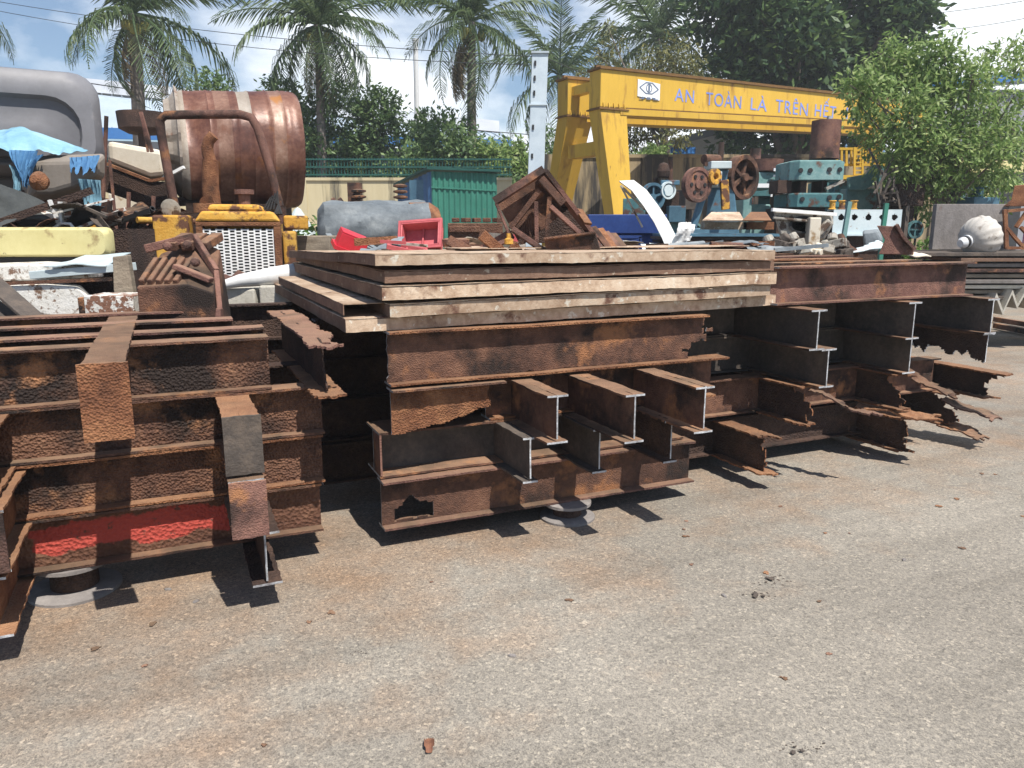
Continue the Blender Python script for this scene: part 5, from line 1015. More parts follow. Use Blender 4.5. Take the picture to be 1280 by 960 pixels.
# shed
Ys = 17; root = empty('shed', at(560, 300, Ys).xy.to_3d(), 'small green and blue corrugated sheet metal shed', 'shed')
A_, B_, C_ = at(539, 214, Ys), at(621, 217, Ys+.3), at(497, 234, Ys+1.6)
def corr(o, a, b, zt0, zt1, n, amp):
    a, b = Vector((a.x, a.y, 0)), Vector((b.x, b.y, 0)); d = (b-a); nn = Vector((d.y, -d.x, 0)).normalized(); vs = []; fs = []
    for i in range(n*4+1):
        t = i/(n*4); s = amp*(0, 1, 1, 0)[i % 4]; p = a + d*t + nn*s; zt = zt0+(zt1-zt0)*t; vs += [(p.x, p.y, 0), (p.x, p.y, zt*.64), (p.x, p.y, zt)]
        if i: k = 3*i; fs += [(k-3, k, k+1, k-2), (k-2, k+1, k+2, k-1)]
    o.add(vs, fs)
o = MB(); corr(o, A_, B_, A_.z, B_.z, 12, .025); d_ = (B_-A_); o.bar(A_+Vector((0,-.03,-A_.z*.12)), B_+Vector((0,-.03,-B_.z*.13)), .02, .03); o.build('front_wall', M['green_sheet'], root, world=True)
o = MB(); corr(o, C_, A_, C_.z, A_.z, 8, .03); corr(o, Vector((B_.x, B_.y, 0)), Vector((B_.x-.7, B_.y+2.2, 0)), B_.z, C_.z, 6, .02); o.build('side_wall', M['blue_sheet'], root, world=True)
o = MB(); up = Vector((0, 0, .03)); o.hexa([C_+up+Vector((-.1,0,0)), A_+up+Vector((-.08,-.12,0)), B_+up+Vector((.1,-.12,0)), Vector((B_.x-.7, B_.y+2.4, C_.z))+up] + [q+Vector((0,0,.05)) for q in (C_+up+Vector((-.1,0,0)), A_+up+Vector((-.08,-.12,0)), B_+up+Vector((.1,-.12,0)), Vector((B_.x-.7, B_.y+2.4, C_.z))+up)]); o.build('roof', M['fence'], root, world=True)
o = MB(); p = at(524, 240, Ys+.5); o.bar(p+Vector((-.2, -.06, 0)), p+Vector((.2, -.24, .0)), .02, .5); o.build('wall_panel', M['blue_mach'], root, world=True)
o = MB(); a, b = at(560, 305, 10.5), at(628, 277, 10.5); o.bb(a.x, b.x, 10.5, 11.0, .9, b.z-.02); o.bb(a.x+.02, b.x-.3, 10.45, 10.5, b.z-.14, b.z-.06); 
for k in range(5): o.box((a.x+.1+.14*k, 10.6, b.z+.02), (.1, .1, .06), (0, 0, k))
for k in (0, 1): o.bb(a.x+.02+.5*k, a.x+.14+.5*k, 10.6, 10.9, 0, .9)
thing1(o, 'red_machine_bed', M['rust_red'], 'faded red machine bed on legs in front of the green shed', 'machine', bevel=.01)

# --- red crates and scrap lying on the trays
zt = lambda px, py, Y: at(px, py, Y)
def rot_to(o, cpos, rot):
    Mx = Matrix.Translation(cpos) @ Euler(rot).to_matrix().to_4x4(); o.v = [tuple(Mx @ Vector(p)) for p in o.v]
def crate(label, pos, w_, d_, h_, rot, mat):
    o = MB(); t = .012
    o.bb(-w_/2, w_/2, -d_/2, d_/2, 0, t)
    o.bb(-w_/2, w_/2, -d_/2, -d_/2+t, t, h_); o.bb(-w_/2, w_/2, d_/2-t, d_/2, t, h_); o.bb(-w_/2, -w_/2+t, -d_/2+t, d_/2-t, t, h_); o.bb(w_/2-t, w_/2, -d_/2+t, d_/2-t, t, h_)
    for a in (o,): rot_to(a, pos, rot)
    root = empty('plastic_crate', pos, label, 'crate', 0, 'red plastic crates on the trays'); o.build('box', M[mat], root, world=True, bevel=.006)
    r = MB(); q = .02
    r.bb(-w_/2-q, w_/2+q, -d_/2-q, -d_/2-.001, h_-.03, h_); r.bb(-w_/2-q, w_/2+q, d_/2+.001, d_/2+q, h_-.03, h_); r.bb(-w_/2-q, -w_/2-.001, -d_/2, d_/2, h_-.03, h_); r.bb(w_/2+.001, w_/2+q, -d_/2, d_/2, h_-.03, h_)
    r.bb(-.006, .006, -d_/2+t, d_/2-t, t, .03)
    rot_to(r, pos, rot); r.build('rim', M[mat], root, world=True)
crate('faded red plastic crate tipped up so that its open inside faces the camera', at(528, 297, 6.1)+Vector((0,.1,-.03)), .31, .21, .13, (R(62), R(-4), R(-8)), 'red_fade')
crate('bright red plastic crate lying upside down left of the faded one', at(444, 299, 6.15)+Vector((0, 0, .04)), .22, .16, .15, (R(195), R(22), R(25)), 'red')
crate('dark red plastic crate crushed low in front of the faded one', at(508, 313, 5.7)+Vector((0,0,-.02)), .26, .2, .05, (R(8), R(12), R(10)), 'red_fade')
o = MB(); o.plate(at(447, 317, 5.6), (1,.1,.12), (0,1,.3), (0,-.3,1), .32, .3, .004, 14, 10, lambda x, y: y < .1+.6*x and x < .3, lambda x, y: .03*nz(x, y, 6, 2), .004); thing1(o, 'grey_sheet', M['galv'], 'bent light grey sheet between the bright red crate and the dark red one', 'steel sheet')
o = MB(); o.lathe([(.05, 0), (.10, .05), (.105, .10), (.07, .11), (0, .1)], 18, Matrix.Translation(at(570, 316, 5.9))); thing1(o, 'pipe_plug', M['rust_purple'], 'rounded rusty pipe cap just right of the crates', 'pipe plug', smooth=True)
# angle frames heaped on the trays
Yw = 5.35
def bars(root_label, name, items, mat, Y, cat, group=None):
    o = MB()
    for a, b, wd, th, *r in items:
        y0, y1 = (r + [0, 0])[:2] if r else (0, 0)
        o.bar(at(*a, Y+y0), at(*b, Y+y1), wd, th, up=(0, -1, .3))
    return thing1(o, name, M[mat], root_label, cat, group, bevel=.003)
root = empty('angle_frame', at(700, 318, Yw), 'big rusty plate box with diagonal angle braces tipped on its corner on the trays', 'steel frame')
o = MB(); o.prism([(0, 0), (1, 0), (1, 1), (0, 1)], 0, .5)
q = [at(620, 251, Yw+.1), at(679, 213, Yw+.1), at(705, 262, Yw+.15), at(650, 306, Yw+.05)]
o = MB(); o.hexa([q[0], q[3], q[2], q[1]] + [p+Vector((.03, .012, .004)) for p in (q[0], q[3], q[2], q[1])]); o.build('back_plate', M['rust'], root, world=True)
o = MB(); o.bar(at(618, 252, Yw), at(680, 212, Yw), .05, .045, up=(0,-1,.3)); o.bar(at(679, 213, Yw+.02), at(742, 296, Yw+.25), .03, .10, up=(0,-1,.3)); o.bar(at(620, 254, Yw), at(641, 304, Yw-.02), .015, .05, up=(0,-1,.3)); o.build('rim', M['rust_purple'], root, world=True)
o = MB(); o.hexa([at(690, 232, Yw+.42), at(742, 300, Yw+.42), at(660, 305, Yw+.42), at(665, 260, Yw+.42)] + [p+Vector((0, .012, 0)) for p in (at(690, 232, Yw+.42), at(742, 300, Yw+.42), at(660, 305, Yw+.42), at(665, 260, Yw+.42))]); o.build('inner_plate', M['rust_dark'], root, world=True)
for k, (a, b, wd, th) in enumerate((((675, 238), (638, 286), .035, .03), ((670, 252), (671, 303), .028, .03), ((687, 246), (683, 300), .03, .03), ((688, 258), (725, 292), .03, .03), ((676, 223), (704, 255), .05, .03), ((640, 286), (688, 319), .035, .04))):
    o = MB(); o.bar(at(*a, Yw-.02-.006*k), at(*b, Yw-.02-.006*k), wd, th, up=(0,-1,.3)); o.build('brace', M['rust_purple' if k % 2 else 'rust'], root, world=True, bevel=.003)
o = MB(); o.hexa([at(680, 299, Yw-.25), at(744, 291, Yw-.25), at(752, 318, Yw-.25), at(684, 320, Yw-.25)] + [p for p in (at(680, 297, Yw+.15), at(744, 289, Yw+.15), at(752, 316, Yw+.15), at(684, 318, Yw+.15))]); o.bar(at(679, 299, Yw-.27), at(745, 291, Yw-.27), .015, .03, up=(0,-1,.3)); thing1(o, 'channel_piece', M['rust'], 'short wide rusty channel lying at the foot of the tipped plate box', 'steel channel', bevel=.004)
st = 'thin rusty strips leaning beside the plate box'
for k, (a, b) in enumerate((((723, 262), (735, 280)), ((733, 285), (757, 322)), ((741, 284), (768, 320)), ((750, 286), (774, 319)), ((757, 290), (781, 318)), ((766, 292), (786, 316)))):
    o = MB(); o.bar(at(*a, Yw+.2+.06*k), at(*b, Yw+.02+.05*k), .05 if k else .06, .018, up=(.4,-1,.3)); thing1(o, 'steel_strip', M[('rust_orange', 'rust_purple', 'rust')[k % 3]], ('short orange strip sticking up behind the plate box', 'first leaning strip right of the channel', 'second leaning strip right of the channel', 'third leaning strip right of the channel', 'fourth leaning strip right of the channel', 'last leaning strip, furthest right of the plate box')[k], 'steel strip', st, bevel=.003)
lf = 'flat bars lying left of the plate box'
for k, (a, b, m_, lab) in enumerate((((602, 293), (632, 320), 'rust_orange', 'orange angle bar end left of the plate box'), ((640, 306), (652, 322), 'rust_orange', 'small orange strip end in front of the plate box'), ((560, 300), (600, 322), 'rust', 'dark rusty channel left of the orange bar'), ((590, 322), (640, 292), 'rust_purple', 'brownish bar crossing behind the orange bar'), ((655, 318), (700, 320), 'rust_dark', 'dark bar along the tray behind the channel'))):
    o = MB(); o.bar(at(*a, Yw+.1*k-.2), at(*b, Yw+.1*k-.15), .07, .03, up=(0,-1,.4)); thing1(o, 'flat_bar', M[m_], lab, 'steel bar', lf, bevel=.003)
o = MB(); o.lathe([(0, 0), (.03, .0), (.03, .03), (.015, .04), (.015, .07), (0, .07)], 12, Matrix.Translation(at(636, 305, Yw-.15))); thing1(o, 'brass_valve', M['yellow_rust'], 'tiny brass valve at the foot of the tipped plate box', 'valve')

# --- white curved guard and crumpled sheet
Yv = 7.6; zfl = 1.40
arc = [(784, 228), (800, 240), (815, 260), (828, 280), (838, 300), (846, 320)]
o = MB(); A1 = [at(x-10, y-2, Yv) for x, y in arc]; A2 = [at(x+8, y-3, Yv+.12) for x, y in arc]
vs = A1 + A2 + [p+Vector((.005, .02, -.012)) for p in A1] + [p+Vector((.005, .02, -.012)) for p in A2]; n = len(arc); fs = []
for i in range(n-1): fs += [(i, i+1, n+i+1, n+i), (2*n+i, 3*n+i, 3*n+i+1, 2*n+i+1), (i, 2*n+i, 2*n+i+1, i+1), (n+i, n+i+1, 3*n+i+1, 3*n+i)]
fs += [(0, n, 3*n, 2*n), (n-1, 3*n-1, 4*n-1, 2*n-1)]
o.add(vs, fs); root = empty('curved_guard', (A1[-1].x, Yv, zfl), 'long white curved sheet metal guard standing upright on the right pile', 'sheet guard'); o.build('sheet', M['white'], root, world=True, smooth=True)
o = MB(); o.bar(at(776, 232, Yv+.1), at(806, 262, Yv+.15), .02, .02); o.bar(at(777, 234, Yv+.1), at(803, 284, Yv+.15), .015, .015); o.build('brace', M['engine'], root, world=True)
o = MB(); o.plate(at(835, 318, Yv-.1), (.72,.1,.02), (.35,.2,1), (-.1,1,-.1), .26, .30, .004, 14, 14, lambda x, y: x < .25-.08*abs(nz(x, y, 9, 2)) and y < .30-.3*max(0, x-.15), lambda x, y: .07*nz(x, y, 7, 3)+.02*nz(x, y, 20, 3), .006); thing1(o, 'crumpled_sheet', M['white'], 'crumpled white sheet metal at the foot of the curved guard', 'steel sheet')
o = MB(); o.plate(at(805, 318, Yv-.2), (1,0,.05), (0,1,.3), (0,-.3,1), .30, .3, .004, 10, 8, lambda x, y: y < .28-.5*abs(x-.15), lambda x, y: .03*nz(x, y, 7, 5), .006); thing1(o, 'white_offcut', M['bluewhite'], 'flat pale offcut left of the foot of the curved guard', 'steel sheet')
# blue boxes behind
o = MB(); a, b = at(735, 292, 11), at(834, 268, 11); o.bb(a.x, b.x, 11, 11.6, a.z, b.z); o.bb(a.x+.1, b.x-.1, 11.1, 11.5, 0, a.z); thing1(o, 'blue_steel_box', M['blue'], 'deep blue steel box at the foot of the yellow gantry leg', 'steel box', bevel=.01)
o = MB(); Yq2 = 10
for a, b in (((742, 296), (802, 296)), ((745, 316), (800, 316)), ((745, 297), (748, 318)), ((770, 297), (800, 312)), ((800, 296), (802, 318)), ((744, 310), (800, 300))): o.bar(at(*a, Yq2), at(*b, Yq2), .035, .035)
o.bb(at(745, 0, Yq2).x, at(800, 0, Yq2).x, Yq2+.2, Yq2+1, 0, 1.2); thing1(o, 'blue_truss_frame', M['blue'], 'dark blue truss frame below the blue steel box', 'steel frame')
# plate stack with two pale panels
Yl = 9.0; gp = 'dark plates stacked behind the right pile'
for k in range(7):
    a, b = at(838-3*(k % 2), 318, Yl), at(975-4*(k % 3), 318, Yl); z = at(0, 322, Yl).z + .04*k
    o = MB(); o.bb(a.x, b.x, Yl+.02*(k % 3), Yl+1.2, z if k else 0, z+.03); thing1(o, 'steel_plate', M['blue_mach' if k == 6 else ('rust_dark', 'rust_grey')[k % 2]], ('tall block of dark plates at the bottom of the plate stack', 'lowest loose plate of the dark stack', 'second loose plate of the dark stack', 'third loose plate of the dark stack', 'fourth loose plate of the dark stack', 'fifth loose plate of the dark stack', 'blue painted plate on top of the dark stack')[k], 'steel plate', gp)
for k, (xa, xb) in enumerate(((884, 930), (934, 964))):
    a, b = at(xa, 277, Yl+.1), at(xb, 264, Yl+.5); o = MB(); o.hexa([a-Vector((.06,0,0)), at(xb, 277, Yl+.1), b+Vector((0,.2,-.02)), at(xa, 264, Yl+.5)+Vector((.1,.2,-.02))] + [p+Vector((0,-.01,.015)) for p in (a-Vector((.06,0,0)), at(xb, 277, Yl+.1), b+Vector((0,.2,-.02)), at(xa, 264, Yl+.5)+Vector((.1,.2,-.02)))])
    o.bb(a.x+.02, b.x-.02, Yl+.3, Yl+.5, at(0, 287, Yl).z, a.z-.002); thing1(o, 'sloping_panel', M['tray' if k == 0 else 'rust_orange'], ('pale dusty panel tilted on the plate stack', 'rust brown panel tilted beside the pale one')[k], 'steel panel')
# --- machines farther back
def wheel(o, c, r, wd, M_, spokes=5, m=0):
    o.lathe([(r*.80, -wd/2), (r, -wd/2), (r, wd/2), (r*.80, wd/2), (r*.78, wd*.25), (r*.78, -wd*.25), (r*.80, -wd/2)], 36, M_, m)
Yp2 = 12.5; root = empty('flywheel_press', at(895, 290, Yp2).xy.to_3d(), 'old blue press with two large rusty flywheels', 'press')
def WM(px, py, Y, rz): return Matrix.Translation(at(px, py, Y)) @ Matrix.Rotation(R(rz), 4, 'Z') @ Matrix.Rotation(R(90), 4, 'X')
o = MB(); r1 = .245; Mw = WM(871, 231, Yp2-.5, 28); wheel(o, None, .26, .09, Mw); o.lathe([(0, -.03), (.215, -.03), (.215, .03), (0, .03)], 32, Mw); o.lathe([(0, -.06), (.05, -.06), (.06, .06), (0, .06)], 16, Mw); fw = o.build('flywheel', M['rust_purple'], root, world=True, smooth=True)
o = MB()
for k in range(6): o.lathe([(0, -.01), (.028, -.01), (.028, .01), (0, .01)], 12, Mw @ Matrix.Translation((.13*math.cos(k*1.047), .13*math.sin(k*1.047), .034)))
o.build('hole', M['black'], fw, world=False)
bpy.context.view_layer.update()
hole = o
_h = [c for c in fw.children][0]; _h.matrix_parent_inverse = fw.matrix_world.inverted(); _h.matrix_parent_inverse = Matrix.Translation(-(root.location))
o = MB(); Mw2 = WM(927, 222, Yp2+.1, 36); wheel(o, None, .345, .15, Mw2)
for k in range(5): a = k*1.2566; o.box(Mw2 @ Vector((.14*math.cos(a), .14*math.sin(a), 0)), (.30, .05, .05), (Mw2.to_3x3() @ Matrix.Rotation(a, 3, 'Z')))
o.lathe([(0, -.1), (.06, -.1), (.06, .1), (0, .1)], 16, Mw2); o.build('flywheel', M['rust'], root, world=True)
o = MB(); o.hexa([at(880, 300, Yp2-.1), at(925, 300, Yp2-.1), at(925, 300, Yp2+.5), at(885, 300, Yp2+.5), at(888, 212, Yp2-.1), at(915, 212, Yp2-.1), at(915, 212, Yp2+.4), at(890, 212, Yp2+.4)]); o.bb(at(872, 0, Yp2).x, at(936, 0, Yp2).x, Yp2-.2, Yp2+.7, 0, at(0, 285, Yp2).z); o.bar(at(866, 285, Yp2-.3), at(880, 240, Yp2-.3), .12, .1); o.build('body', M['blue_mach'], root, world=True, bevel=.02)
o = MB(); o.bb(at(898, 0, Yp2-.2).x, at(925, 0, Yp2-.2).x, Yp2-.25, Yp2+.2, at(0, 212, Yp2).z, at(0, 203, Yp2).z); o.bb(at(894, 0, Yp2-.2).x, at(912, 0, Yp2-.2).x, Yp2-.3, Yp2-.12, at(0, 235, Yp2).z, at(0, 216, Yp2).z); o.build('table_plate', M['bluewhite'], root, world=True, bevel=.01)
o = MB(); o.lathe([(0, 0), (.075, 0), (.08, .3), (0, .3)], 18, Matrix.Translation(at(880, 199, Yp2)) @ Matrix.Rotation(R(30), 4, 'Z') @ Matrix.Rotation(R(90), 4, 'Y')); o.bar(at(880, 205, Yp2), at(905, 205, Yp2), .1, .06); o.build('motor', M['rust'], root, world=True, smooth=True)
o = MB(); o.bar(at(905, 225, Yp2-.35), at(907, 262, Yp2-.35), .12, .09); o.lathe([(.05, -.04), (.12, -.04), (.12, .04), (.05, .04), (.05, -.04)], 20, WM(893, 221, Yp2-.4, 30)); o.build('ram', M['yellow_rust'], root, world=True, bevel=.008)
# lathe with blue wheel
Yz = 13; root = empty('lathe_machine', at(825, 290, Yz).xy.to_3d(), 'blue and green lathe with spoked blue hand wheel, left of the flywheel press', 'lathe')
o = MB(); Mw = WM(816, 246, Yz-.3, 24); wheel(o, None, .22, .07, Mw); o.lathe([(0, -.03), (.05, -.03), (.05, .03), (0, .03)], 12, Mw)
for k in range(5): a = k*1.2566+.3; o.box(Mw @ Vector((.1*math.cos(a), .1*math.sin(a), 0)), (.2, .03, .03), Mw.to_3x3() @ Matrix.Rotation(a, 3, 'Z'))
o.build('hand_wheel', M['blue_mach'], root, world=True)
o = MB(); Mw = WM(835, 238, Yz-.2, 24); wheel(o, None, .14, .05, Mw); o.lathe([(0, -.02), (.09, -.02), (.09, .02), (0, .02)], 12, Mw); o.build('pulley', M['bluewhite'], root, world=True)
o = MB(); o.bb(at(822, 0, Yz).x, at(858, 0, Yz).x, Yz-.1, Yz+.5, at(0, 268, Yz).z, at(0, 240, Yz).z); o.lathe([(0, 0), (.1, 0), (.11, .1), (.07, .22), (0, .24)], 16, Matrix.Translation(at(829, 222, Yz))); o.bb(at(826, 0, Yz).x, at(832, 0, Yz).x, Yz, Yz+.1, at(0, 240, Yz).z, at(0, 222, Yz).z); o.build('gearbox', M['rust_dark'], root, world=True, bevel=.02)
o = MB(); o.bb(at(832, 0, Yz).x, at(856, 0, Yz).x, Yz-.2, Yz-.11, at(0, 232, Yz).z, at(0, 226, Yz).z); o.build('cross_slide', M['blue_mach'], root, world=True, bevel=.008); o = MB(); o.bb(at(846, 0, Yz-.3).x, at(868, 0, Yz-.3).x, Yz-.35, Yz+.1, at(0, 278, Yz).z, at(0, 258, Yz).z); o.build('tool_post', M['blue_mach'], root, world=True, bevel=.008)
o = MB(); o.bb(at(812, 0, Yz).x, at(870, 0, Yz).x, Yz-.15, Yz+.4, 0, at(0, 274, Yz).z); o.build('bed', M['teal'], root, world=True, bevel=.02)
# grey-teal machine between press and teal block
Ya = 14; root = empty('milling_machine', at(962, 290, Ya).xy.to_3d(), 'pale teal machine with curved white guard between the flywheel press and die press', 'machine')
o = MB(); o.bb(at(944, 0, Ya).x, at(985, 0, Ya).x, Ya, Ya+.8, at(0, 236, Ya).z, at(0, 215, Ya).z); o.bb(at(944, 0, Ya).x, at(956, 0, Ya).x, Ya+.02, Ya+.8, 0, at(0, 237, Ya).z); o.bb(at(956.5, 0, Ya).x, at(985, 0, Ya).x, Ya+.2, Ya+.8, 0, at(0, 255, Ya).z); o.build('frame', M['teal'], root, world=True, bevel=.02)
o = MB(); o.lathe([(.20, -.1), (.27, -.1), (.29, .1), (.22, .1)], 24, Matrix.Translation(at(958, 207, Ya+.2))); o.build('top_ring', M['rust_purple'], root, world=True, smooth=True)
o = MB(); Mq = WM(965, 240, Ya-.1, 20)
for k in range(10):
    a, b = R(-25+k*11), R(-25+(k+1)*11); o.bar(Mq @ Vector((.28*math.cos(a), .28*math.sin(a), 0)), Mq @ Vector((.28*math.cos(b), .28*math.sin(b), 0)), .06, .03)
o.bar(at(947, 232, Ya-.1), at(966, 232, Ya-.1), .03, .07); o.bar(at(966, 232, Ya-.1), at(964, 246, Ya-.1), .03, .03); o.bar(at(967, 212, Ya-.1), at(985, 214, Ya-.1), .04, .05); o.bar(at(981, 214, Ya-.1), at(980, 230, Ya-.1), .04, .03); o.build('guard', M['sign'], root, world=True)
# teal die press with the rusty cylinder
Yt2 = 12.8; root = empty('die_press', at(1022, 290, Yt2).xy.to_3d(), 'teal and rust die press with a large rusty cylinder on top', 'press')
def slabt(o, xa, xb, yt, yb, dep, cut=0, y0=0):
    a, b = at(xa, yb, Yt2), at(xb, yt, Yt2)
    o.loft([[Vector((x, Yt2+y0+yy, z)) for x, yy in ((a.x, .12), (a.x+.12, 0), (b.x-.12, 0), (b.x, .12), (b.x, dep), (a.x, dep))] for z in (a.z, b.z-.02)])
    o.loft([[Vector((x, Yt2+y0+yy, z)) for x, yy in ((a.x+i_, .12+i_*.3), (a.x+.12, i_*.3), (b.x-.12, i_*.3), (b.x-i_, .12+i_*.3), (b.x-i_, dep-i_), (a.x+i_, dep-i_))] for z, i_ in ((b.z-.019, 0), (b.z, .05))])
o = MB(); slabt(o, 989, 1060, 200, 225, .8); up_ = o.build('upper_block', M['teal'], root, world=True, bevel=.008)
o = MB(); slabt(o, 987, 1058, 241, 259, .8); lo_ = o.build('lower_block', M['teal_dark'], root, world=True, bevel=.008)
o = MB(); a = at(989, 240, Yt2); b = at(1058, 226, Yt2)
for x0_, x1_ in ((992, 1010), (1022, 1030), (1050, 1057)): o = MB(); o.bb(at(x0_, 0, Yt2).x, at(x1_, 0, Yt2).x, Yt2+.15, Yt2+.6, a.z-.01, b.z+.02); o.build('column', M['rust_dark'], root, world=True)
o = MB(); o.bar(at(1032, 236, Yt2+.08), at(1054, 226, Yt2+.08), .08, .05); o.build('slide', M['engine'], root, world=True)
for (pp, bl) in ((((1001, 213), (1013, 213), (1037, 212), (1050, 212)), up_), (((1003, 249), (1037, 247), (1049, 246)), lo_)):
    for x, y in pp:
        o = MB(); c = at(x, y, Yt2-.012); o.lathe([(.038, -.012), (.038, .006), (0, .008)], 14, Matrix.Translation(c) @ Matrix.Rotation(R(90), 4, 'X')); 
        o.v = [tuple(Vector(p)-root.location) for p in o.v]; o.build('bolt_hole', M['black'], bl)
o = MB(); c = at(1030, 196, Yt2+.4); rr = (at(1048, 170, Yt2+.4).x-at(1013, 170, Yt2+.4).x)/2; zt_ = at(0, 151, Yt2+.4).z
o.lathe([(rr, at(0, 199, Yt2+.4).z), (rr, zt_), (rr*.93, zt_), (rr*.93, zt_-.3)], 36, Matrix.Translation((c.x, c.y, 0))); o.lathe([(rr*1.02, at(0, 199, Yt2+.4).z), (rr*1.02, at(0, 196, Yt2+.4).z)], 36, Matrix.Translation((c.x, c.y, 0))); o.build('cylinder', M['rust_purple'], root, world=True, smooth=True)
o = MB(); o.tube([(c.x, c.y-.1, zt_-.02), (c.x, c.y-.1, zt_+.06)], .04, 10); o.build('lifting_eye', M['cut'], root, world=True)
o = MB(); o.bb(at(992, 0, Yt2).x, at(1055, 0, Yt2).x, Yt2+.1, Yt2+.7, 0, at(0, 260, Yt2).z); o.build('base', M['rust_dark'], root, world=True)
# pale channel with round holes, brass rollers, teal posts
Ye = 11.2; root = empty('pierced_channel', at(1085, 300, Ye).xy.to_3d(), 'pale blue steel channel with a row of round holes, below the die press', 'steel channel')
a, b = at(1040, 293, Ye), at(1128, 263, Ye); o = MB()
o.plate((a.x, Ye, a.z), (1,0,0), (0,0,1), (0,1,0), b.x-a.x, b.z-a.z, .01, 70, 22, lambda x, y: all(abs(x-hx)**2+(y-.24)**2 > .0018 for hx in (.11, .30, .50, .70, .87)), None, 0); o.bb(a.x, b.x, Ye, Ye+.25, b.z+.001, b.z+.012); o.bb(a.x, b.x, Ye-.06, Ye+.25, a.z-.02, a.z-.001); o.build('channel', M['bluewhite'], root, world=True)
o = MB(); o.bb(a.x+.02, b.x-.02, Ye+.06, Ye+.3, 0, a.z-.03); o.bb(a.x+.02, b.x-.02, Ye+.06, Ye+.24, a.z, b.z-.01); o.build('support', M['rust_dark'], root, world=True)
for k, x in enumerate((1040, 1052, 1067)):
    o = MB(); p = at(x, 262, Ye+.1); o.lathe([(.05, 0), (.055, .01), (.04, .02), (.04, .11), (.055, .12), (.05, .13)], 14, Matrix.Translation((p.x, p.y, b.z+.013))); thing1(o, 'brass_roller', M['yellow_rust'], ('left brass roller standing on the pierced channel', 'middle brass roller standing on the pierced channel', 'right brass roller standing on the pierced channel')[k], 'roller', 'brass rollers on the pierced channel', smooth=True)
for k, (a, b) in enumerate((((1062, 252), (1054, 300)), ((1108, 254), (1104, 284)))):
    o = MB(); o.bar(at(*a, 10), at(*b, 10), .05, .05); p = at(*b, 10); o.bar(p, (p.x, 10, 0), .05, .05); thing1(o, 'teal_post', M['green_sheet' if k else 'teal'], ('tilted teal post in front of the pierced channel', 'green post at the right end of the pierced channel')[k], 'post')
# engine castings on the right pile
Yn = 7.2; root = empty('engine_casting', at(1000, 322, Yn), 'dirty pale engine casting with a round opening, on the back of the right pile', 'engine casting')
o = MB(); pr = [(966, 262), (1040, 266), (1042, 280), (1030, 300), (1000, 303), (975, 296)]
o.loft([P(pr, Yn+.5), P(pr, Yn+.05), P([(1003+(x-1003)*.94, 282+(y-282)*.9) for x, y in pr], Yn)]); o.build('housing', M['engine'], root, world=True, bevel=.01)
o = MB(); o.bar(at(965, 262, Yn-.04), at(1045, 268, Yn-.04), .05, .03); o.build('rim', M['white'], root, world=True)
o = MB(); o.lathe([(.095, -.0), (.10, .02), (.08, .02), (.07, -.02), (0, -.03)], 24, Matrix.Translation(at(1003, 281, Yn-.0)) @ Matrix.Rotation(R(90), 4, 'X') @ Matrix.Diagonal((1.3, .8, 1, 1))); o.build('opening', M['black'], root, world=True, smooth=True)
o = MB(); o.bar(at(966, 272, Yn-.03), at(1010, 276, Yn-.03), .03, .03); o.bar(at(1012, 302, Yn-.03), at(1036, 276, Yn-.03), .09, .06); o.build('rib', M['engine'], root, world=True, bevel=.01)
o = MB(); o.bb(at(1028, 0, Yn).x, at(1043, 0, Yn).x, Yn-.1, Yn+.2, at(0, 312, Yn).z, at(0, 272, Yn).z); thing1(o, 'pale_plate', M['cream'], 'pale upright plate at the right side of the engine casting', 'steel plate', bevel=.01)
rk = random.Random(4); gpp = 'small castings heaped below the engine casting'
for k, (x, y, s, m_) in enumerate(((960, 310, .13, 'engine'), (975, 306, .12, 'rust_grey'), (992, 308, .13, 'engine'), (983, 316, .14, 'rust_grey'), (1003, 313, .12, 'concrete'), (1020, 314, .09, 'cream'), (1032, 312, .10, 'engine'), (1045, 305, .12, 'engine'), (1052, 316, .12, 'rust_grey'), (968, 318, .10, 'tray'))):
    o = MB(); p = at(x, y, Yn-.25); hh = s*rk.uniform(.5, .9)
    o.box((0, 0, 0), (s*1.4, s, hh)); o.lathe([(0, 0), (s*.4, 0), (s*.35, s*.5), (s*.2, s*.55), (0, s*.5)], 14, Matrix.Translation((s*.2, 0, hh/2)) @ Matrix.Rotation(rk.uniform(-.6, .6), 4, 'X')); o.lathe([(s*.2, 0), (s*.32, .01), (s*.32, .03), (0, .03)], 12, Matrix.Translation((-s*.2, -s*.5, 0)) @ Matrix.Rotation(R(90), 4, 'X'))
    rot_to(o, p, (rk.uniform(-.3, .3), rk.uniform(-.3, .3), rk.uniform(0, 3)))
    thing1(o, 'small_casting', M[m_], ('knobbly grey casting at the left end of the heap under the engine casting', 'dark casting under the left corner of the engine casting', 'pale casting under the round opening', 'dark casting lowest below the round opening', 'block like pale casting in front of the heap', 'cream casting beside the block like one', 'grey casting under the pale upright plate', 'casting leaning right of the pale upright plate', 'dark casting at the right end of the heap', 'flat sandy casting lowest at the left end')[k], 'casting', gpp, bevel=.008)
o = MB(); o.tube([at(1048, 296, Yn), at(1052, 305, Yn-.05), at(1060, 313, Yn-.1), at(1072, 317, Yn-.1)], [.05, .06, .05, .03], 12); thing1(o, 'pipe_elbow', M['rust'], 'curved rusty pipe elbow right of the small castings', 'pipe', smooth=True)
o = MB(); o.plate(at(1060, 316, 7.0), (1,.2,.10), (0,1,.2), (0,-.2,1), .42, .3, .006, 14, 8, lambda x, y: y < .05+.5*x, lambda x, y: .02*nz(x, y, 4, 2), .004); thing1(o, 'pale_sheet', M['bluewhite'], 'pale sheet offcut lying right of the castings', 'steel sheet')
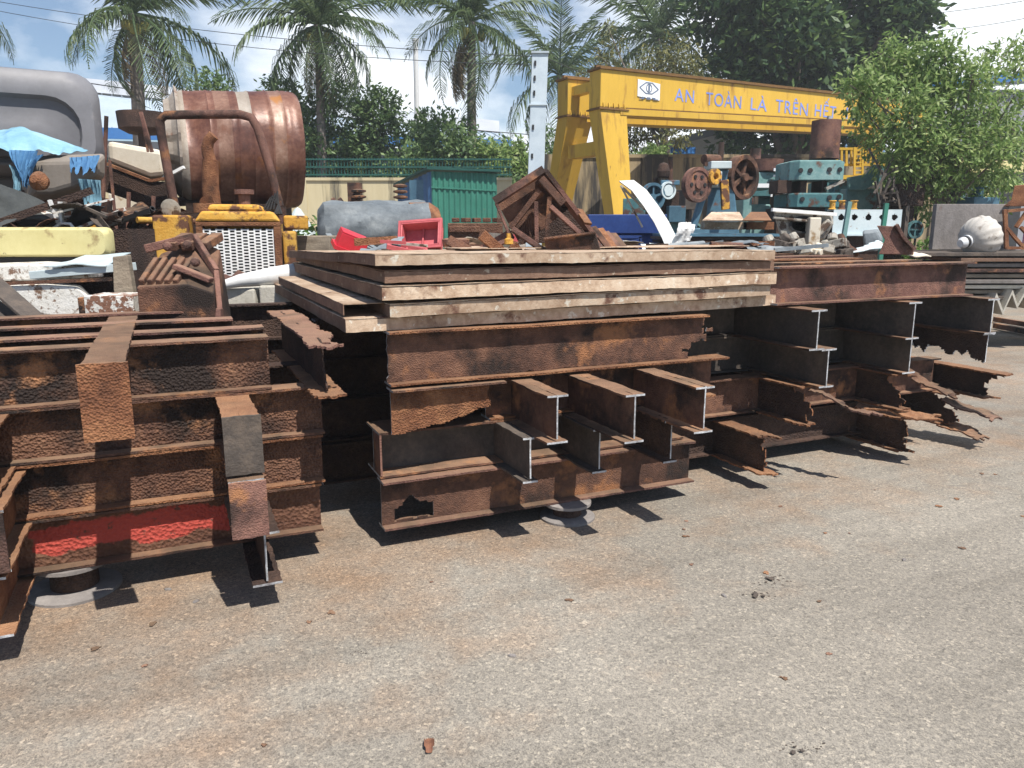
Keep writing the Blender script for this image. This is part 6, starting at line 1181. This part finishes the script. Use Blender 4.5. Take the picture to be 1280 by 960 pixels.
o = MB(); a = at(1078, 313, 7.4); o.loft([P([(1078, 288), (1100, 286), (1104, 300), (1098, 314), (1080, 314)], 7.8), P([(1078, 290), (1096, 288), (1102, 300), (1096, 314), (1082, 314)], 7.4)]); thing1(o, 'grey_casting', M['galv'], 'smooth grey casting left of the curved rusty foot', 'casting', bevel=.02)
Yc2 = 6.4; o = MB()
cv = [(1096, 282), (1121, 283), (1128, 296), (1136, 306), (1142, 311), (1142, 318), (1098, 318), (1106, 300)]
o.loft([P(cv, Yc2+.22), P(cv, Yc2)]); o.bar(at(1120, 281, Yc2-.02), at(1128, 296, Yc2-.02), .04, .03); o.bar(at(1128, 296, Yc2-.02), at(1143, 312, Yc2-.02), .04, .03); thing1(o, 'curved_bracket', M['rust_purple'], 'curved rusty bracket foot standing on the right pile', 'bracket', bevel=.005)
o = MB(); o.plate(at(1142, 321, 6.3), (1,.2,0), (0,1,.1), (0,-.1,1), .16, .22, .008, 8, 8, lambda x, y: x+y*.3 < .2, lambda x, y: .01*nz(x, y, 9, 2), .004); thing1(o, 'pale_scrap', M['cream'], 'little pale plate scrap right of the curved foot', 'plate scrap')
# scrap lying among the back (dark tangle under the tree)
o = MB()
for k in range(26): 
    p = at(1098+rk.uniform(0, 24), 270-rk.uniform(0, 55), 13+rk.uniform(0, .6)); q = p+Vector((rk.uniform(-.25, .25), rk.uniform(-.2, .2), rk.uniform(-.5, .5))); o.bar(p, q, .03, .03)
o.bb(at(1098, 0, 13).x, at(1124, 0, 13).x, 13, 13.6, 0, at(0, 275, 13).z); thing1(o, 'wire_scrap', M['rust_grey'], 'tangled scrap rods heaped beside the bushy tree', 'scrap heap')
Yy = 17; root = empty('yellow_railing', at(1075, 230, Yy).xy.to_3d(), 'yellow steel railing with a ladder behind the die press', 'railing'); o = MB()
for x in range(1046, 1106, 6): o.bar(at(x, 186, Yy), at(x, 208, Yy), .04, .04)
for y in (186, 206): o.bar(at(1044, y, Yy), at(1106, y, Yy), .05, .05)
o.build('rails', M['crane'], root, world=True); o = MB()
for x in (1068, 1078): o.bar(at(x, 184, Yy-.1), at(x, 222, Yy-.1), .04, .04)
for y in range(188, 222, 5): o.bar(at(1068, y, Yy-.1), at(1078, y, Yy-.1), .03, .03)
o.bb(at(1064, 0, Yy).x, at(1084, 0, Yy).x, Yy-.3, Yy+.2, at(0, 225, Yy).z, at(0, 220, Yy).z); o.build('ladder', M['crane'], root, world=True)
o = MB()
for x in (1048, 1102): o.bar(at(x, 208, Yy), Vector((at(x, 208, Yy).x, Yy, 0)), .08, .08)
o.bb(at(1050, 0, Yy).x, at(1104, 0, Yy).x, Yy+.1, Yy+1, 0, at(0, 226, Yy).z); o.build('platform_base', M['teal_dark'], root, world=True)
o = MB(); o.loft([P([(1058, 222), (1082, 218), (1092, 205), (1102, 208), (1098, 228), (1080, 238), (1060, 238)], 15.5), P([(1058, 222), (1082, 218), (1092, 205), (1102, 208), (1098, 228), (1080, 238), (1060, 238)], 15)]); p = at(1075, 236, 15.2); o.bb(p.x-.3, p.x+.3, 15.1, 15.4, 0, p.z); thing1(o, 'teal_chute', M['teal'], 'curved teal chute below the yellow ladder', 'chute', bevel=.02)

# --- right edge: slab, dome lamp, plate stack, zigzag sheet
Yj = 11.0; o = MB(); a, b = at(1165, 312, Yj), at(1262, 255, Yj); o.bb(a.x, b.x, Yj, Yj+.10, a.z, b.z); ob = thing1(o, 'grey_slab', M['slab'], 'upright grey stained slab behind the white ribbed dome', 'slab', bevel=.006)
root = empty('ribbed_dome', at(1222, 312, Yj-.6), 'white ribbed dome lamp shade lying on its side against the grey slab', 'lamp shade')
Mb = Matrix.Translation(at(1205, 303, Yj-.6)) @ Matrix.Rotation(R(-14), 4, 'Y') @ Matrix.Rotation(R(20), 4, 'Z') @ Matrix.Rotation(R(90), 4, 'Y')
o = MB(); o.lathe([(.07, .07)] + [(.07+.205*math.sin(R(t)), .07+.26*(1-math.cos(R(t)))) for t in range(8, 100, 7)] + [(.24, .40), (.16, .45), (0, .47)], 72, Mb, 0, lambda a_, z: .007*math.cos(16*a_)*min(1, max(0, z-.06)*6)); o.build('shade', surf('dome_white', [(.3,(.34,.32,.29)),(.6,(.50,.47,.43))], 5, .7, bump=.15, bscale=30, over=((.22,.19,.16),.60,7,.1)), root, world=True, smooth=True)
o = MB(); o.lathe([(0, -.07), (.05, -.07), (.075, -.03), (.075, .0), (.055, .01), (.055, .03), (.085, .04), (.085, .07)], 24, Mb); o.build('neck', M['silver'], root, world=True, smooth=True)
o = MB(); o.lathe([(.078, .0), (.08, .02), (.078, .035)], 24, Mb); o.build('ring', M['black'], root, world=True)
gq = 'timber and steel plates stacked at the right edge'; rk = random.Random(9)
for k in range(9):
    z0_, z1_ = at(0, 372-6.6*k, Yj-.5).z, at(0, 372-6.6*(k+1), Yj-.5).z
    xa = at(1216+rk.uniform(-4, 7), 0, Yj-.5).x if k < 8 else at(1168, 0, Yj-.5).x
    o = MB(); o.bb(xa, 9.3, Yj-.85+rk.uniform(0, .15), Yj+.5, z0_, z1_-.025); thing1(o, 'stacked_plate', M[('rust_grey', 'wood', 'concrete', 'slab', 'wood', 'rust_purple', 'slab', 'tray_brown', 'rust_grey')[k]], ('lowest', 'second lowest', 'third lowest', 'fourth lowest', 'middle', 'fourth highest', 'third highest', 'second highest', 'topmost')[k]+' plate of the stack under the grey slab', 'plate', gq, bevel=.004)
o = MB(); o.bb(8.0, 9.2, Yj-.6, Yj+.4, 0, at(0, 373, Yj-.5).z); thing1(o, 'stack_base', M['rust_dark'], 'dark block carrying the plate stack at the right edge', 'block')
Yu = 10.1; root = None; o = MB(); zz_ = [(1236, 392), (1246, 366), (1254, 388), (1266, 362), (1272, 380), (1284, 360), (1296, 382), (1308, 360)]
fr = [at(x, y, Yu) for x, y in zz_]; vs = []; fs = []
for p in fr: vs += [p, p+Vector((0, 1.1, 0)), p+Vector((0, 0, -.06)), p+Vector((0, 1.1, -.06))]
for i in range(len(fr)-1): a = 4*i; fs += [(a, a+4, a+5, a+1), (a+2, a+3, a+7, a+6), (a, a+2, a+6, a+4), (a+1, a+5, a+7, a+3)]
o.add(vs, fs); thing1(o, 'zigzag_sheet', M['concrete'], 'pale zigzag corrugated sheet below the plate stack', 'corrugated sheet')
o = MB(); o.bb(7.6, 9.4, Yu-.1, Yu+1, .05, at(0, 392, Yu).z-.062); thing1(o, 'timber_block', M['rust_dark'], 'low dark block on the ground under the zigzag sheet', 'block')
for k in range(2): o = MB(); p, q = zat(1244, 399+8*k, .06), zat(1310, 410+9*k, .06); o.bar(p, q, .08, .08); thing1(o, 'ground_bar', M['rust_purple'], ('rear rusty bar lying on the ground at the right edge', 'front rusty bar lying on the ground at the right edge')[k], 'steel bar')
root = empty('rust_bin_frame', at(1272, 310, Yj), 'reddish rusty box on an open angle frame at the right edge', 'steel frame'); o = MB()
for a, b in (((1256, 262), (1258, 310)), ((1257, 310), (1296, 310)), ((1258, 264), (1300, 260)), ((1258, 285), (1278, 308)), ((1270, 284), (1284, 264)), ((1276, 284), (1300, 310))): o.bar(at(*a, Yj-.1), at(*b, Yj-.1), .05, .04)
o.build('frame', M['rust_orange'], root, world=True); o = MB(); o.loft([P([(1254, 258), (1264, 250), (1268, 232), (1310, 228), (1310, 258)], Yj+.6), P([(1254, 258), (1264, 250), (1268, 232), (1310, 228), (1310, 258)], Yj-.05)]); o.build('bin', M['rust_orange'], root, world=True, bevel=.01)
for k, (m_, y0, y1, Y, lab) in enumerate((('pyellow', 201, 215, 20, 'long yellow beam crossing the yard far right'), ('plum', 198, 199.5, 20.2, 'thin purple rail above the yellow beam far right'))):
    o = MB(); o.bb(at(1218, 0, Y).x, at(1330, 0, Y).x, Y, Y+.3, at(0, y1, Y).z, at(0, y0, Y).z)
    for x in (1240, 1300): p = at(x, y1, Y); o.bb(p.x-.05, p.x+.05, Y+.1, Y+.2, 0, p.z)
    thing1(o, 'yard_beam', M[m_], lab, 'steel beam')
o = MB(); Y = 16; o.bb(at(1230, 0, Y).x, at(1268, 0, Y).x, Y, Y+.6, 0, at(0, 268, Y).z); o.bb(at(1228, 0, Y).x, at(1270, 0, Y).x, Y-.05, Y+.6, at(0, 236, Y).z, at(0, 226, Y).z); o.bb(at(1230, 0, Y).x, at(1235, 0, Y).x, Y, Y+.6, at(0, 268, Y).z, at(0, 236, Y).z); o.bb(at(1236, 0, Y).x, at(1268, 0, Y).x, Y+.3, Y+.6, at(0, 268, Y).z, at(0, 252, Y).z); thing1(o, 'teal_cabinet', M['teal'], 'teal open machine cabinet far right behind the bushy tree', 'cabinet')

# ------------------------------------------------------------------ small things on the asphalt
o = MB(); p = zat(538, 930, .004)
o.plate((p.x-.015, p.y-.045, .004), (1,.1,0), (-.1,1,0), (0,0,1), .032, .085, .0015, 6, 12, lambda x, y: abs(x-.016) < .016*math.sin(math.pi*min(1, .15+y/.1)), lambda x, y: .012*(abs(x-.016)/.016)**2+.006*math.sin(y*60), .001, 2)
thing1(o, 'dry_leaf', M['rust_smooth'], 'curled dry brown leaf lying on the asphalt near the bottom of the picture', 'leaf')
def clump(px, py, s, label, sd, mt='rust_grey'):
    p = zat(px, py, 0); r = random.Random(sd); o = MB()
    o.plate((p.x-s, p.y-s*.6, .002), (1,0,0), (0,1,0), (0,0,1), 2*s, s*1.3, .004, 26, 18, lambda x, y: nz(x, y, .7/s, sd)+.5*nz(x, y, 2.2/s, sd) > .28+.6*(((x-s)/s)**2+((y-.65*s)/s)**2), lambda x, y: .004+.006*nz(x, y, 1.6/s, sd+3), s*.03, sd)
    for _ in range(26):
        q = (p.x+r.gauss(0, s*.7), p.y+r.gauss(0, s*.4), .001); k = s*r.uniform(.02, .085)
        o.lathe([(0, 0), (k, .0), (k*.8, k*.5), (0, k*.6)], 6, Matrix.Translation(q) @ Matrix.Diagonal((1.4, .8, 1, 1)))
    thing1(o, 'dirt_clump', M[mt], label, 'dirt', 'dirt clumps on the asphalt')
clump(968, 728, .06, 'flattened dirt crumbs on the open asphalt right of the middle pile', 1)
clump(946, 744, .06, 'small dark dirt crumbs just in front of the flattened ones', 8)
clump(1000, 938, .05, 'dark dirt crumbs near the bottom right of the asphalt', 12)
clump(447, 815, .03, 'dirt crumbs on the rust stained asphalt at the lower left', 4)
clump(780, 700, .03, 'dirt crumbs a little in front of the round stand', 5)
r6 = random.Random(21); gf = 'rust flakes fallen on the asphalt'
for k in range(30):
    u = r6.uniform(-.6, 5.6); v = 3.3-abs(r6.gauss(0, .55)); p = W(u, v, .002); s = r6.uniform(.012, .04); o = MB()
    o.plate((-s/2, -s/3, 0), (1,0,0), (0,1,0), (0,0,1), s, s*.7, .002, 4, 3, lambda x, y, s=s: abs(x-s/2)+abs(y-s/3) < s*.62, lambda x, y: .004*nz(x*6, y*6, 9, k), s*.12, k)
    tag(o.build('rust_flake_chip', M[('rust', 'rust_orange', 'rust_purple')[k % 3]], None, p, r6.uniform(0, 6)), 'tiny rust flake fallen on the asphalt in front of the beam piles', 'rust flake', gf)
for k, (px, py, lab) in enumerate(((210, 737, 'pale stone chip in the shadow under the left pile'), (245, 752, 'small pale stone chip beside the shadow of the left pile'), (905, 745, 'pale stone chip out on the open asphalt'), (640, 820, 'pale stone chip in the foreground centre'), (1130, 700, 'pale stone chip at the right of the asphalt'))):
    p = zat(px, py, .001); o = MB(); o.lathe([(0, 0), (.012, 0), (.010, .006), (0, .008)], 6, Matrix.Translation(p) @ Matrix.Rotation(k, 4, 'Z') @ Matrix.Diagonal((1.5, .8, 1, 1))); thing1(o, 'stone_chip', M['slab'], lab, 'stone')

# ------------------------------------------------------------------ loose scrap among the big pieces
rc = random.Random(77)
def scrap(label, group, pts, mats, kinds, L0, L1, ztilt=.15):
    for k, p in enumerate(pts):
        o = MB(); l_ = rc.uniform(L0, L1); kd = kinds[k % len(kinds)]; m_ = mats[rc.randrange(len(mats))]
        if kd == 'rod': o.bar((-l_/2, 0, 0), (l_/2, 0, 0), rc.uniform(.015, .035), rc.uniform(.012, .03))
        elif kd == 'angle': o.bar((-l_/2, 0, 0), (l_/2, 0, 0), .05, .005); o.bar((-l_/2, .0225, .028), (l_/2, .0225, .028), .005, .05)
        elif kd == 'pipe': o.lathe([(.02, -l_/2), (.028, -l_/2), (.028, l_/2), (.02, l_/2), (.02, -l_/2)], 12, Matrix.Rotation(R(90), 4, 'Y'))
        else:
            w_ = l_*rc.uniform(.3, .7); sd = rc.random()*9
            o.plate((-l_/2, -w_/2, 0), (1,0,0), (0,1,0), (0,0,1), l_, w_, .004, 14, 8, lambda x, y, l_=l_, sd=sd: x < l_*(.85+.3*nz(0, y, 9, sd)), lambda x, y, sd=sd: .05*nz(x, y, 5, sd)+.015*nz(x, y, 16, sd), .006, k)
        rot_to(o, p, (rc.uniform(-.3, .3) if kd == 'sheet' else 0, rc.uniform(-ztilt, ztilt), rc.uniform(-.9, .9)))
        thing1(o, {'rod': 'scrap_rod', 'angle': 'scrap_angle', 'pipe': 'scrap_pipe', 'sheet': 'scrap_sheet'}[kd], M[m_], label, 'scrap', group)
scrap('small bits of rusty scrap lying loose on top of the right pile', 'loose scrap on the right pile', [W(rc.uniform(3.5, 5.0), rc.uniform(4.7, 5.95), 1.42+rc.uniform(0, .05)) for _ in range(16)], ('rust', 'rust_orange', 'engine', 'galv', 'rust_purple'), ('sheet', 'rod', 'angle', 'sheet', 'pipe'), .2, .6, .08)
scrap('small bits of rusty scrap lying loose on the trays behind the crates', 'loose scrap on the trays', [W(rc.uniform(1.3, 2.9), rc.uniform(5.2, 6.2), 1.475+rc.uniform(0, .03)) for _ in range(12)], ('rust', 'rust_orange', 'rust_purple', 'red_fade', 'engine'), ('rod', 'angle', 'sheet'), .15, .4, .1)
scrap('rusty rods and torn plates tangled below the blue tarp', 'tangle below the blue tarp', [at(rc.uniform(-10, 135), rc.uniform(252, 284), rc.uniform(5.9, 6.15)) for _ in range(18)], ('rust', 'rust_dark', 'black', 'rust_grey', 'white_half'), ('rod', 'sheet', 'angle', 'pipe'), .2, .7, .6)
scrap('rusty rods and torn plates tangled beside the yellow tractor', 'tangle beside the tractor', [at(rc.uniform(138, 238), rc.uniform(262, 318), rc.uniform(7.3, 8.0)) for _ in range(18)], ('rust', 'rust_dark', 'black', 'rust_purple', 'yellow_rust'), ('rod', 'sheet', 'angle', 'pipe'), .2, .8, .6)
scrap('rusty offcuts lying loose behind the white hull', 'offcuts on the left pile', [W(rc.uniform(-1.5, -.9), rc.uniform(4.2, 4.6), 1.14+rc.uniform(0, .02)) for _ in range(5)], ('rust', 'rust_purple', 'white_half', 'rust_grey'), ('sheet', 'angle', 'rod'), .15, .45, .1)
o = MB(); o.bb(at(-60, 0, 5.9).x, at(135, 0, 5.9).x, 5.85, 6.3, 0, at(0, 286, 5.9).z); thing1(o, 'scrap_box', M['rust_dark'], 'dark steel box carrying the tangle below the blue tarp', 'box')
# more old machines crowding the back of the yard
def machine(label, px, Y, wpx, ytop, mt, mt2, sd):
    r = random.Random(sd); p = at(px, 285, Y); w_ = wpx/F*Y; zt_ = at(px, ytop, Y).z; root = empty('old_machine', (p.x, Y, 0), label, 'machine', R(r.uniform(-20, 30)))
    o = MB(); o.bb(-w_*.5, w_*.5, -.3, .3, 0, zt_*.34); o.build('base', M[mt2], root, bevel=.02)
    o = MB(); o.bb(-w_*.22, w_*.28, -.2, .22, zt_*.341, zt_*.78); o.build('column', M[mt], root, bevel=.03)
    o = MB(); o.bb(-w_*.5, w_*.4, -.32, .2, zt_*.781, zt_*.93); o.lathe([(.07, 0), (.09, .02), (.09, zt_*.08), (0, zt_*.09)], 14, Matrix.Translation((w_*.15, 0, zt_*.931))); o.build('head', M[mt], root, bevel=.02)
    o = MB(); o.bar((-w_*.3, -.42, zt_*.5), (-w_*.3, -.42, zt_*.78), .07, .07); o.bb(-w_*.6, w_*.35, -.5, -.21, zt_*.46, zt_*.49); o.build('table', M['rust_grey'], root)
    o = MB(); o.lathe([(.12, -.03), (.16, -.03), (.16, .03), (.12, .03), (.12, -.03)], 22, Matrix.Translation((w_*.2, -.30, zt_*.62)) @ Matrix.Rotation(R(90), 4, 'X')); o.box((w_*.2, -.30, zt_*.62), (.27, .03, .03)); o.box((w_*.2, -.301, zt_*.62), (.03, .03, .27)); o.build('hand_wheel', M[mt2], root)
    o = MB(); o.tube([(w_*.4, .1, zt_*.85), (w_*.6, .05, zt_*.8), (w_*.65, 0, zt_*.6), (w_*.5, -.1, zt_*.4)], .02, 8); o.build('cable', M['black'], root)
machine('dark green drilling machine standing between the gantry leg and the blue lathe', 795, 15.5, 30, 238, 'teal_dark', 'rust_dark', 1)
machine('grey drilling machine between the blue lathe and the flywheel press', 852, 15, 26, 226, 'rust_grey', 'teal', 2)
machine('dull teal machine with a hand wheel just behind the big flywheel', 950, 15.6, 36, 206, 'teal_dark', 'rust', 3)
machine('rusty machine filling the gap left of the die press', 978, 14.6, 30, 222, 'rust_dark', 'teal_dark', 4)
machine('dark machine behind the right end of the pierced channel', 1122, 14.2, 40, 218, 'rust_dark', 'teal_dark', 5)
machine('blue grey machine right behind the grey slab', 1212, 14.5, 46, 236, 'blue_mach', 'rust_dark', 6)
for k, (px, pt, Y, m_, lab) in enumerate(((902, 178, 20, 'rust_dark', 'tall rusty pipe stub standing behind the flywheel press'), (945, 186, 21, 'rust_purple', 'stout rusty pipe standing before the stained wall'), (770, 200, 21.5, 'rust_dark', 'dark pipe standing right of the gantry leg'), (838, 196, 22, 'rust', 'leaning rusty pipe in front of the stained wall'))):
    p = at(px, pt, Y); o = MB(); o.tube([(p.x+.15*(k == 3), Y, 0), p], .14 if k == 1 else .07, 12); thing1(o, 'standing_pipe', M[m_], lab, 'pipe', smooth=True)

# thin sunlit air between us and the far trees
hz_ = MB(); hz_.bb(-90, 90, -14, 78, -1, 24)
hm = bpy.data.materials.new('haze_air'); hm.use_nodes = True; hn = hm.node_tree; hn.nodes.clear()
hv = N(hn, 'ShaderNodeVolumePrincipled', Density=.0018, Anisotropy=.2); hv.inputs['Color'].default_value = (.90, .95, 1, 1); ho = N(hn, 'ShaderNodeOutputMaterial'); L(hn, hv.outputs[0], ho.inputs['Volume'])
tag(hz_.build('haze', hm), kind='stuff')
